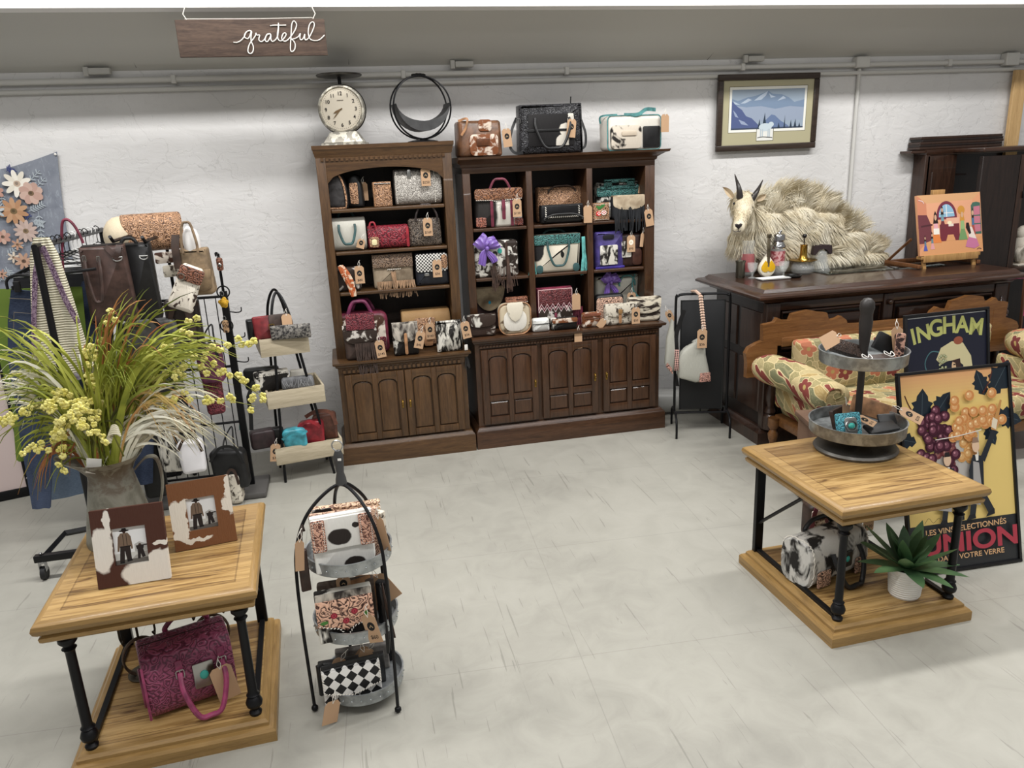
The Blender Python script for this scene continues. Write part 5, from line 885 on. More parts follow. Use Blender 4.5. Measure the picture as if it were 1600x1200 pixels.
def settee():
    UP_ = up_mat(); wd = wood('golden_oak', (128, 88, 50), (84, 54, 28), (106, 70, 38), 'x', 1, .35, .2)
    X0, X1, Yb = 2.55, 4.35, 4.33; r = thing('settee', 'floral tapestry settee with carved golden oak back and rolled arm', 'settee', ((X0+X1)/2, 4.0, 0)); cx = (X0+X1)/2; W_ = X1-X0; yb = Yb-4.0
    b = MB(); zb = .74      # carved back rail with crest
    pts = [(1190, 520), (1190, 507), (1208, 503), (1213, 496), (1222, 500), (1232, 500), (1236, 490), (1248, 487), (1262, 484), (1278, 487), (1290, 488), (1293, 500), (1305, 497), (1312, 493), (1320, 499), (1322, 506), (1338, 505)]
    P = [ony(x, y, Yb) for x, y in pts]; o = [(p.x-cx, p.z) for p in P]; xe = o[-1][0]; o += [(xe+.2, .80), (W_/2-.55, .80)]+[(W_/2-.55-.0+.02, .8)]
    mid = (o[0][0]+xe)/2; rise = [(x, z) for x, z in o[:17]]; span = xe-o[0][0]
    o2 = rise+[(-x, z) for x, z in rise[::-1]]; o2 = [(o[0][0], .70)]+o2+[(o2[-1][0], .70)]; b.prism(o2, yb-.018, yb+.018)
    sc_l = [ony(x, y, Yb) for x, y in ((1165, 566), (1163, 552), (1168, 543), (1180, 536), (1190, 532), (1191, 518))]; q = [(p.x-cx, p.z) for p in sc_l]; b.prism(q+[(q[-1][0]+.1, q[-1][1]), (q[-1][0]+.1, q[0][1]-.1), (q[0][0], q[0][1]-.1)], yb-.02, yb+.02); b.prism([(-x, z) for x, z in (q+[(q[-1][0]+.1, q[-1][1]), (q[-1][0]+.1, q[0][1]-.1), (q[0][0], q[0][1]-.1)])], yb-.02, yb+.02)
    b.box((0, yb, .72), (W_-.25, .046, .06), .004); b.build('carved_back_frame', wd, r)
    b = MB(); b.slab(rr(W_-.36, .37, .03), .1, (0, yb-.075, .37), .03, .02); b.build('back_cushion', UP_, r)
    b = MB(); b.box((0, -.03, .33), (W_-.2, .64, .16), .05); b.build('seat', UP_, r, smooth=60)
    b = MB(); b.box((0, -.03, .22), (W_-.16, .62, .07), .01); b.build('seat_rail', wd, r)
    for s_ in (-1, 1):
        b = MB(); x = s_*(W_/2-.06); P = [(x+s_*.10, yb-.06, .60), (x+s_*.05, yb-.3, .59), (x-s_*.0, -.06, .565), (x, -.24, .545), (x, -.33, .54)]; L = []
        for i, p in enumerate(crom(P, 6)):
            kk = min(1, .55+i*.2); L.append([Vector((p.x+.115*kk*math.cos(t), p.y, p.z+.088*kk*math.sin(t)*(1 if math.sin(t) > 0 else 1.1))) for t in (2*PI*j/20 for j in range(20))])
        L.append([Vector((q_.x*.7+P[-1][0]*.3, q_.y-.02, q_.z*.7+.54*.3)) for q_ in L[-1]]); b.rings(L); b.build('arm_roll', UP_, r, smooth=60)
        b = MB(); b.tube(crom([(x, -.352, .54), (x+.045, -.355, .56), (x+.03, -.356, .6), (x-.03, -.356, .6), (x-.06, -.356, .55), (x-.04, -.356, .48)], 5), .006, 6); b.build('arm_scroll', UP_, r)
        b = MB(); b.box((x-s_*.02, -.03, .42), (.07, .56, .2), .03); b.build('arm_panel', UP_, r)
        for y in (-.28, yb-.08): b = MB(); b.lathe([(.0, 0), (.026, 0), (.032, .03), (.018, .06), (.03, .1), (.034, .13), (.02, .16), (.036, .185), (.036, .24), (0, .24)], (x, y, 0), 14); b.build('turned_leg', wd, r)
settee()
# ================================================================ trunk beneath / beside the settee arm
tk = thing('storage_trunk', 'worn brown wooden trunk standing behind the right display table', 'trunk', (2.62, 3.42, 0), -.22); tm = hide((122, 96, 78), (84, 62, 50), 5, .5, .25, 81)
b = MB(); b.box((0, 0, .24), (.55, .34, .46), .008); b.build('body', tm, tk); b = MB(); b.box((0, 0, .485), (.58, .37, .03), .006); b.build('lid', tm, tk); b = MB(); 
for x in (-.2, 0, .2): b.sph((x, -.173, .4), .008, 8)
b.build('studs', M['brass'], tk)
# ================================================================ posters
def poster(name, label, w_, h_, loc, rz, lean, art, fc=(18, 18, 20)):
    r = thing(name, label, 'poster', loc, rz, rx=lean); f = .014; b = MB()
    for q in (((0, 0, f/2), (w_, .022, f)), ((0, 0, h_-f/2), (w_, .022, f)), ((-w_/2+f/2, 0, h_/2), (f, .022, h_-2*f)), ((w_/2-f/2, 0, h_/2), (f, .022, h_-2*f))): b.box(*q, .002)
    b.build('frame', plain(fc, .35), r); b = MB(); b.box((0, .004, h_/2), (w_-2*f, .006, h_-2*f)); b.build('backing', plain((120, 110, 90), .8), r); A = Art(); art(A, w_-2*f, h_-2*f); A.build('print', r, (0, .0005, f), rough=.3)
    if lean < -.2: b = MB(); b.tube([(0, .012, h_*.72), (0, .012+h_*.40, .17)], .009, 4); b.build('strut', plain((40, 36, 34), .7), r)
    return r
def grapes(A, pts, R_, c, hi, rim=None):
    for x, z in pts:
        if rim: A.ell(x, z, R_*1.06, R_*1.06, rim, 16)
        A.ell(x, z, R_, R_, c, 16); A.ell(x-R_*.1, z+R_*.1, R_*.62, R_*.62, tuple(int(a*.6+b_*.4) for a, b_ in zip(c, hi)), 14); A.ell(x-R_*.3, z+R_*.3, R_*.22, R_*.22, hi, 10)
def union(A, w_, h_):
    X = lambda u: (u-.5)*w_; Z = lambda v: v*h_
    def P(L, c): A.poly([(X(u), Z(v)) for u, v in L], c)
    A.rect(X(0), 0, X(1), h_, (236, 206, 122))
    for i in range(10): A.rect(X(0), Z(.84+i*.016), X(1), Z(1), (236-i*1, 204-i*4, 124-i*1))
    A.rect(X(0), 0, X(1), Z(.235), (44, 46, 50))
    lf = (30, 42, 52)
    def leaf(u, v, s_, a):
        pts = []; base = [(0, 0), (.25, .18), (.2, .3), (.38, .42), (.3, .55), (.4, .68), (.22, .75), (.2, .9), (0, 1.15), (-.2, .9), (-.22, .75), (-.4, .68), (-.3, .55), (-.38, .42), (-.2, .3), (-.25, .18)]
        for x, z in base: pts.append((X(u)+(x*math.cos(a)-z*math.sin(a))*s_, Z(v)+(x*math.sin(a)+z*math.cos(a))*s_))
        A.poly(pts, lf); A.line([(X(u), Z(v)), (X(u)-math.sin(a)*s_, Z(v)+math.cos(a)*s_)], .002, (80, 96, 104), False)
    leaf(.18, .75, .14, -.1); leaf(.3, .78, .12, -.7); leaf(.12, .66, .1, 1.3); leaf(.78, .86, .11, .3); leaf(.84, .86, .16, -.6); leaf(.86, .76, .13, -1.9); leaf(.78, .72, .1, -2.8)
    A.line([(X(.04), Z(.9)), (X(.08), Z(.84)), (X(.16), Z(.76)), (X(.2), Z(.68))], .006, (96, 52, 40)); A.line([(X(.86), Z(.98)), (X(.82), Z(.92)), (X(.76), Z(.87))], .006, (96, 52, 40))
    # glass
    P([(.26, .66), (.7, .68), (.69, .56), (.64, .46), (.56, .41), (.545, .33), (.50, .33), (.49, .41), (.36, .47), (.28, .56)], (190, 184, 178)); P([(.29, .64), (.48, .65), (.5, .46), (.4, .49), (.33, .56)], (186, 176, 170))
    rnd = random.Random(3); R_ = .0235
    gr = [(.30+.18*rnd.random()*(1-(z_-.47)*.6), z_) for z_ in [.52+.14*rnd.random() for _ in range(14)]]; grapes(A, [(X(u), Z(v)) for u, v in gr], R_*.9, (120, 62, 66), (206, 150, 140))
    gr2 = [(.5+.15*rnd.random(), v) for v in [.53+.14*rnd.random() for _ in range(16)]]; grapes(A, [(X(u), Z(v)) for u, v in gr2], R_, (206, 146, 82), (244, 214, 160), (232, 190, 120))
    gr = [(.16+.26*rnd.random(), .62+.16*rnd.random()) for _ in range(30)]+[(.3, .81), (.27, .78), (.32, .77), (.4, .55), (.43, .5), (.46, .58), (.14, .6), (.19, .58), (.24, .57)]; grapes(A, [(X(u), Z(v)) for u, v in gr], R_, (72, 24, 44), (196, 140, 150), (40, 14, 28))
    gr = [(.44+.2*rnd.random(), .66+.13*rnd.random()) for _ in range(22)]+[(.64+.2*rnd.random(), .7+.09*rnd.random()) for _ in range(14)]+[(.47, .82), (.47, .85), (.61, .87), (.82, .87), (.9, .73)]; grapes(A, [(X(u), Z(v)) for u, v in gr], R_, (206, 136, 76), (250, 220, 170), (226, 176, 108))
    A.line([(X(.27), Z(.665)), (X(.48), Z(.672)), (X(.7), Z(.69))], .004, (232, 228, 218)); A.line([(X(.66), Z(.64)), (X(.64), Z(.54)), (X(.58), Z(.46))], .006, (232, 228, 214))
    # two aproned waiters carrying the goblet
    def waiter(u, v, s_, arm):
        k_ = lambda du, dv: (u+du*s_, v+dv*s_)
        P([k_(-.02, .0), k_(.03, .0), k_(.07, .12), k_(.02, .14)], (40, 44, 52)); P([k_(.05, .13), k_(.1, .14), k_(.2, .02), k_(.15, .0)], (40, 44, 52)); P([k_(-.05, -.015), k_(.035, -.01), k_(.03, .012), k_(-.02, .01)], (30, 32, 38)); P([k_(.12, -.01), k_(.2, .0), k_(.2, .025), k_(.15, .015)], (30, 32, 38))
        P([k_(.0, .13), k_(.12, .13), k_(.13, .28), k_(.04, .29), k_(.0, .22)], (38, 42, 50)); P([k_(-.06, .07), k_(.08, .05), k_(.1, .14), k_(.09, .25), k_(.04, .26), k_(.03, .16)], (168, 164, 162)); 
        if arm: P([k_(.1, .27), k_(.14, .25), k_(.25, .38), k_(.22, .4)], (38, 42, 50)); P([k_(.21, .4), k_(.255, .39), k_(.32, .53), k_(.305, .535)], (196, 142, 80)); P([k_(.215, .41), k_(.255, .395), k_(.275, .44), k_(.235, .455)], (228, 216, 190)); 
        A.ell(X(k_(.07, 0)[0]), Z(k_(0, .33)[1]), .019, .03, (224, 190, 160)); P([k_(.04, .345), k_(.1, .345), k_(.09, .37), k_(.05, .37)], (150, 120, 100) if arm else (40, 30, 30)); P([k_(.06, .29), k_(.09, .29), k_(.085, .26), k_(.065, .26)], (232, 228, 220))
    waiter(.3, .245, .95, False); waiter(.56, .255, 1.08, True)
    P([(.02, .6), (.05, .59), (.16, .52), (.13, .51)], (110, 40, 48))
    A.text('LES VINS SÉLECTIONNÉS', X(.5), Z(.193), .036, (226, 178, 128), .02, 1.07, bold=.012); A.text('UNION', X(.53), Z(.09), .122, (184, 60, 76), .0, 1.25, bold=.03); A.text('DANS VOTRE VERRE', X(.53), Z(.05), .034, (226, 178, 128), .0, 1.12, bold=.012)
    A.line([(X(.12), Z(.25)), (X(.16), Z(.275)), (X(.2), Z(.25)), (X(.25), Z(.27)), (X(.28), Z(.255))], .002, (120, 96, 60))
pa = onz(1425, 908); pb = onz(1597, 880); 
pt_, pu_ = ony(1403, 588, 2.9), ony(1583, 563, 2.9)
poster('wine_poster', 'large framed yellow poster of grapes in a goblet carried by waiters', .585, .935, (2.665, 2.665, .001), -.03, -.245, union)
def ingham(A, w_, h_):
    X = lambda u: (u-.5)*w_; Z = lambda v: v*h_
    def P(L, c): A.poly([(X(u), Z(v)) for u, v in L], c)
    A.rect(X(0), 0, X(1), h_, (30, 32, 48)); A.line([(X(.01), Z(.99)), (X(.99), Z(.99))], .004, (200, 204, 200), False)
    for i, (ch, u, v, a, s_) in enumerate((('I', .1, .81, .22, .095), ('N', .22, .825, .16, .095), ('G', .37, .85, .08, .1), ('H', .53, .862, 0, .1), ('A', .69, .855, -.06, .1), ('M', .86, .83, -.14, .1))): A.text(ch, X(u), Z(v), s_*1.25, (182, 184, 106), a, 1.0, bold=.028)
    # woman in a wide pale hat holding grapes
    A.line([(X(.45), Z(.72)), (X(.3), Z(.74)), (X(.22), Z(.66)), (X(.28), Z(.56)), (X(.34), Z(.57))], .006, (70, 110, 116)); P([(.36, .68), (.42, .76), (.56, .8), (.7, .78), (.8, .68), (.83, .55), (.8, .45), (.72, .48), (.7, .62), (.62, .66), (.5, .66), (.42, .64)], (206, 196, 150)); A.ell(X(.64), Z(.8), .03, .022, (150, 82, 58)); A.ell(X(.6), Z(.62), .024, .036, (216, 180, 140)); P([(.54, .66), (.66, .67), (.68, .56), (.64, .5), (.6, .64)], (60, 40, 36)); A.rect(X(.575), Z(.625), X(.60), Z(.635), (30, 24, 24)); A.ell(X(.59), Z(.585), .006, .004, (170, 40, 50))
    P([(.58, .55), (.68, .54), (.78, .46), (.8, .3), (.56, .3), (.55, .46)], (130, 176, 140)); P([(.58, .55), (.66, .55), (.64, .42), (.6, .42)], (220, 190, 150)); P([(.36, .56), (.42, .58), (.52, .48), (.56, .4), (.5, .38), (.42, .46)], (222, 196, 156)); rnd = random.Random(5); grapes(A, [(X(.4+.08*rnd.random()), Z(.58+.13*rnd.random())) for _ in range(26)], .007, (160, 164, 120), (220, 222, 190), (60, 64, 50)); P([(.3, .5), (.3, .4), (.52, .42), (.52, .52)], (16, 18, 24)); P([(.33, .5), (.33, .4), (.37, .4), (.37, .5)], (228, 228, 222)); A.line([(X(.24), Z(.42)), (X(.3), Z(.44)), (X(.34), Z(.42))], .006, (110, 150, 110))
poster('wine_poster', 'framed dark blue poster lettered INGHAM with a woman in a wide hat', .54, .78, (2.99, 3.15, .42) if 0 else (3.115, 3.33, .267), .04, -.16, ingham)
b = MB(); b.box((0, 0, .133), (.42, .22, .266), .01); tag(b.build('wooden_crate', tm, None, (3.2, 3.42, 0), (0, 0, .06)), 'low worn crate behind the yellow poster, under the INGHAM poster', 'crate')
def swirl(A, w_, h_):
    A.rect(-w_/2, 0, w_/2, h_, (26, 20, 28)); X = lambda u: (u-.5)*w_; Z = lambda v: v*h_; rnd = random.Random(9)
    A.poly([(X(0), Z(.55)), (X(.9), Z(.55)), (X(1), Z(.95)), (X(0), Z(.97))], (196, 46, 116)); 
    for u, v, c in ((.15, .9, (90, 110, 180)), (.4, .8, (220, 226, 232)), (.7, .75, (110, 60, 150)), (.12, .7, (220, 110, 160)), (.3, .62, (200, 70, 130)), (.6, .62, (210, 90, 150)), (.85, .9, (90, 110, 180))):
        for r_ in (.05, .036, .024, .012): A.ell(X(u), Z(v), r_, r_, c if int(r_*1000) % 2 == 0 else tuple(int(q*.6) for q in c), 18)
    for u, v, s_, c in ((.12, .3, .06, (200, 60, 110)), (.5, .35, .07, (190, 200, 110)), (.25, .12, .05, (90, 100, 180)), (.7, .2, .06, (220, 140, 170))): A.ell(X(u), Z(v), s_, s_*1.4, c, 20); A.ell(X(u), Z(v), s_*.55, s_*.8, (230, 206, 200), 16)
q0, q1 = ony(1581, 562, 4.7), ony(1584, 436, 4.7)
poster('swirl_painting', 'pink and blue swirl painting in a brown frame at the right edge', .6, q1.z-q0.z, (q0.x+.3, 4.66, q0.z), 0, -.05, swirl, (84, 56, 40))
b = MB(); b.box((q0.x+.55, 4.74, q0.z/2-.002), (1.1, .2, q0.z-.006), .01); tag(b.build('low_dresser', M['mahog_d']), 'dark low dresser under the pink swirl painting', 'dresser')
# ================================================================ chalkboard stand with hanging bag
def chalk():
    a, c = onz(1048, 685), onz(1130, 698); c2 = onz(1152, 668); p0 = ony(1062, 655, 4.83); 
    L, R_ = onz(1062, 675), onz(1141, 683); 
    ax = Vector((2.185, 4.84, 0)); bx = Vector((2.53, 4.73, 0)); w_ = (bx-ax).length; rz = math.atan2(bx.y-ax.y, bx.x-ax.x)
    r = thing('chalkboard_stand', 'black metal floor stand holding a tall blank chalkboard', 'chalkboard stand', ((ax+bx)/2), rz); zt = .985; b = MB()
    b.tube(crom([(-w_/2, 0, .14), (-w_/2, 0, .5), (-w_/2, 0, zt-.05), (-w_/2+.015, 0, zt-.012), (-w_/2+.05, 0, zt), (0, 0, zt), (w_/2-.05, 0, zt), (w_/2-.015, 0, zt-.012), (w_/2, 0, zt-.05), (w_/2, 0, .5), (w_/2, 0, .14)], 4), .009, 8); b.tube([(-w_/2, 0, .14), (w_/2, 0, .14)], .009, 8); b.build('frame', M['iron'], r)
    for s_ in (-1, 1): b = MB(); b.tube(crom([(s_*w_/2, -.16, 0), (s_*w_/2, -.155, .1), (s_*w_/2, -.1, .15), (s_*w_/2, 0, .155), (s_*w_/2, .1, .15), (s_*w_/2, .155, .1), (s_*w_/2, .16, 0)], 5), .008, 8); b.build('foot', M['iron'], r)
    b = MB(); b.box((0, 0, .555), (w_-.075, .02, .775), .003); b.build('panel', plain((24, 25, 27), .6), r); b = MB(); o = [(-w_/2+.035, .165), (w_/2-.035, .165), (w_/2-.035, .945), (-w_/2+.035, .945)]; b.tube([(x, -.009, z) for x, z in o], .005, 4, closed=True); b.build('panel_edge', plain((60, 62, 62), .4, .5), r)
    for z in (.15, .96): b = MB(); b.cyl((0, 0, z-.012), (0, 0, z+.016), .004); b.build('pin', M['iron'], r)
chalk()
def hang_bag():
    Y = 4.72; r = thing('bucket_bag', 'grey hair-on bucket bag with braided strap hanging from the chalkboard stand', 'handbag', ony(1080, 600, Y), -.2); O = r.location
    W = lambda x, y, yy=0.: Vector((ony(x, y, Y+yy).x-O.x, yy, ony(x, y, Y+yy).z-O.z))
    hm = hide((176, 176, 166), (24, 22, 22), 7, .68, .015, 91); o = [W(*p) for p in ((1060, 590), (1058, 560), (1070, 545), (1085, 532), (1099, 524), (1100, 552), (1106, 582), (1104, 592), (1085, 596))]; b = MB(); b.slab([(p.x, p.z) for p in o], .07, (0, 0, 0), .015, .006); b.build('body', hm, r, smooth=60)
    o = [W(*p) for p in ((1042, 570), (1045, 530), (1052, 500), (1056, 520), (1058, 560), (1054, 586), (1046, 580))]; b = MB(); b.slab([(p.x, p.z) for p in o], .05, (0, .02, 0), .012); b.build('side_pocket', hm, r, smooth=60)
    tl = tooled((196, 140, 124), (46, 26, 24), 60)
    for q in (((1089, 594), (1106, 592), (1105, 578), (1091, 580)), ((1041, 572), (1051, 584), (1050, 574), (1043, 566))):
        P = [W(*p) for p in q]; b = MB(); b.slab([(p.x, p.z) for p in P], .008, (0, -.042, 0), .002); b.build('tooled_corner', tl, r)
    b = MB(); p0, p1 = W(1058, 545), W(1056, 578); b.box(((p0+p1)/2+Vector((0, -.04, 0))), (.03, .01, (p0-p1).length), .003); b.build('tooled_strip', checker((214, 170, 160), (30, 20, 20), 110, .7), r)
    b = MB(); top, bot = W(1091, 459), W(1096, 512); n = 13
    for i in range(n):
        for s_ in (-1, 1): q = top.lerp(bot, (i+.5)/n)+Vector((s_*.007, -.05, 0)); b.sph(q, (.010, .008, .008), 8, Matrix.Rotation(s_*.7, 4, 'Y'))
    b.tube([top+Vector((0, -.045, 0)), top+Vector((-.02, .0, .02)), top+Vector((-.015, .12, -.0))], .01, 6); b.build('braided_strap', plain((206, 176, 156), .6), r)
    b = MB(); b.strip(crom([W(1070, 485), W(1062, 510), W(1058, 530), W(1060, 560)], 5), .014, (1, 0, 0), .002); b.build('black_strap', M['black'], r)
    b = MB()
    for i in range(8): b.strip([W(1057, 583)+Vector((0, -.04, 0)), W(1055+i*.7, 602)+Vector((0, -.04, 0))], .003, (1, 0, 0))
    b.build('tassel', M['black'], r)
    g = Bag.__new__(Bag); g.w, g.h, g.r, g.f = .2, .3, r, -.05; q = W(1093, 511); Bag.tag(g, q.x/.1, q.z/.3, '$56', y=-.06, w_=.066, h_=.13)
hang_bag()
# plastic roll on the floor behind
b = MB(); b.tube([(2.13, 5.28, .10), (2.5, 5.2, .09), (2.66, 5.16, .085)], [.095, .085, .08], 20); tag(b.build('plastic_roll', plain((186, 186, 182), .35, name='plastic')), 'white rolled plastic sheeting on the floor behind the chalkboard stand', 'roll')
# ================================================================ tiered galvanised tray on the right table
GALV = metal((126, 128, 128), .42, (164, 168, 168), 20, .42, .62); GALVL = metal((150, 154, 156), .38, (178, 182, 184), 24, .42, .62)
TT = .6
def tier_tray():
    cx, cy = 2.15, 2.83; r = thing('tiered_tray', 'two-tier round galvanised tray stand with dark post on the right table', 'tray stand', (cx, cy, TT))
    b = MB(); b.lathe([(0, 0), (.172, 0), (.178, .012), (.17, .022), (.13, .03), (.03, .034), (0, .034)], n=40); b.build('base', metal((92, 90, 86), .5, (110, 108, 104)), r)
    for z, R_ in ((.085, .2), (.405, .178)):
        b = MB(); b.lathe([(0, z), (R_-.004, z), (R_, z+.005), (R_+.002, z+.052), (R_+.005, z+.056), (R_-.001, z+.057), (R_-.004, z+.05), (R_-.006, z+.008), (0, z+.006)], n=48); b.build('tray', GALV, r)
    b = MB(); b.lathe([(.017, .03), (.017, .12), (.0145, .13), (.0145, .42), (.02, .43), (.017, .45), (.024, .52), (.028, .58), (.024, .61), (.026, .62), (.031, .64), (.028, .665), (.016, .68), (0, .684)], n=20); b.build('post', plain((44, 40, 38), .45, name='dark_wood_post'), r)
    return cx, cy
tcx, tcy = tier_tray()
def flatwallet(name, label, loc, w_, h_, d_, m, rot, cat='wallet', group=None, deco=None):
    r = thing(name, label, cat, loc, rot[2], group, rx=rot[0], ry=rot[1]); b = MB(); b.slab(rr(w_, h_, .008), d_, bev=.004); b.build('body', m, r); g = Bag.__new__(Bag); g.w, g.h, g.d, g.r, g.f, g.o = w_, h_, d_, r, -d_/2, []
    if deco: deco(g)
    return g
z1 = TT+.085+.0065; z2 = TT+.405+.0065
GW = 'wallets in the tiered galvanised tray'
g = flatwallet('wallet', 'turquoise tooled wallet with square silver and stone concho in the lower tray', (tcx-.095, tcy-.085, z1), .105, .11, .03, tooled((74, 160, 176), (30, 78, 92), 50), (-.32, 0, -.05), group=GW); g.panel(-.55, .55, .16, .82, M['silver'], 'concho', .012, .006); b = MB(); b.tube([(.026*math.cos(t), -.024, .054+.022*math.sin(t)) for t in (2*PI*i/24 for i in range(24))], .003, 6, closed=True); b.build('rope_edge', M['silver'], g.r); b = MB(); b.sph((0, -.024, .054), (.016, .008, .013), 14); b.build('stone', M['stone'], g.r)
g = flatwallet('wallet', 'brown wallet leaning behind the turquoise one in the lower tray', (tcx-.06, tcy+.02, z1), .12, .1, .02, M['dbrown'], (-.3, 0, .5), group=GW); g.tag(.4, 1.1, '', rz=.4, back=True)
g = flatwallet('wallet', 'flat black wallet lying in the lower tray with a cream tag', (tcx+.07, tcy-.1, z1+.014), .16, .06, .014, M['black'], (-1.2, 0, .1), group=GW); g.tag(-1.1, 1.6, '$16', rz=-.5, w_=.05, h_=.08)
g = flatwallet('wallet', 'long tan and black wallet resting on the rear rim of the lower tray', (tcx+.1, tcy+.06, z1+.03), .18, .08, .02, M['tan'], (-.4, .35, -.3), group=GW)
g = flatwallet('wallet', 'dark wallet with a cream tag hanging over the right rim of the lower tray', (tcx+.135, tcy-.03, z1+.02), .08, .05, .012, M['black'], (-.8, 0, -.2), group=GW); g.tag(1.1, .9, '$20', rz=-.9, y=-.05, w_=.05, h_=.1)
g = flatwallet('wallet', 'dark speckled glasses case propped on the left rim of the upper tray', (tcx-.09, tcy-.02, z2+.035), .2, .06, .028, tooled((80, 62, 52), (30, 24, 22), 70), (-.6, .35, .15), group=GW); g.tag(-.9, .9, '', rz=1.0, back=True, w_=.06, h_=.12)
g = flatwallet('wallet', 'brown key wallet with white string bows lying flat in the upper tray', (tcx+.01, tcy-.11, z2+.012), .15, .05, .014, M['dbrown'], (-1.1, 0, .1), group=GW); b = MB()
for u in (-.06, .055):
    b.tube(crom([(u, -.012, .02), (u-.02, -.016, .035), (u-.012, -.018, .05), (u+.004, -.014, .03), (u+.02, -.016, .045), (u+.018, -.016, .02), (u, -.012, .018)], 4), .0016, 5)
b.build('string', M['white'], g.r)
g = flatwallet('wallet', 'dark wallet with a curled cream price tag standing at the right of the upper tray', (tcx+.10, tcy+.01, z2+.02), .11, .08, .02, M['black'], (-.2, .5, -.3), group=GW); g.tag(-.2, 1.5, '$32', rz=-.6, y=-.03, w_=.05, h_=.1)
g = flatwallet('wallet', 'pink and black tooled key fob at the right rim of the upper tray', (tcx+.135, tcy-.05, z2+.004), .04, .11, .016, hide((206, 160, 140), (52, 32, 32), 50, .5, .05, 93), (-.1, .1, -.1), group=GW)
# ================================================================ right table lower shelf
g = Bag('duffel_bag', 'black and white cowhide duffel with tooled corners on the lower shelf', (1246, 1362, 842, 914), 2.62, hide((206, 204, 198), (22, 21, 22), 13, .52, .05, 96, (1, 1, .7)), .0805, .17, axis='x', rz=.28)
g.handle(-.35, .55, .72, .16, M['black'], .011, drop=True, out=.05); g.handle(-.35, .55, .9, .05, M['black'], .01, y=.06); g.panel(-.8, -.35, .04, .4, M['tool_pink'], 'tooled_corner', .01); g.panel(.5, .9, .04, .4, M['tool_pink'], 'tooled_corner', .01); g.panel(.0, .35, .3, .66, plain((60, 60, 58), .4, .6), 'concho_plate', .01, lift=.002); g.cab(.17, .49, .012)
for s_ in (-1, 1):
    b = MB(); b.tube([(s_*g.w*.46, .087*math.copysign(abs(math.cos(t))**.62, math.cos(t)), g.h/2+g.h*.505*math.copysign(abs(math.sin(t))**.62, math.sin(t))) for t in (2*PI*i/56 for i in range(56))], [.0045 if i % 2 else .002 for i in range(56)], 6, closed=True) if 0 else b.tube([(s_*g.w*.46+(.003 if i % 2 else -.003), .087*math.copysign(abs(math.cos(2*PI*i/56))**.62, math.cos(2*PI*i/56)), g.h/2+g.h*.505*math.copysign(abs(math.sin(2*PI*i/56))**.62, math.sin(2*PI*i/56))) for i in range(56)], .0026, 6, closed=True); b.build('lacing', M['lace'], g.r)
g = Bag('handbag', 'burgundy tote with cowhide side and studded flap on the floor behind the right table', (1262, 1346, 788, 868), 3.12, M['maroon'], .0, .09, r=.02); g.body.data.materials[0] = M['dbrown']; g.panel(-.98, -.45, .2, .9, H['brown'], 'cowhide_side', .01); g.panel(-.5, .9, .42, .95, M['tool_maroon'], 'flap', .03, lift=.004); g.strap([(-1, .1, -.05), (-.9, .9, -.06), (-.6, 1.05, -.04), (-.3, .9, -.06), (.4, .8, -.07), (.9, .95, -.06), (1.05, .3, -.05)], M['maroon'], .012); g.tag(1.0, .78, '$120', y=-.08); b = MB()
for u in (-.2, .2, .6): b.sph(g.pt(u, .52, g.f-.016), .006, 8)
b.build('studs', M['silver'], g.r)
pl = thing('potted_succulent', 'green artificial agave in a ribbed white pot on the lower shelf', 'potted plant', (*ony(1413, 930, 2.5).xy, .0805)); pl.location.y = 2.46; pl.location.x = ony(1412, 930, 2.46).x; pl.scale = (1.15, 1.15, 1.12)
b = MB(); prof = [(0, 0), (.05, 0)]; 
for i in range(24): z = .004+.11*i/24; prof += [(.052+.010*i/24+(.0018 if i % 2 else 0), z)]
prof += [(.063, .118), (.059, .118), (.055, .1), (0, .1)]; b.lathe(prof, n=40); b.build('pot', plain((226, 224, 218), .45, name='white_ceramic'), pl)
b = MB(); b.lathe([(0, .1), (.056, .1), (.05, .104), (0, .106)]); b.build('soil', plain((70, 60, 48), .9), pl)
nt = NT('agave_leaf', .5); v = nt.co(); nt.col(nt.ramp(nt.noise(v, 9, 3), [(.3, (58, 92, 60)), (.7, (104, 138, 92))])); AG = nt.m; rnd = random.Random(12)
AGs = 1.3
for i in range(24):
    ring = 0 if i < 7 else (1 if i < 15 else 2); a = i*2.399+.3; el = (1.15, .72, .34)[ring]+rnd.uniform(-.08, .08); L = (.15, .2, .2)[ring]*rnd.uniform(.9, 1.1); d = Vector((math.cos(a)*math.cos(el), math.sin(a)*math.cos(el), math.sin(el))); sd = Vector((-math.sin(a), math.cos(a), 0)); up_ = sd.cross(d); P = []
    b = MB(); R2 = []
    for j in range(8):
        t = j/7; ww = .026*math.sin(PI*min(.18+t*.82, 1))**.8+.0006; c_ = Vector((0, 0, .105))+d*L*t+up_*(-.02*t*t if d.dot(up_) > 9 else .0)+Vector((0, 0, -.03*t*t*(ring == 2))); th = .006*(1-t)+.0006; R2.append([c_-sd*ww+up_.normalized()*-.006*0+Vector((0, 0, .006*(1-t))), c_-Vector((0, 0, th)), c_+sd*ww+Vector((0, 0, .006*(1-t))), c_+Vector((0, 0, th*.2))])
    b.rings(R2); b.build('leaf', AG, pl)
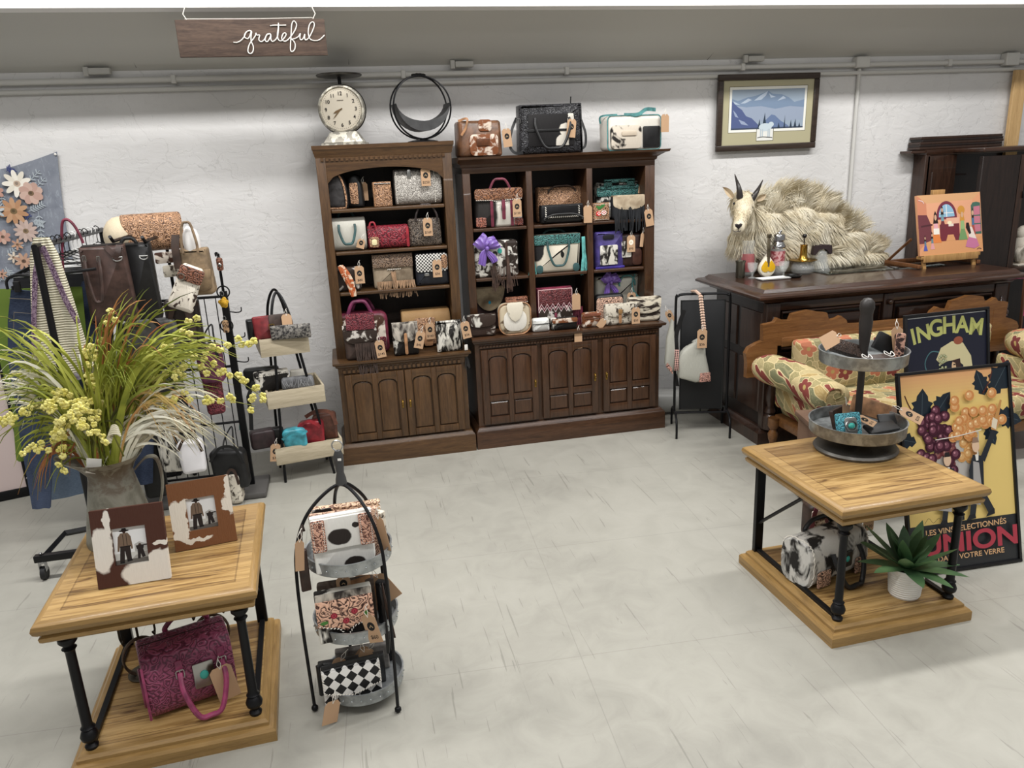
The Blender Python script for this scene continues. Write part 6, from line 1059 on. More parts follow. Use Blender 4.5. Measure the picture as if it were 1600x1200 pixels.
# ================================================================ left table things
LTz = .6
def cowboy(A, w_, h_, seed):
    X = lambda u: (u-.5)*w_; Z = lambda v: v*h_; P = lambda L, c: A.poly([(X(u), Z(v)) for u, v in L], c)
    A.rect(X(0), 0, X(1), h_, (222, 224, 224)); A.rect(X(0), 0, X(1), Z(.3), (196, 196, 190)); A.rect(X(0), 0, X(1), Z(.12), (96, 90, 84)); P([(.6, .5), (.75, .56), (1, .46), (1, .3), (.6, .3)], (176, 176, 172)); P([(.5, .12), (1, .12), (1, .3), (.8, .26), (.6, .2)], (160, 156, 150))
    tr = (44, 34, 30); P([(.12, .08), (.26, .06), (.3, .36), (.34, .1), (.48, .12), (.47, .5), (.18, .5)], tr); P([(.14, .46), (.5, .46), (.5, .76), (.44, .84), (.22, .84), (.14, .74)], (116, 96, 80)); P([(.08, .36), (.14, .36), (.22, .74), (.14, .76)], (110, 90, 74)); P([(.5, .38), (.55, .4), (.52, .74), (.44, .78)], (110, 90, 74)); A.ell(X(.34), Z(.88), .052*w_*1.0, .05*h_, (60, 40, 32)); A.ell(X(.34), Z(.9), .15*w_, .025*h_, (38, 26, 22)); P([(.26, .9), (.42, .9), (.4, .97), (.28, .97)], (38, 26, 22)); A.rect(X(.17), Z(.46), X(.49), Z(.49), (32, 24, 20)); P([(.12, .03), (.26, .03), (.26, .09), (.13, .09)], (30, 24, 22)); P([(.34, .06), (.5, .07), (.48, .13), (.34, .12)], (30, 24, 22))
    P([(.66, .1), (.74, .1), (.76, .24), (.8, .12), (.9, .14), (.84, .38), (.68, .38)], (40, 32, 30)); A.ell(X(.76), Z(.46), .05*w_, .05*h_, (70, 54, 46)); P([(.66, .36), (.86, .36), (.88, .44), (.98, .44), (.98, .47), (.64, .46)], (40, 32, 30)); A.rect(X(.28), Z(.5), X(.30), Z(.8), (70, 56, 46)); A.rect(X(.38), Z(.5), X(.40), Z(.8), (70, 56, 46))
def frame_(label, p0, p1, top, m, inner_z, seed):
    a, c = onz(*p0, LTz), onz(*p1, LTz); d = c-a; w_ = d.length; rz = math.atan2(d.y, d.x); h_ = w_*1.16; r = thing('photo_frame', label, 'photo frame', ((a+c)/2), rz, 'cowhide photo frames', rx=-.24); fw = w_*.27; th = .02
    b = MB(); ih = h_-2*fw*1.12; zi = h_/2+.0
    ow = fw; iz0 = (h_-ih)/2; iz1 = iz0+ih
    for q in (((0, 0, iz0/2), (w_, th, iz0)), ((0, 0, (iz1+h_)/2), (w_, th, h_-iz1)), ((-w_/2+ow/2, 0, h_/2), (ow, th, ih)), ((w_/2-ow/2, 0, h_/2), (ow, th, ih))): b.box(*q)
    b.build('frame', m, r, smooth=0); b = MB(); b.box((0, th/2+.002, h_/2), (w_*.96, .004, h_*.96)); b.build('backing', plain((30, 28, 26), .8), r)
    A = Art(); cowboy(A, w_-2*ow, ih, seed); A.build('photograph', r, (0, .002, iz0), rough=.15)
    b = MB(); b.tube([(0, th/2+.004, h_*.7), (0, h_*.24+.03, .03)], .006, 4); b.build('strut', plain((30, 28, 26), .8), r)
def framehide(c, seed, thr, sc_): return hide((228, 222, 212), c, sc_, thr, .012, seed)
frame_('dark brown and white cowhide photo frame, the nearer one on the left table', (155, 920), (268, 902), None, spots((72, 40, 30), (226, 220, 210), [(-.085, .125, .035, .075), (-.062, .21, .012, .05), (.05, .03, .085, .05), (.09, .07, .05, .035), (.1, .125, .03, .008)], .03, 30), 0, 1)
frame_('tan brown and white cowhide photo frame, the farther one on the left table', (275, 862), (371, 843), None, spots((116, 74, 44), (222, 214, 200), [(-.085, .12, .035, .06), (-.05, .165, .02, .02), (.1, .14, .03, .035), (.1, .2, .012, .05), (-.03, .03, .05, .01), (-.075, .07, .03, .04)], .045, 40), 0, 2)
# pitcher
def pitcher():
    pc = Vector((-.915, 2.90, LTz)); r = thing('metal_pitcher', 'large weathered galvanised pitcher holding artificial flowers on the left table', 'pitcher', pc); gm = NT('aged_zinc', .5, .35, coat=0); v = gm.co(); n1 = gm.noise(v, 16, 5, .5, .6); sp = gm.n('ShaderNodeSeparateXYZ'); gm.l(v, sp.inputs[0]); f = gm.math('MULTIPLY_ADD', sp.outputs[2], 1.7, gm.math('MULTIPLY', n1, .7)); 
    gm.col(gm.mix(gm.math('MULTIPLY', gm.ramp(f, [(.72, (0, 0, 0)), (.80, (255, 255, 255)), (.86, (255, 255, 255)), (.9, (0, 0, 0))]), .7), gm.ramp(n1, [(.35, (120, 118, 106)), (.6, (150, 148, 136))]), (92, 76, 62))); gm.bump(n1, .2, .004)
    b = MB(); n = 36; L = []
    for R_, z, lip in ((.1, 0, 0), (.122, .0, 0), (.124, .01, 0), (.112, .08, 0), (.094, .17, 0), (.078, .25, 0), (.076, .27, 0), (.09, .30, .02), (.112, .325, .05), (.118, .334, .058), (.112, .33, .055), (.086, .30, .02), (.07, .27, 0), (.09, .17, 0), (.115, .02, 0)):
        L.append([(R_*math.cos(t)-lip*max(0, -math.cos(t))**3, R_*math.sin(t), z+lip*.25*max(0, -math.cos(t))**3) for t in (2*PI*i/n for i in range(n))])
    b.rings(L); b.build('body', gm.m, r); b = MB(); b.strip(crom([(.085, 0, .27), (.13, 0, .31), (.165, 0, .30), (.172, 0, .22), (.155, 0, .14), (.12, 0, .06)], 6), .013, (0, 1, 0), .003); b.build('handle', gm.m, r)
    b = MB(); b.strip([(-.03, -.086, .30), (-.02, -.095, .325), (-.012, -.1, .36)], .024, (1, 0, 0), .0006); b.build('paper_tag', M['white'], r); return pc
PC = pitcher()
# ---------------------------------------------------------------- artificial grasses and blossom stems
def blade_mat(a, b_, c):
    n = NT('grass_blade', .5, spec=.3); v = n.co(); n.col(n.ramp(n.noise(v, 5, 3, .5), [(.35, a), (.5, b_), (.68, c)])); return n.m
GB = {'green': blade_mat((70, 80, 32), (118, 126, 48), (162, 168, 76)), 'yellow': blade_mat((112, 122, 42), (154, 160, 62), (190, 192, 98)), 'olive': blade_mat((60, 62, 34), (92, 92, 46), (134, 130, 66)), 'rust': blade_mat((126, 122, 58), (164, 104, 62), (140, 76, 46)), 'white': blade_mat((196, 190, 150), (222, 218, 196), (232, 230, 216)), 'tan': blade_mat((176, 130, 84), (196, 150, 96), (206, 180, 110))}
mouth = PC+Vector((0, 0, .31))
def tipw(px, py, dy=0.): return ony(px, py, PC.y+dy)
def bunch(label, tips, spread, n, m, seed, w_=.0048, lift=.12, dy=(-.1, .12), base=.05, name='grass_spray', droop=.35):
    rnd = random.Random(seed); b = MB()
    for i in range(n):
        k = rnd.random()*(len(tips)-1); a = int(k); f = k-a; tx = tips[a][0]*(1-f)+tips[min(a+1, len(tips)-1)][0]*f+rnd.gauss(0, spread); ty = tips[a][1]*(1-f)+tips[min(a+1, len(tips)-1)][1]*f+rnd.gauss(0, spread*.8)
        T = tipw(tx, ty, rnd.uniform(*dy)); B0 = mouth+Vector((rnd.uniform(-base, base), rnd.uniform(-base, base), -.08)); d = T-B0; sh = rnd.uniform(.72, 1.05); T = B0+d*sh
        C1 = B0+Vector((d.x*.12, d.y*.1, abs(d.z)*.4+.10)); C2 = B0+Vector((d.x*.55, d.y*.5, d.z*.75+lift*rnd.uniform(.6, 1.5)+abs(d.x)*droop)); P = bez([B0, C1, C2, T], 12); ww = w_*rnd.uniform(.7, 1.3); b.strip(P, [ww*(1-(j/12)**3)+.0003 for j in range(13)], (rnd.uniform(-1, 1), rnd.uniform(-.6, .6), rnd.uniform(.3, 1)), .0004)
    return tag(b.build(name, m), label, 'artificial grass', 'grass sprays in the pitcher')
bunch('yellow green grass blades standing upright from the pitcher', [(130, 520), (190, 470), (245, 480)], 24, 44, GB['green'], 1, droop=.05)
bunch('rust tipped upright grass blades above the pitcher', [(125, 490), (175, 452), (240, 468), (275, 492)], 14, 20, GB['rust'], 2, droop=.05)
bunch('bright green blades arching right towards the riser shelf', [(300, 510), (345, 530), (395, 545)], 14, 40, GB['yellow'], 3, .0055, droop=.25)
bunch('mid green blades spreading right above the cream ones', [(310, 560), (340, 575), (300, 600)], 22, 40, GB['green'], 4, droop=.25)
bunch('cream white long blades falling to the right', [(330, 610), (345, 660), (300, 690), (370, 690), (260, 680)], 14, 60, GB['white'], 5, .0058, droop=.3)
bunch('tan blades curling down right of the pitcher', [(270, 640), (300, 680), (310, 640), (250, 690)], 14, 26, GB['tan'], 6, droop=.6)
bunch('bright green blades fanning far left out of the photo', [(-20, 480), (0, 560), (-10, 620), (10, 690)], 30, 76, GB['yellow'], 7, .0055, droop=.15)
bunch('mid green blades fanning left and drooping', [(40, 600), (20, 660), (60, 700), (70, 750)], 24, 56, GB['green'], 8, .0055, droop=.45)
bunch('cream white blades at the far left edge', [(-20, 560), (-30, 600), (0, 640)], 20, 34, GB['white'], 9, .0055, droop=.15)
bunch('dark olive short blades around the pitcher mouth', [(120, 620), (170, 610), (220, 620), (150, 680)], 26, 46, GB['olive'], 10, .006, droop=.3)
bunch('rust brown tipped blades drooping over the left table edge', [(30, 780), (60, 760), (75, 740), (100, 700)], 8, 12, GB['rust'], 11, droop=.7)
bunch('bright green centre blades falling towards the viewer', [(160, 560), (200, 545), (240, 560)], 30, 40, GB['yellow'], 12, dy=(-.3, -.05), droop=.3)
PET = NT('blossom', .6); v = PET.co(); PET.col(PET.ramp(PET.noise(v, 60, 2), [(.35, (210, 200, 96)), (.65, (232, 224, 146))])); PET = PET.m; STM = plain((120, 122, 56), .6, name='stem')
def blossom(label, pts, n, seed, dy=0., r_=.0135, dens=1):
    rnd = random.Random(seed); P = [mouth+Vector((rnd.uniform(-.03, .03), 0, -.06))]+[tipw(x, y, dy) for x, y in pts]; C = crom(P, 10); b = MB(); b.tube(C, .0016, 5); o = b.build('blossom_stem', STM); tag(o, label, 'artificial flower', 'blossom stems in the pitcher'); b = MB(); st = int(len(C)*.35)
    for i in range(n):
        p = C[st+int((len(C)-1-st)*i/max(1, n-1))]+Vector((rnd.gauss(0, .009), rnd.gauss(0, .01), rnd.gauss(0, .009)))
        for k in range(5):
            a = 2*PI*k/5+rnd.random(); d = Vector((math.cos(a), rnd.uniform(-.4, .4), math.sin(a))); b.sph(p+d*r_*.55, (r_*.62*rnd.uniform(.7, 1.1), r_*.35, r_*.55*rnd.uniform(.7, 1.1)), 6, Matrix.Rotation(rnd.random()*3, 4, 'Y'))
    o2 = b.build('blossoms', PET, o); o2['kind'] = 'stuff'
blossom('blossom stem rising straight up at the centre left', [(172, 640), (165, 560), (168, 490)], 12, 1)
blossom('blossom stem leaning slightly left of the upright one', [(160, 640), (145, 590), (140, 545)], 18, 2, -.05)
blossom('blossom stem rising right of centre', [(215, 630), (250, 560), (308, 498)], 16, 3)
blossom('blossom stem arching far right, the highest tip', [(240, 600), (320, 555), (398, 530)], 16, 4)
blossom('blossom stem reaching right above the riser baskets', [(240, 620), (330, 575), (380, 600), (412, 622)], 16, 5)
blossom('blossom stem reaching right in the middle', [(250, 640), (320, 622), (398, 634)], 14, 6)
blossom('dense blossom stem at left centre', [(150, 650), (110, 630), (70, 640)], 34, 7, -.1, .012)
blossom('dense blossom stem drooping in front of the pitcher mouth', [(130, 640), (120, 660), (160, 682)], 26, 8, -.2, .011)
blossom('dense blossom stem falling far left', [(110, 620), (50, 640), (-5, 660)], 34, 9, -.05, .012)
blossom('blossom stem drooping down left over the table', [(140, 640), (105, 660), (96, 700), (98, 735)], 16, 10, -.12, .012)
blossom('dense blossom stem pointing down left', [(140, 650), (100, 660), (82, 688), (38, 700)], 28, 11, -.12, .012)
blossom('small blossom stem at the upper left', [(120, 620), (70, 590), (20, 585)], 18, 12, .05, .01)
rb = thing('dried_rosette', 'small dried white curled pod among the stems', 'dried flower', tipw(178, 680, -.13)); b = MB()
for i in range(5): b.tube([(0.022*math.cos(t)*(1-i*.12), .005*i, .018*math.sin(t)+.006*i-.012) for t in (PI*.1+PI*1.2*j/10 for j in range(11))], .004, 6)
b.build('pod', plain((206, 200, 176), .6), rb); b = MB(); b.tube([(0, 0, 0), (.0, .06, -.1)], .003, 5); b.build('stem', STM, rb)
# ---------------------------------------------------------------- lower shelf of the left table
g = Bag('handbag', 'magenta tooled leather barrel handbag with square concho on the left table shelf', (222, 366, 1012, 1118), 2.50, M['tool_magenta'], .081, .2, axis='x', rz=.32, body='body'); M['mgx'] = leather((150, 52, 92), .4)
g.f = -.1
g.panel(-1.02, -.96, .1, .9, M['mgx'], 'end_piping', .01); g.handle(-.22, .72, .66, .15, M['mgx'], .0095, drop=True, out=.075); g.handle(-.3, .65, .93, .05, M['mgx'], .0095, y=.07); g.panel(.05, .52, .34, .72, M['silver'], 'concho_plate', .006, .006, lift=.003); g.cab(.285, .53, .015); b = MB(); b.tube([g.pt(-.95, .98, .0), g.pt(.95, .98, 0)], .006, 6); b.build('zipper', plain((40, 26, 34), .5), g.r)
for u in (-.22, .72): g.panel(u-.08, u+.08, .55, .85, M['mgx'], 'handle_tab', .006, .006); g.buckle(u, .66, .026, .03)
g.tag(.62, .62, '', rz=-.15, w_=.075, h_=.14, back=True, y=-.13); b = MB(); b.slab(rr(.11, .13, .04), .012, bev=.004); b.build('end_panel', M['mgx'], g.r, (-g.w/2-.004, 0, .03), (0, 0, PI/2))
def horseshoe(label, loc, rz, s_=1.):
    r = thing('horseshoe_hook', label, 'hook rack', loc, rz); b = MB(); L = []
    for i in range(25):
        t = math.radians(-60+300*i/24); R_ = .07; L.append(Vector((R_*math.cos(t)*.92, 0, .075+R_*1.1*math.sin(t))))
    b.strip(L, .013, (0, 0, 1), .004) if 0 else b.tube(L, .011, 8, flat=.45); b.build('horseshoe', metal((70, 54, 44), .6, (96, 78, 64), 30), r)
    b = MB(); b.lathe([(0, 0), (.06, 0), (.06, .004), (0, .005)], n=24); b.build('base', metal((110, 104, 92), .5), r)
    m = metal((84, 76, 66), .5); b = MB(); b.cyl((0, 0, .14), (0, 0, .25), .0045, n=8); b.build('stem', m, r)
    for s2 in (-1, 1): b = MB(); b.tube([(0, 0, .235), (s2*.055, 0, .235), (s2*.06, -.005, .22), (s2*.06, -.01, .175), (s2*.055, -.03, .165), (s2*.05, -.035, .18)], .0045, 6); b.build('hook', m, r)
horseshoe('rusty horseshoe hook stand at the left behind the magenta handbag', (-.90, 2.79, .081), .35); horseshoe('rusty horseshoe hook stand behind the right end of the magenta handbag', (-.66, 2.88, .081), .2)
# ================================================================ three-tier stand in the middle
def midstand():
    cx, cy = -.085, 2.56; r = thing('tiered_stand', 'three-tier black wire stand with riveted galvanised trays holding wallets', 'tray stand', (cx, cy, 0), -.3); za = .845
    for (sy_, nm) in ((-1, 'front_arch'), (1, 'rear_arch')):
        P = [(-.155, sy_*.115, .012), (-.16, sy_*.115, .35), (-.158, sy_*.112, .55), (-.148, sy_*.10, .66), (-.115, sy_*.075, .755), (-.06, sy_*.035, .82), (0, sy_*.008, .85), (.06, sy_*.035, .82), (.115, sy_*.075, .755), (.148, sy_*.10, .66), (.158, sy_*.112, .55), (.16, sy_*.115, .35), (.155, sy_*.115, .012)]
        kx = 1. if sy_ < 0 else .5; P = [(x*kx, y, z) for x, y, z in P]
        b = MB(); b.tube(crom(P, 6), .0062, 8); a = b.build(nm, M['iron'], r)
        for s_ in (-1, 1): b = MB(); b.sph((s_*.155*kx, sy_*.115, .013), .013, 10); b.build('ball_foot', M['iron'], a)
    for z in (.045, .30, .565):
        b = MB(); R_ = .15; b.lathe([(0, z), (R_-.004, z), (R_, z+.004), (R_+.002, z+.046), (R_+.004, z+.05), (R_-.002, z+.05), (R_-.005, z+.008), (0, z+.006)], n=48); t = b.build('tray', GALVL, r)
        b = MB(); b.sph((0, 0, 0), (.0035, .0035, .0035), 6); rv = b.build('rivet', plain((190, 194, 196), .3, 1), t)
        for i in range(28):
            a_ = 2*PI*i/28; o = rv if i == 0 else rv.copy(); o.location = ((R_+.002)*math.cos(a_), (R_+.002)*math.sin(a_), z+.024)
            if i: sc.collection.objects.link(o); o.parent = t
    b = MB(); b.lathe([(.012, .845), (.02, .85), (.018, .87), (.013, .89), (.016, .93), (.017, .955), (.011, .972), (0, .975)], n=14); b.build('handle_grip', plain((62, 62, 62), .5, name='grey_wood'), r)
    b = MB(); b.tube([(.0+.019*math.cos(t), 0, .99+.019*math.sin(t)) for t in (2*PI*i/20 for i in range(20))], .0028, 6, closed=True); b.build('ring', plain((190, 190, 190), .25, 1), r)
    b = MB(); b.box((.008, -.0165, .945), (.012, .002, .008)); b.build('sticker', M['white'], r)
    return cx, cy
mcx, mcy = midstand()
GM = 'wallets in the three-tier stand'
def W3(name, label, px, Y, m, z, d=.03, **k): return Bag(name, label, px, Y, m, z, d, cat='wallet', group=GM, bev=.006, wob=.001, **k)
zt3, zt2, zt1 = .5715, .3065, .0515
g = W3('wallet', 'white cowhide wallet with black spots and two tooled corner plates on the top tray', (490, 588, 808, 868), 2.45, spots((228, 226, 220), (40, 34, 32), [(.03, .02, .038, .025), (.115, .03, .015, .02)], .012, 24), zt3, .04, r=.006, rx=-.12, rz=.1)
g.flap(spots((228, 226, 220), (40, 34, 32), [(-.012, .042, .04, .03), (.045, .075, .012, .01)], .012, 24), .42, 'rect', 1.0); 
for u0, u1 in ((-1., -.56), (.54, 1.)): g.panel(u0, u1, .42, .98, tooled((214, 158, 132), (90, 44, 34), 60), 'tooled_plate', .006, lift=.011); g.stitch([(u0+.06, .45), (u0+.06, .95), (u1-.06, .95), (u1-.06, .45), (u0+.06, .45)], r=.0018, step=.008, off=.017)
g = W3('wallet', 'second wallet on the top tray, tooled and cowhide with laced edge', (487, 596, 800, 850), 2.52, tooled((214, 172, 144), (96, 54, 42), 50), zt3, .03, r=.006); g.panel(-.3, .4, .8, 1.02, H['pepper'], 'hide_strip', .004); g.stitch([(-.98, .3), (-.98, .95)], r=.003)
g = W3('wallet', 'third wallet on the top tray with black spotted hide, at the back', (490, 600, 789, 840), 2.59, tooled((222, 186, 150), (110, 66, 50), 44), zt3, .03, r=.006); g.panel(-.95, -.4, .4, 1.0, H['bw'], 'hide_corner', .004); g.stitch([(-.98, .5), (-.98, .98)], r=.003); g.stitch([(.98, .5), (.98, .98)], r=.003)
g = W3('wallet', 'brown and speckled hide wallet at the right of the top tray', (582, 606, 800, 850), 2.55, H['pepper'], zt3, .03, r=.004, rz=-.7); g.panel(-.9, .9, .0, .4, leather((110, 58, 40)), 'leather_base', .004); g.tag(1.2, 1.0, '', rz=-.2, back=True, w_=.04, h_=.13)
g = W3('wallet', 'dark brown wristlet strap wallet hanging at the left of the top tray', (471, 487, 860, 925), 2.46, leather((60, 40, 32)), None, .02, r=.004, rz=.2); g.strap([(0, 1, 0), (.4, 1.35, -.0), (.9, 1.5, .02), (1.3, 1.3, .04)], M['dbrown'], .004); g.tag(-.3, 1.35, '', rz=.1, back=True, w_=.03)
g = W3('wallet', 'wallet with red roses and green leaves on its scalloped flap, middle tray', (497, 588, 926, 988), 2.44, H['bw'], zt2, .04, r=.006, rx=-.1, rz=.08)
g.panel(-.98, .98, .8, 1.0, H['grey'], 'hide_top', .004); tl = tooled((222, 170, 140), (60, 30, 26), 46); W_, H_ = g.w, g.h; o = [(-W_/2, .0), (-W_*.3, -.006), (-W_*.14, -.012), (0, -.028), (W_*.14, -.012), (W_*.3, -.004), (W_/2, .004), (W_/2, H_*.5), (-W_/2, H_*.5)]; b = MB(); b.slab(o, .008, bev=.002); f = b.build('scalloped_flap', tl, g.r, (0, g.f-.006, H_*.36)); A = Art()
for x, z in ((-W_*.2, .036), (W_*.16, .040), (0, .01)):
    A.ell(x, z, .012, .011, (142, 30, 48)); A.ell(x, z, .007, .006, (176, 50, 66)); A.ell(x, z, .003, .003, (110, 20, 36))
for x, z, a in ((-W_*.38, .016, .1), (W_*.36, .022, 1.3)): A.ell(x, z, .014, .007, (66, 120, 48), a=a)
A.build('painted_roses', f, (0, -.0042, 0)); g.stitch([(-.98, .4), (-.6, .33), (-.25, .28), (0, .1), (.25, .28), (.6, .34), (.98, .4)], r=.003, step=.01, off=.012)
g = W3('wallet', 'dark brindled hide wallet behind the rose wallet, middle tray', (500, 590, 908, 960), 2.53, hide((120, 104, 92), (40, 32, 28), 16, .5, .2, 141), zt2, .03, r=.01); g.tag(-.05, 1.2, '$40', w_=.05, h_=.07); g.strap([(-.2, .9, -.02), (.2, .95, -.02), (.9, 1.0, -.01)], M['tan'], .012)
g = W3('wallet', 'black wristlet at the right of the middle tray, strap hanging over the rim', (592, 612, 910, 960), 2.5, M['black'], zt2, .03, r=.004, rz=-.5); g.strap([(.2, 1, -.02), (.8, 1.0, -.05), (1.3, .6, -.06), (1.5, -.2, -.06), (1.25, -.5, -.06), (1.1, -.2, -.055), (.9, .6, -.05)], M['black'], .004); g.strap([(.5, 1, -.02), (1.2, .9, -.05), (2.2, .3, -.06), (2.6, -.1, -.06)], M['dbrown'], .006); g.tag(-.3, .62, '$60', rz=-.25, y=-.12, w_=.055, h_=.11)
g = W3('wallet', 'tan striped wallet at the back of the middle tray', (560, 605, 900, 950), 2.6, M['tan'], zt2, .02, r=.004, rz=-.2); g.tag(.6, 1.1, '', rz=-.6, back=True)
ck = checker((226, 224, 220), (18, 18, 20), 34, PI/4); g = W3('wallet', 'black and white diamond checkered wallet with laced pointed flap, bottom tray', (507, 600, 1042, 1098), 2.44, ck, zt1, .04, r=.006, rx=-.12, rz=.12)
W_, H_ = g.w, g.h; o = [(-W_/2, H_*.38), (-W_*.2, H_*.27), (0, H_*.2), (W_*.2, H_*.27), (W_/2, H_*.38), (W_/2, H_*.95), (-W_/2, H_*.95)]; b = MB(); b.slab(o, .008, bev=.002); b.build('pointed_flap', ck, g.r, (0, g.f-.006, 0)); g.stitch([(-.97, .95), (-.97, .4), (-.4, .29), (0, .22), (.4, .29), (.97, .4), (.97, .95)], r=.003, step=.01, off=.012); g.panel(-1., 1., .9, 1.1, M['black'], 'black_top', .004, lift=-.01)
g = W3('wallet', 'black leather wallet behind the checkered one, bottom tray', (501, 606, 1030, 1075), 2.52, M['black'], zt1, .03, r=.004); g.tag(-.25, 1.25, '$24', rz=.5, w_=.05, h_=.08, y=-.04); g.tag(.4, 1.4, '', rz=-.3, back=True, w_=.05, h_=.07)
g = W3('wallet', 'grey and white hide wallet at the back of the bottom tray', (528, 612, 1012, 1060), 2.6, hide((176, 172, 166), (84, 80, 78), 9, .5, .2, 143), zt1, .03, r=.004); g.tag(.3, 1.1, '', rz=.7, back=True, w_=.06, h_=.09)
g = W3('wallet', 'black wallet at the left of the bottom tray with a kraft tag hanging outside', (500, 512, 1040, 1095), 2.5, M['black'], zt1, .02, r=.004, rz=.6); g.tag(-2.0, .35, '', rz=.3, back=True, w_=.065, h_=.085, y=-.11)
tg = g
# ================================================================ cloth helper: levels of (left px, right px) at a depth
def cloth(levels, Y, m, name, n=22, rows=4, fold=.012, nf=5, th=.004, dy=None, parent=None, seed=0):
    L = []; lv = []
    for i in range(len(levels)-1):
        for k in range(rows): t = k/rows; lv.append([tuple(a*(1-t)+c*t for a, c in zip(levels[i][j], levels[i+1][j])) for j in (0, 1)])
    lv.append(levels[-1]); tot = len(lv)
    for i, (a, c) in enumerate(lv):
        yy = Y+(dy(i/(tot-1)) if dy else 0); A_, C_ = ony(*a, yy), ony(*c, yy); t = i/(tot-1); f = [A_.lerp(C_, j/n)+Vector((0, fold*(.3+.7*t)*math.sin(nf*2*PI*j/n+seed+t*1.5), 0)) for j in range(n+1)]; L.append(f+[p+Vector((0, th, 0)) for p in reversed(f)])
    b = MB(); b.rings(L); return b.build(name, m, parent, smooth=60)
def denim(c, d):
    n = NT('denim', .85, spec=.15); v = n.co(); n.col(n.ramp(n.math('MULTIPLY_ADD', n.noise(n.co((90, 90, 400)), 1, 1), .35, n.math('MULTIPLY', n.noise(v, 5, 3), .65)), [(.3, d), (.68, c)])); n.bump(n.noise(n.co((200, 200, 500)), 1, 1), .2, .002); return n.m
DN = denim((74, 84, 106), (40, 48, 66)); DL = denim((116, 130, 148), (80, 94, 112)); 
# ---------------------------------------------------------------- floral tapestry on the wall
def tapestry():
    Y = WY-.012; T = [ony(x, y, Y) for x, y in ((-60, 275), (90, 237), (92, 440), (92, 560), (-60, 580))]; O = Vector((T[1].x, Y, T[1].z)); r = thing('floral_tapestry', 'grey-blue floral cloth tapestry pinned to the white wall at the left', 'tapestry', O)
    b = MB(); L = []; n = 30
    for i in range(15):
        t = i/14; zl = T[0].z*(1-t)+T[4].z*t-O.z; zr = T[1].z*(1-t)+T[3].z*t-O.z; xl = T[0].x-O.x; xr = .0+(-.035*math.sin(PI*min(1, t*1.2))); f = []
        for j in range(n+1): s_ = j/n; f.append(Vector((xl+(xr-xl)*s_, -.006*(1+math.sin(9*s_+3*t))*s_-.004, zl+(zr-zl)*s_-.02*math.sin(PI*s_)*(1-t))))
        L.append(f+[p+Vector((0, .003, 0)) for p in reversed(f)])
    b.rings(L); n_ = NT('grey_blue_cloth', .85, spec=.1); v = n_.co(); a = n_.noise(v, 5, 4, 2.); wv = n_.ramp(n_.noise(n_.co((14, 14, 5), (2, 1, 0)), 1.6, 5, 2.5, .7), [(.56, (0, 0, 0)), (.6, (255, 255, 255))]); n_.col(n_.mix(n_.math('MULTIPLY', wv, .35), n_.ramp(a, [(.3, (118, 123, 134)), (.7, (138, 143, 153))]), (168, 178, 186))); b.build('cloth', n_.m, r, smooth=60)
    A = Art(); 
    def w2(x, y): p = ony(x, y, Y-.02); return (p.x-O.x, p.z-O.z)
    def flower(x, y, R_, c, c2, cen, n=9, wd=.32, inner=None):
        cx, cz = w2(x, y); R_ *= .0043
        for k in range(n): a = 2*PI*k/n+.3; A.ell(cx+math.cos(a)*R_*.6, cz+math.sin(a)*R_*.6, R_*.48, R_*wd*.62, c if k % 2 else c2, 12, a)
        A.ell(cx, cz, R_*.26, R_*.24, cen, 12); A.ell(cx-.002, cz+.002, R_*.13, R_*.13, tuple(int(q*.75) for q in cen), 10)
    def sprig(x0, y0, x1, y1, c, k=7):
        a, c_ = w2(x0, y0), w2(x1, y1); A.line([a, c_], .003, c, False)
        for i in range(1, k): t = i/k; px_, pz = a[0]+(c_[0]-a[0])*t, a[1]+(c_[1]-a[1])*t; an = math.atan2(c_[1]-a[1], c_[0]-a[0])
        for i in range(1, k):
            t = i/k; px_, pz = a[0]+(c_[0]-a[0])*t, a[1]+(c_[1]-a[1])*t; an = math.atan2(c_[1]-a[1], c_[0]-a[0])
            for s_ in (-1, 1): A.ell(px_+math.cos(an+s_*.9)*.014, pz+math.sin(an+s_*.9)*.014, .013, .0035, c, 8, an+s_*.9)
    lb = (168, 180, 188); 
    for q in ((30, 300, 62, 266), (40, 310, 70, 278), (45, 330, 68, 318), (50, 345, 68, 350), (60, 330, 66, 380), (0, 300, 8, 330), (10, 400, 34, 380), (52, 372, 60, 400), (10, 420, 30, 440), (0, 440, 14, 420)): sprig(*q, lb)
    sprig(10, 268, 18, 262, (48, 60, 128), 4); sprig(36, 330, 46, 340, (48, 60, 128), 4); sprig(14, 262, 22, 270, (48, 60, 128), 4)
    flower(27, 287, 18, (224, 216, 196), (234, 228, 212), (196, 166, 140), 9); flower(49, 302, 15, (196, 150, 132), (206, 166, 148), (120, 92, 60), 8, .6); flower(22, 330, 18, (190, 132, 86), (200, 146, 100), (124, 96, 56), 10); flower(41, 361, 15, (190, 160, 146), (200, 170, 156), (140, 112, 76), 12, .3); flower(5, 370, 10, (206, 160, 140), (196, 140, 120), (120, 90, 70), 7, .5); flower(28, 382, 8, (206, 150, 110), (196, 140, 110), (140, 100, 70), 6); flower(22, 402, 8, (222, 204, 180), (212, 190, 166), (150, 120, 90), 6); flower(38, 408, 12, (190, 140, 112), (200, 152, 120), (110, 80, 60), 8); flower(-6, 300, 10, (206, 160, 140), (196, 140, 120), (120, 90, 70), 7, .5); flower(4, 428, 7, (190, 136, 116), (200, 152, 120), (110, 80, 60), 7); flower(-4, 330, 10, (176, 186, 192), (186, 194, 200), (150, 150, 140), 6)
    A.build('printed_flowers', r, (0, -.019, 0), rough=.85, sat=.72); b = MB(); b.sph((-.01, -.02, -.015), (.008, .004, .008), 8); b.build('pin', M['white'], r)
tapestry()
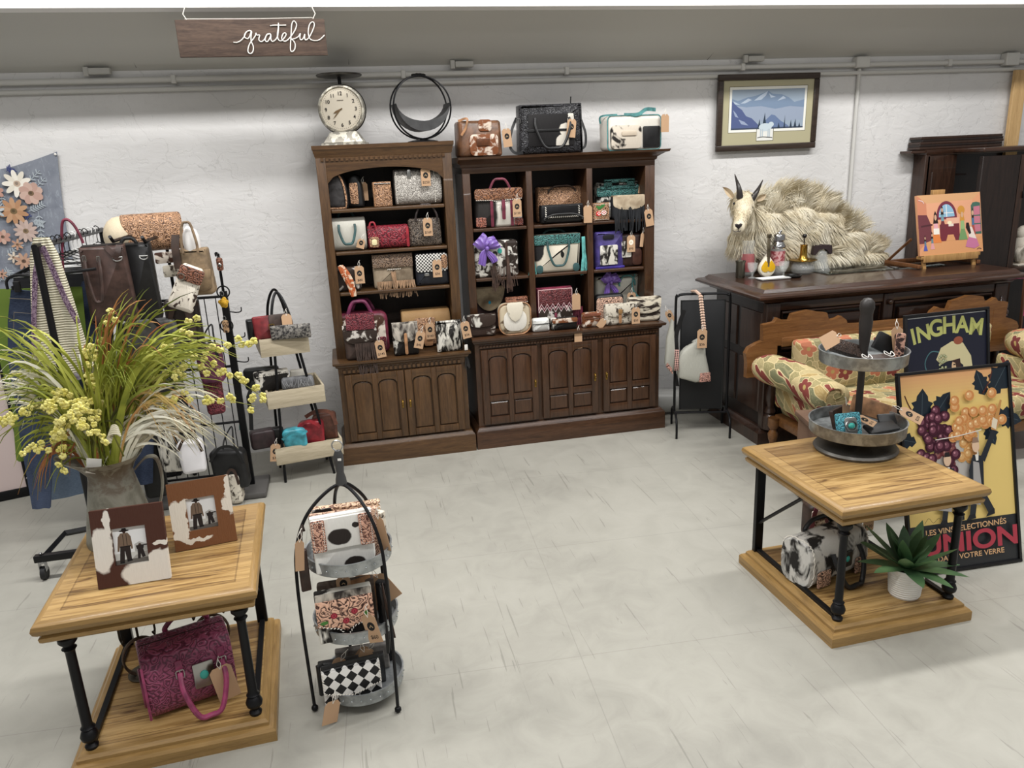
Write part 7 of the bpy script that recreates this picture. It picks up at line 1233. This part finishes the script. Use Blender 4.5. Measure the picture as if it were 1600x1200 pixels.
# ---------------------------------------------------------------- rolling garment rack (rail runs away from the viewer)
RX, RY0, RY1, RZ = -1.37, 3.95, 5.02, 1.62
def rack():
    r = thing('garment_rack', 'black rolling garment rack with locking casters crowded with hanging clothes', 'clothes rack', (RX, 4.45, 0)); m = plain((20, 20, 22), .35, .3, name='black_powder_coat'); y0, y1 = RY0-4.45, RY1-4.45; t = .035
    for y in (y0, y1): b = MB(); b.cyl((0, y, .11), (0, y, RZ), .016); b.build('upright', m, r)
    b = MB(); b.cyl((0, y0-.01, RZ), (0, y1+.01, RZ), .014); b.build('rail', m, r)
    xL, xR = -.27, .3
    for sgn, y in ((1, y0-.08), (-1, y1+.08)):
        b = MB(); b.box(((xL+xR)/2, y, .115), (xR-xL, t, t), .003); b.build('base_bar', m, r)
        b = MB(); b.tube([(xL+.04, y, .118), (xL+.06, y+sgn*.26, .118), (0, y+sgn*.3, .118), (xR-.06, y+sgn*.26, .118), (xR-.04, y, .118)], .017, 4); b.build('base_brace', m, r)
        for x in (xL+.03, xR-.03):
            c = MB(); 
            for s_ in (-1, 1): c.box((x+s_*.014, y, .07), (.003, .03, .05), .001)
            c.cyl((x, y, .09), (x, y, .1), .02); fk = c.build('caster_fork', plain((170, 170, 172), .3, 1), r); c = MB(); c.cyl((x-.011, y, .034), (x+.011, y, .034), .034, n=20); c.build('wheel', plain((24, 24, 26), .6), fk); c = MB(); c.sph((x, y+.0, .138), .008, 8); c.build('bolt', plain((150, 150, 150), .3, 1), r)
    b = MB(); b.cyl((0, y0+.22, .12), (0, y1-.22, .12), .014); b.build('base_tube', m, r)
rack()
# hangers seen end-on along the rail
hb, hw = plain((18, 18, 20), .35, name='black_hanger'), plain((222, 222, 220), .4, name='white_hanger')
for i in range(12):
    y = 4.12+i*.072; x0, x1 = RX-.21, RX+.21; b = MB(); b.tube(crom([(RX, y, RZ-.06), (RX, y, RZ-.02), (RX+.018, y, RZ+.012), (RX, y, RZ+.0315), (RX-.018, y, RZ+.012)], 4), .0025, 6); b.tube([(x0, y, RZ-.15), (RX, y, RZ-.06), (x1, y, RZ-.15), (x0, y, RZ-.15)], .006, 6, flat=.6)
    pos = ['nearest', 'second', 'third', 'fourth', 'fifth', 'sixth', 'seventh', 'eighth', 'ninth', 'tenth', 'eleventh', 'farthest'][i]
    tag(b.build('clothes_hanger', hw if i in (5, 6, 9, 10) else hb), '%s plastic hanger on the rolling rack, %s along the rail' % ('white' if i in (5, 6, 9, 10) else 'black', pos), 'hanger', 'hangers on the garment rack')
# clothes hanging, broad side to the viewer
def garment(name, label, cat, levels, Y, m, **k): o = cloth(levels, Y, m, name, **k); return tag(o, label, cat, 'clothes on the garment rack')
garment('green_shirt', 'lime green top hanging behind the jeans on the rolling rack', 'shirt', [((-10, 452), (128, 448)), ((-12, 520), (135, 520)), ((18, 640), (118, 640)), ((24, 720), (60, 722))], 4.16, plain((98, 120, 44), .8, name='lime_cloth'), fold=.01, nf=2.5)
for nm, lab, lv, Y in (('dark_garment', 'black garment hanging behind the green top on the rolling rack', [((20, 430), (150, 425)), ((30, 600), (150, 600)), ((60, 730), (140, 735))], 4.34), ('black_jacket', 'black jacket hanging further back on the rolling rack', [((60, 420), (170, 410)), ((80, 560), (180, 560)), ((110, 705), (190, 705))], 4.52)): garment(nm, lab, 'garment', lv, Y, plain((22, 22, 25), .85, name='black_cloth'), fold=.012, nf=2.5)
j = garment('blue_jeans', 'dark blue jeans clipped at the waist, hanging to shin height on the rack', 'jeans', [((17, 452), (52, 456)), ((12, 500), (66, 500)), ((12, 560), (70, 560)), ((30, 680), (84, 670)), ((50, 796), (78, 794))], 4.06, DN, fold=.004, nf=1.5, th=.02)
b = MB(); pk = [(ony(*p, 4.04)) for p in ((22, 488), (52, 490), (50, 528), (36, 536), (21, 524))]; b.tube([p for p in pk], .0016, 5, closed=True); b.tube([ony(14, 466, 4.04), ony(54, 468, 4.04)], .0016, 5); b.build('stitching', plain((112, 104, 92), .8), j)
garment('blue_jeans', 'second pair of blue jeans with tan patch half hidden by the brown tote', 'jeans', [((128, 440), (152, 432)), ((112, 500), (165, 500)), ((120, 600), (160, 600)), ((120, 700), (158, 700))], 4.2, DN, fold=.005, nf=1.5, th=.01)
garment('light_denim', 'faded light denim leg hanging low behind the rack upright', 'jeans', [((75, 640), (142, 640)), ((78, 720), (146, 715)), ((80, 782), (147, 768))], 4.3, DL, fold=.005, nf=1.5, th=.01)
garment('denim_skirt', 'mid blue denim hanging behind the pitcher', 'garment', [((150, 600), (235, 590)), ((160, 700), (240, 690)), ((180, 760), (238, 756))], 4.45, DN, fold=.01, nf=2)
garment('yellow_cloth', 'small mustard cloth corner between the jeans on the rack', 'garment', [((88, 690), (112, 690)), ((90, 722), (110, 720))], 4.25, plain((176, 150, 40), .8), fold=.004)
# knit bag
def knit():
    n = NT('cream_knit', .9, spec=.1); v = n.co(); wv = n.n('ShaderNodeTexWave', Scale=26., Distortion=1.5, bands_direction='Z'); n.l(v, wv.inputs[0]); n.col(n.ramp(wv.outputs[1], [(.1, (150, 144, 120)), (.4, (206, 200, 176)), (.8, (218, 212, 192))])); n.bump(wv.outputs[1], .5, .006)
    sq = NT('mauve_sequin', .35, .5); v = sq.co(); sq.col(sq.ramp(sq.noise(v, 160, 2), [(.4, (92, 66, 92)), (.6, (176, 152, 172))])); o = cloth([((52, 372), (74, 372)), ((46, 400), (88, 398)), ((48, 480), (112, 470)), ((50, 560), (138, 560)), ((58, 600), (155, 590))], 4.0, n.m, 'knit_bag', fold=.008, nf=3, th=.03); tag(o, 'cream knitted shoulder bag with mauve sequin edging hung on the rack upright', 'shoulder bag')
    b = MB(); b.strip([ony(x, y, 3.985) for x, y in ((62, 385), (55, 430), (53, 500), (54, 560), (60, 600))], .011, (1, 0, 0), .002); b.build('sequin_edge', sq.m, o); b = MB(); b.strip([ony(x, y, 3.985) for x, y in ((66, 385), (82, 420), (103, 470), (122, 505))], .012, (1, 0, .3), .002); b.build('sequin_edge', sq.m, o); b = MB(); b.strip([ony(x, y, 3.985) for x, y in ((58, 570), (80, 588), (110, 592), (150, 578))], .018, (0, 0, 1), .004); b.build('lace_hem', hide((160, 156, 160), (92, 80, 96), 40, .5, .1, 151), o)
    wt = MB(); wt.box(ony(134, 562, 3.84), (.05, .004, .05), .002); wt.build('white_tag', M['white'], o)
knit()
um = MB(); um.tube(crom([ony(x, y, 4.3) for x, y in ((97, 385), (97, 350), (104, 343), (114, 350), (124, 366), (130, 380))], 5), .007, 8); um.tube([ony(97, 385, 4.3), ony(99, 430, 4.3)], .006, 6); tag(um.build('bag_strap', M['maroon']), 'thin dark red looped bag strap rising above the hangers', 'strap')
hg = MB(); hg.tube(crom([ony(x, y, 4.04) for x, y in ((12, 452), (10, 440), (16, 433), (30, 430), (60, 432), (120, 424), (150, 420))], 4), .007, 6); hg.box(ony(27, 448, 4.04), (.028, .02, .05), .003); hg.box(ony(20, 450, 4.05), (.01, .012, .02), .002); tag(hg.build('clip_hanger', hb), 'black clip hanger holding the dark blue jeans', 'hanger')
# ---------------------------------------------------------------- display rack with handbags
def disp():
    p = onz(393, 765); r = thing('display_rack', 'black metal gridwall display rack with hooks, between clothes rack and riser', 'display rack', (-.97, 4.72, 0)); m = M['iron']; x1 = p.x-.97*0+.97-.02; 
    for x in (-.26, .27): b = MB(); b.box((x, 0, .63), (.04, .03, 1.24), .003); b.build('post', m, r)
    for wx, wy in ((176, 4.12), (226, 4.22)):
        q = ony(wx, 384, wy); b = MB(); b.tube([(q.x+.97, 0, 1.2), (q.x+.97, 0, q.z+.02), (q.x+.97, wy-4.72+.02, q.z+.02), (q.x+.97, wy-4.72-.02, q.z+.045)], .009, 6); b.build('arm', m, r)
    b = MB(); b.cyl((-.55, 0, 1.2), (.0, 0, 1.2), .01); b.build('arm_bar', m, r)
    b = MB(); b.tube([(.27, 0, 1.2), (.27, 0, 1.47), (.27, -.06, 1.475)], .008, 6); b.tube(crom([(.27, -.06, 1.475), (.27, -.085, 1.462), (.27, -.095, 1.48)], 4), .0035, 6); b.build('key_hook', m, r)
    for z in (.12, .45, .8, 1.22): b = MB(); b.cyl((-.26, 0, z), (.27, 0, z), .008, n=8); b.build('cross_bar', m, r)
    b = MB()
    for i in range(8): b.cyl((-.22+i*.063, 0, .12), (-.22+i*.063, 0, 1.22), .003, n=6)
    b.build('grid', m, r)
    b = MB(); b.box((.27, -.02, .02), (.2, .3, .035), .008); b.build('foot_plate', plain((84, 82, 80), .5, name='grey_base'), r); b = MB(); b.box((-.26, -.02, .02), (.2, .3, .035), .008); b.build('foot_plate', plain((84, 82, 80), .5), r)
    for x, z in ((.33, 1.13), (.33, .98), (.33, .83)): b = MB(); b.tube(crom([(.28, 0, z), (.33, -.03, z-.005), (.36, -.06, z+.005), (.365, -.07, z+.03)], 4), .0035, 6); b.build('hook', m, r)
disp()
GD = 'handbags hung on the display rack'
g = Bag('handbag', 'tan tooled leather roll bag with cream fur end lying on top of the hanging bags', (190, 284, 334, 394), 4.5, M['tool_tan'], None, .2, axis='x', rz=.25, group=GD, cat='handbag'); b = MB(); b.sph((-g.w*.5-.01, -.02, g.h*.45), (.085, .09, g.h*.52), 18); b.build('fur_end', hide((214, 200, 174), (196, 180, 150), 20, .6, .3, 161), g.r)
g.panel(-.1, .98, -.32, -.02, H['brown'], 'cowhide_flap', .01); g.panel(.1, .98, -.7, -.38, H['pepper'], 'cowhide_base', .01)
g = Bag('tote_bag', 'tall dark brown leather tote with long looped handles, foremost of the hanging bags', (138, 214, 384, 505), 4.1, leather((70, 50, 44), .45), None, .14, r=.008, wt=.92, rz=.2, group=GD); g.handle(-.75, -.2, .84, .2, leather((60, 42, 36)), .009, drop=True, out=.03); g.buckle(-.75, .86, .014, .03); g.buckle(-.2, .84, .014, .03); b = MB(); b.tube([g.pt(.55, .85, g.f-.01)+Vector((.022*math.cos(t), 0, .018*math.sin(t))) for t in (PI+PI*i/10 for i in range(11))]+[g.pt(.55, .85, g.f-.01)+Vector((.022, 0, 0))], .003, 6, closed=True); b.build('d_ring', M['silver'], g.r); b = MB(); b.box((0, 0, g.h*.985), (g.w*.84, .1, .02), .004); b.build('opening_shade', plain((24, 18, 16), .9), g.r)  # solid near-black slab at the top paints the shade inside the tote
g.strap([(.15, 1, -.07), (.4, .9, -.085), (.5, .86, -.085), (.62, .92, -.085), (.7, 1, -.07)], leather((60, 42, 36)), .012)
g = Bag('tote_bag', 'black leather tote with D ring hanging right of the brown tote', (198, 252, 380, 500), 4.22, M['black'], None, .13, r=.008, wt=.95, rz=.15, group=GD); g.handle(-.6, .2, 1.0, .03, M['black'], .009); b = MB(); b.tube([g.pt(.5, .84, g.f-.01)+Vector((.02*math.cos(t), 0, .018*math.sin(t))) for t in (PI+PI*i/10 for i in range(11))], .003, 6, closed=True); b.build('d_ring', M['silver'], g.r)
g = Bag('shoulder_bag', 'brown and white hide slouch bag with tooled top hanging beside the black tote', (256, 300, 412, 485), 4.25, H['dark'], None, .07, r=.02, wt=.8, rz=.1, group=GD); g.r.rotation_euler[1] = .45; g.panel(-.9, .9, .66, .98, M['tool_rust'], 'tooled_top', .01); b = MB(); b.tube([g.pt(-.6, .72, g.f-.012)+Vector((.016*math.cos(t), 0, .016*math.sin(t))) for t in (2*PI*i/14 for i in range(14))], .003, 6, closed=True); b.build('ring', M['silver'], g.r); g.body.data.materials[0] = hide((222, 214, 200), (60, 44, 38), 30, .6, .02, 163)
g = Bag('canvas_bag', 'olive tan suede bag with shield-shaped front pocket hanging at the right', (286, 338, 388, 462), 4.42, leather((128, 106, 78), .7), None, .1, r=.012, rb=.03, wt=.85, rz=-.05, group=GD); o = [(0, 0), (.045, .02), (.05, .12), (-.05, .12), (-.045, .02)]; b = MB(); b.slab(o, .008, bev=.002); b.build('shield_pocket', leather((120, 98, 70), .7), g.r, (.03, g.f-.004, g.h*.08)); g.handle(-.55, .35, .92, .16, leather((120, 98, 72), .7), .007); b = MB(); b.sph(g.pt(-.15, 1.12, -.02), (.035, .03, .09), 12); b.sph(g.pt(.12, 1.1, .0), (.03, .03, .08), 12); b.build('white_scarf', plain((222, 220, 218), .8), g.r); g.strap([(-.9, 1.3, -.03), (-1, 1., -.05), (-.95, .6, -.06)], M['dbrown'], .02)
g = Bag('handbag', 'dark brown strappy bag hanging below the slouch bag', (268, 322, 468, 560), 4.5, leather((44, 34, 32)), None, .09, r=.02, group=GD, rz=.05); g.strap([(-1, .4, -.06), (-.4, .9, -.07), (.4, 1.1, -.07), (1, .9, -.06)], M['dbrown'], .012); g.strap([(.2, 1.1, -.06), (.5, .6, -.07), (.3, .1, -.07)], leather((66, 50, 46)), .02)
g = Bag('handbag', 'grey and black slouch bag behind the grasses', (205, 290, 500, 600), 4.46, leather((84, 84, 82)), None, .1, r=.03, group=GD); g.strap([(-.9, .9, -.06), (0, 1.1, -.07), (.8, .7, -.07)], M['black'], .012)
for i, (nm, lab, px, Y, mm) in enumerate((('handbag', 'deep red patterned bag low on the display rack', (322, 352, 560, 650), 4.6, M['tool_maroon']), ('handbag', 'purple red leather bag in the middle of the display rack', (312, 352, 540, 600), 4.52, leather((100, 44, 72))), ('handbag', 'black bag with studs hung right of the pitcher', (240, 300, 600, 690), 4.45, M['black']), ('handbag', 'black and white hide bag low behind the photo frames', (252, 290, 672, 740), 4.4, H['brind']), ('handbag', 'white leather bag with brown straps low behind the photo frames', (282, 322, 690, 742), 4.28, plain((222, 220, 222), .5)), ('handbag', 'black satchel heaped at the foot of the display rack', (335, 392, 705, 765), 4.5, M['black']), ('handbag', 'black backpack low between the pitcher and photo frames', (225, 262, 640, 780), 4.5, leather((20, 20, 22))), ('handbag', 'brown and cream cowhide bag on the floor at the end of the left table', (360, 382, 740, 790), 4.1, H['pepper']))):
    if i == 7: Y = onz(371, 790).y
    g = Bag(nm, lab, px, Y, mm, 0.001 if i == 7 else None, .1, r=.03, group=GD, wob=.01, rz=.1*(-1)**i)
    if i != 7: b = MB(); b.tube(crom([Vector((-.03, 0, g.h-.01)), Vector((-.02, .03, g.h+.05)), Vector((0, 4.70-g.r.location.y, g.h+.09)), Vector((.03, .03, g.h+.05)), Vector((.04, 0, g.h-.01))], 5), .005, 6); b.build('carry_loop', M['black'], g.r)
    g.strap([(-.9, .8, -.07), (-.3, 1.12, -.06), (.5, 1.1, -.06), (.95, .7, -.07)], M['dbrown'] if i in (4, 7) else M['black'], .008)
for i, (nm, lab, px, col) in enumerate((('keychain', 'concho keychain hanging from the topmost side hook', (339, 351, 403, 423), M['tool_rust']), ('keychain', 'yellow rose keychain hanging from the side hook', (342, 360, 462, 484), plain((206, 160, 40), .6)), ('keychain', 'floral ring keychain hanging lowest at the rack side', (346, 362, 500, 520), hide((196, 160, 120), (70, 50, 40), 60, .5, .05, 171)))):
    p = ony((px[0]+px[1])/2, px[3], 4.64); t = thing(nm, lab, 'keychain', p, 0, 'keychains on the display rack'); h_ = (px[3]-px[2])*.0037; b = MB()
    if i == 1:
        rnd = random.Random(2)
        for k in range(12): a = k*2.4; b.sph((.012*math.cos(a)*(k/12+.2)*1.6, -.01+.004*k*.3, h_*.5+.012*math.sin(a)*(k/12+.2)*1.6), (.014, .006, .012), 8, Matrix.Rotation(a, 4, 'Y'))
    else: b.slab(rr(.035, h_, .012), .01, bev=.003)
    b.build('charm', col, t)
    if i == 0: b = MB(); b.sph((0, -.008, h_*.45), (.01, .004, .01), 10); b.build('stone', M['silver'], t)
    b = MB(); b.tube([(.0+.008*math.cos(q), 0, h_+.012+.012*math.sin(q)) for q in (2*PI*k/14 for k in range(14))], .0016, 5, closed=True); b.build('ring', M['silver'], t)
    if i: b = MB(); R_ = .034; b.tube([(.005+R_*math.cos(q), .01, h_+.02+(-.055 if i == 2 else .0)+R_*math.sin(q)) for q in (2*PI*k/20 for k in range(20))], .004, 6, closed=True); b.build('hoop', M['iron'], t)
# ---------------------------------------------------------------- wooden box riser
def riser():
    f0, f1 = onz(443, 752), onz(520, 727); r = thing('riser_shelf', 'black wire A-frame riser with three whitewashed wooden boxes', 'shelf', (-.43, 4.93, 0), .18); wb = wood('whitewashed_box', (196, 184, 160), (160, 148, 124), (178, 166, 142), 'x', 1, .7); 
    w0 = .36; D_ = .26
    for y in (-.15, .13):
        P = [(-.10, y, 0), (-.085, y, .4), (-.06, y, .9), (-.045, y*.8, 1.1), (-.0, y*.5, 1.2), (.045, y*.8, 1.1), (.075, y, .9), (.15, y, .4), (.21, y, 0)]; b = MB(); b.tube(crom(P, 8), .0085, 8); b.build('arch_leg', M['iron'], r)
    for z, w_, xo, dd in ((.13, .42, .07, .25), (.5, .35, .03, .23), (.83, .29, .0, .21)):
        b = MB(); h_ = .11; t = .012; b.box((xo, -.17, z+h_/2), (w_, t, h_), .001); b.box((xo, .16, z+h_/2), (w_, t, h_), .001); b.box((xo-w_/2+t/2, -.005, z+h_/2), (t, .318, h_), .001); b.box((xo+w_/2-t/2, -.005, z+h_/2), (t, .318, h_), .001); b.box((xo, -.005, z+.006), (w_-2*t, .318, t)); b.build('box', wb, r)
    return r
rs = riser()
GR = 'wallets and wristlets in the riser boxes'
def R3(lab, px, Y, m, z, d=.05, **k): return Bag('wallet', lab, px, Y, m, z, d, cat='wallet', group=GR, bev=.012, **k)
g = R3('red leather wallet with brass buckle on the top riser box', (396, 452, 494, 520), 4.76, leather((122, 32, 38)), .93, .06, r=.01, rz=.2, rx=-.2); g.buckle(0, .5, .03, .03, M['brass']); g.panel(-.1, .9, .4, 1., leather((66, 50, 44)), 'brown_flap', .01); g.tag(.9, .95, '', back=True)
g = R3('black wristlet at the left of the top riser box', (386, 402, 500, 524), 4.78, M['black'], .93, .05, r=.01, rz=.3)
g = R3('sparkly grey pouch at the front of the top riser box', (422, 486, 508, 522), 4.73, hide((150, 146, 140), (40, 40, 44), 60, .5, .1, 181), .93, .04, r=.006)
g = R3('black and white cowhide wallet in the middle riser box', (400, 455, 580, 622), 4.80, H['bw'], .60, .06, r=.012, rz=.2); g.stitch([(-.9, .8), (.9, .85)])
g = R3('black leather pouch at the back of the middle riser box', (384, 440, 575, 615), 4.86, M['black'], .60, .06, r=.02)
g = R3('grey suede pouch with frayed edge in the middle riser box', (440, 492, 590, 612), 4.78, leather((104, 106, 108), .8), .60, .06, r=.02, rz=.1); g.fringe(-.9, .9, .9, .05, leather((120, 122, 124), .8), 18, spread=.03)
g = R3('white spotted pouch at the right of the middle riser box', (455, 480, 578, 602), 4.86, H['white'], .60, .04, r=.01)
g = R3('dark brown leather pouch at the left of the bottom riser box', (393, 432, 674, 712), 4.76, leather((50, 36, 38)), .24, .08, r=.02, rz=.2); g.tag(.9, .3, '$35', rz=.15, y=-.08)
g = R3('turquoise metallic pouch in the middle of the bottom riser box', (442, 480, 672, 700), 4.76, leather((54, 152, 170), .3), .22, .08, r=.03, wob=.012, rz=.1); g.strap([(-1, .6, -.05), (-.2, .95, -.07), (.6, .8, -.07), (1.1, .9, -.05)], leather((54, 152, 170), .3), .008)
g = R3('red leather pouch in the bottom riser box right of the turquoise one', (468, 508, 660, 694), 4.80, leather((136, 26, 36), .35), .22, .09, r=.03, wob=.012); g.strap([(-.8, .9, -.05), (0, 1.1, -.06), (.8, .8, -.06)], leather((150, 30, 40), .35), .01)
g = R3('brown leather strappy pouch at the right of the bottom riser box', (492, 528, 648, 684), 4.86, leather((92, 54, 40)), .22, .09, r=.02, wob=.008); g.strap([(-1.6, 1., -.05), (-.6, 1.2, -.06), (.6, 1.1, -.06), (1., .6, -.06)], leather((104, 60, 44)), .012)
g = R3('black cord pouch between the brown and turquoise ones', (425, 446, 670, 704), 4.80, M['black'], .24, .06, r=.02, wob=.01)
for i, (px, lab) in enumerate((((384, 396, 600, 672), 'black wristlet strap hanging off the left of the middle riser box'), ((372, 384, 610, 670), 'teal tassel hanging beside the middle riser box'))):
    p = ony(px[0], px[2], 4.74); b = MB(); 
    if i == 0: b.strip([ony(x, y, 4.74) for x, y in ((396, 596), (388, 620), (392, 650), (393, 672))], .012, (1, 0, 0), .002); tag(b.build('wrist_strap', M['black']), lab, 'strap')
    else:
        rnd = random.Random(3)
        for k in range(12): b.strip([ony(374+k*.4, 640, 4.72), ony(374+k*1.1, 672, 4.72)], .0016, (1, 0, 0))
        b.strip([ony(372, 600, 4.72), ony(377, 640, 4.72)], .003, (1, 0, 0)); tag(b.build('tassel', M['turq']), lab, 'tassel')
# ---------------------------------------------------------------- far left background
mf = thing('studded_mirror', 'black framed panel with silver studs leaning against the wall at far left', 'frame', onz(30, 785)+Vector((0, .1, 0)), .3); b = MB(); 
for x in (-.22, .05): b.box((x, 0, .45), (.06, .03, .9), .003)
b.box((-.085, 0, .03), (.33, .03, .06), .003); b.build('frame', M['iron'], mf); b = MB()
for i in range(12): b.sph((.05+.018*(-1)**i, -.017, .05+i*.07), .006, 6)
b.build('studs', M['silver'], mf); b = MB(); b.box((-.085, .005, .46), (.22, .01, .82)); b.build('panel', plain((214, 196, 192), .6), mf)
bn = thing('blue_bin', 'light blue plastic bin with a striped cloth inside at the left edge', 'bin', onz(-14, 776)+Vector((0, .12, 0))); b = MB(); b.lathe([(0, 0), (.13, 0), (.15, .28), (.155, .29), (.145, .285), (.125, .01), (0, .01)]); b.build('bin', plain((96, 120, 166), .5), bn); b = MB(); b.sph((.02, -.02, .28), (.13, .12, .06), 16); sm = NT('striped_cloth', .8); wv = sm.n('ShaderNodeTexWave', Scale=14., bands_direction='DIAGONAL'); sm.l(sm.co(), wv.inputs[0]); sm.col(sm.ramp(wv.outputs[1], [(.48, (30, 30, 34)), (.52, (214, 214, 210))])); b.build('striped_cloth', sm.m, bn)
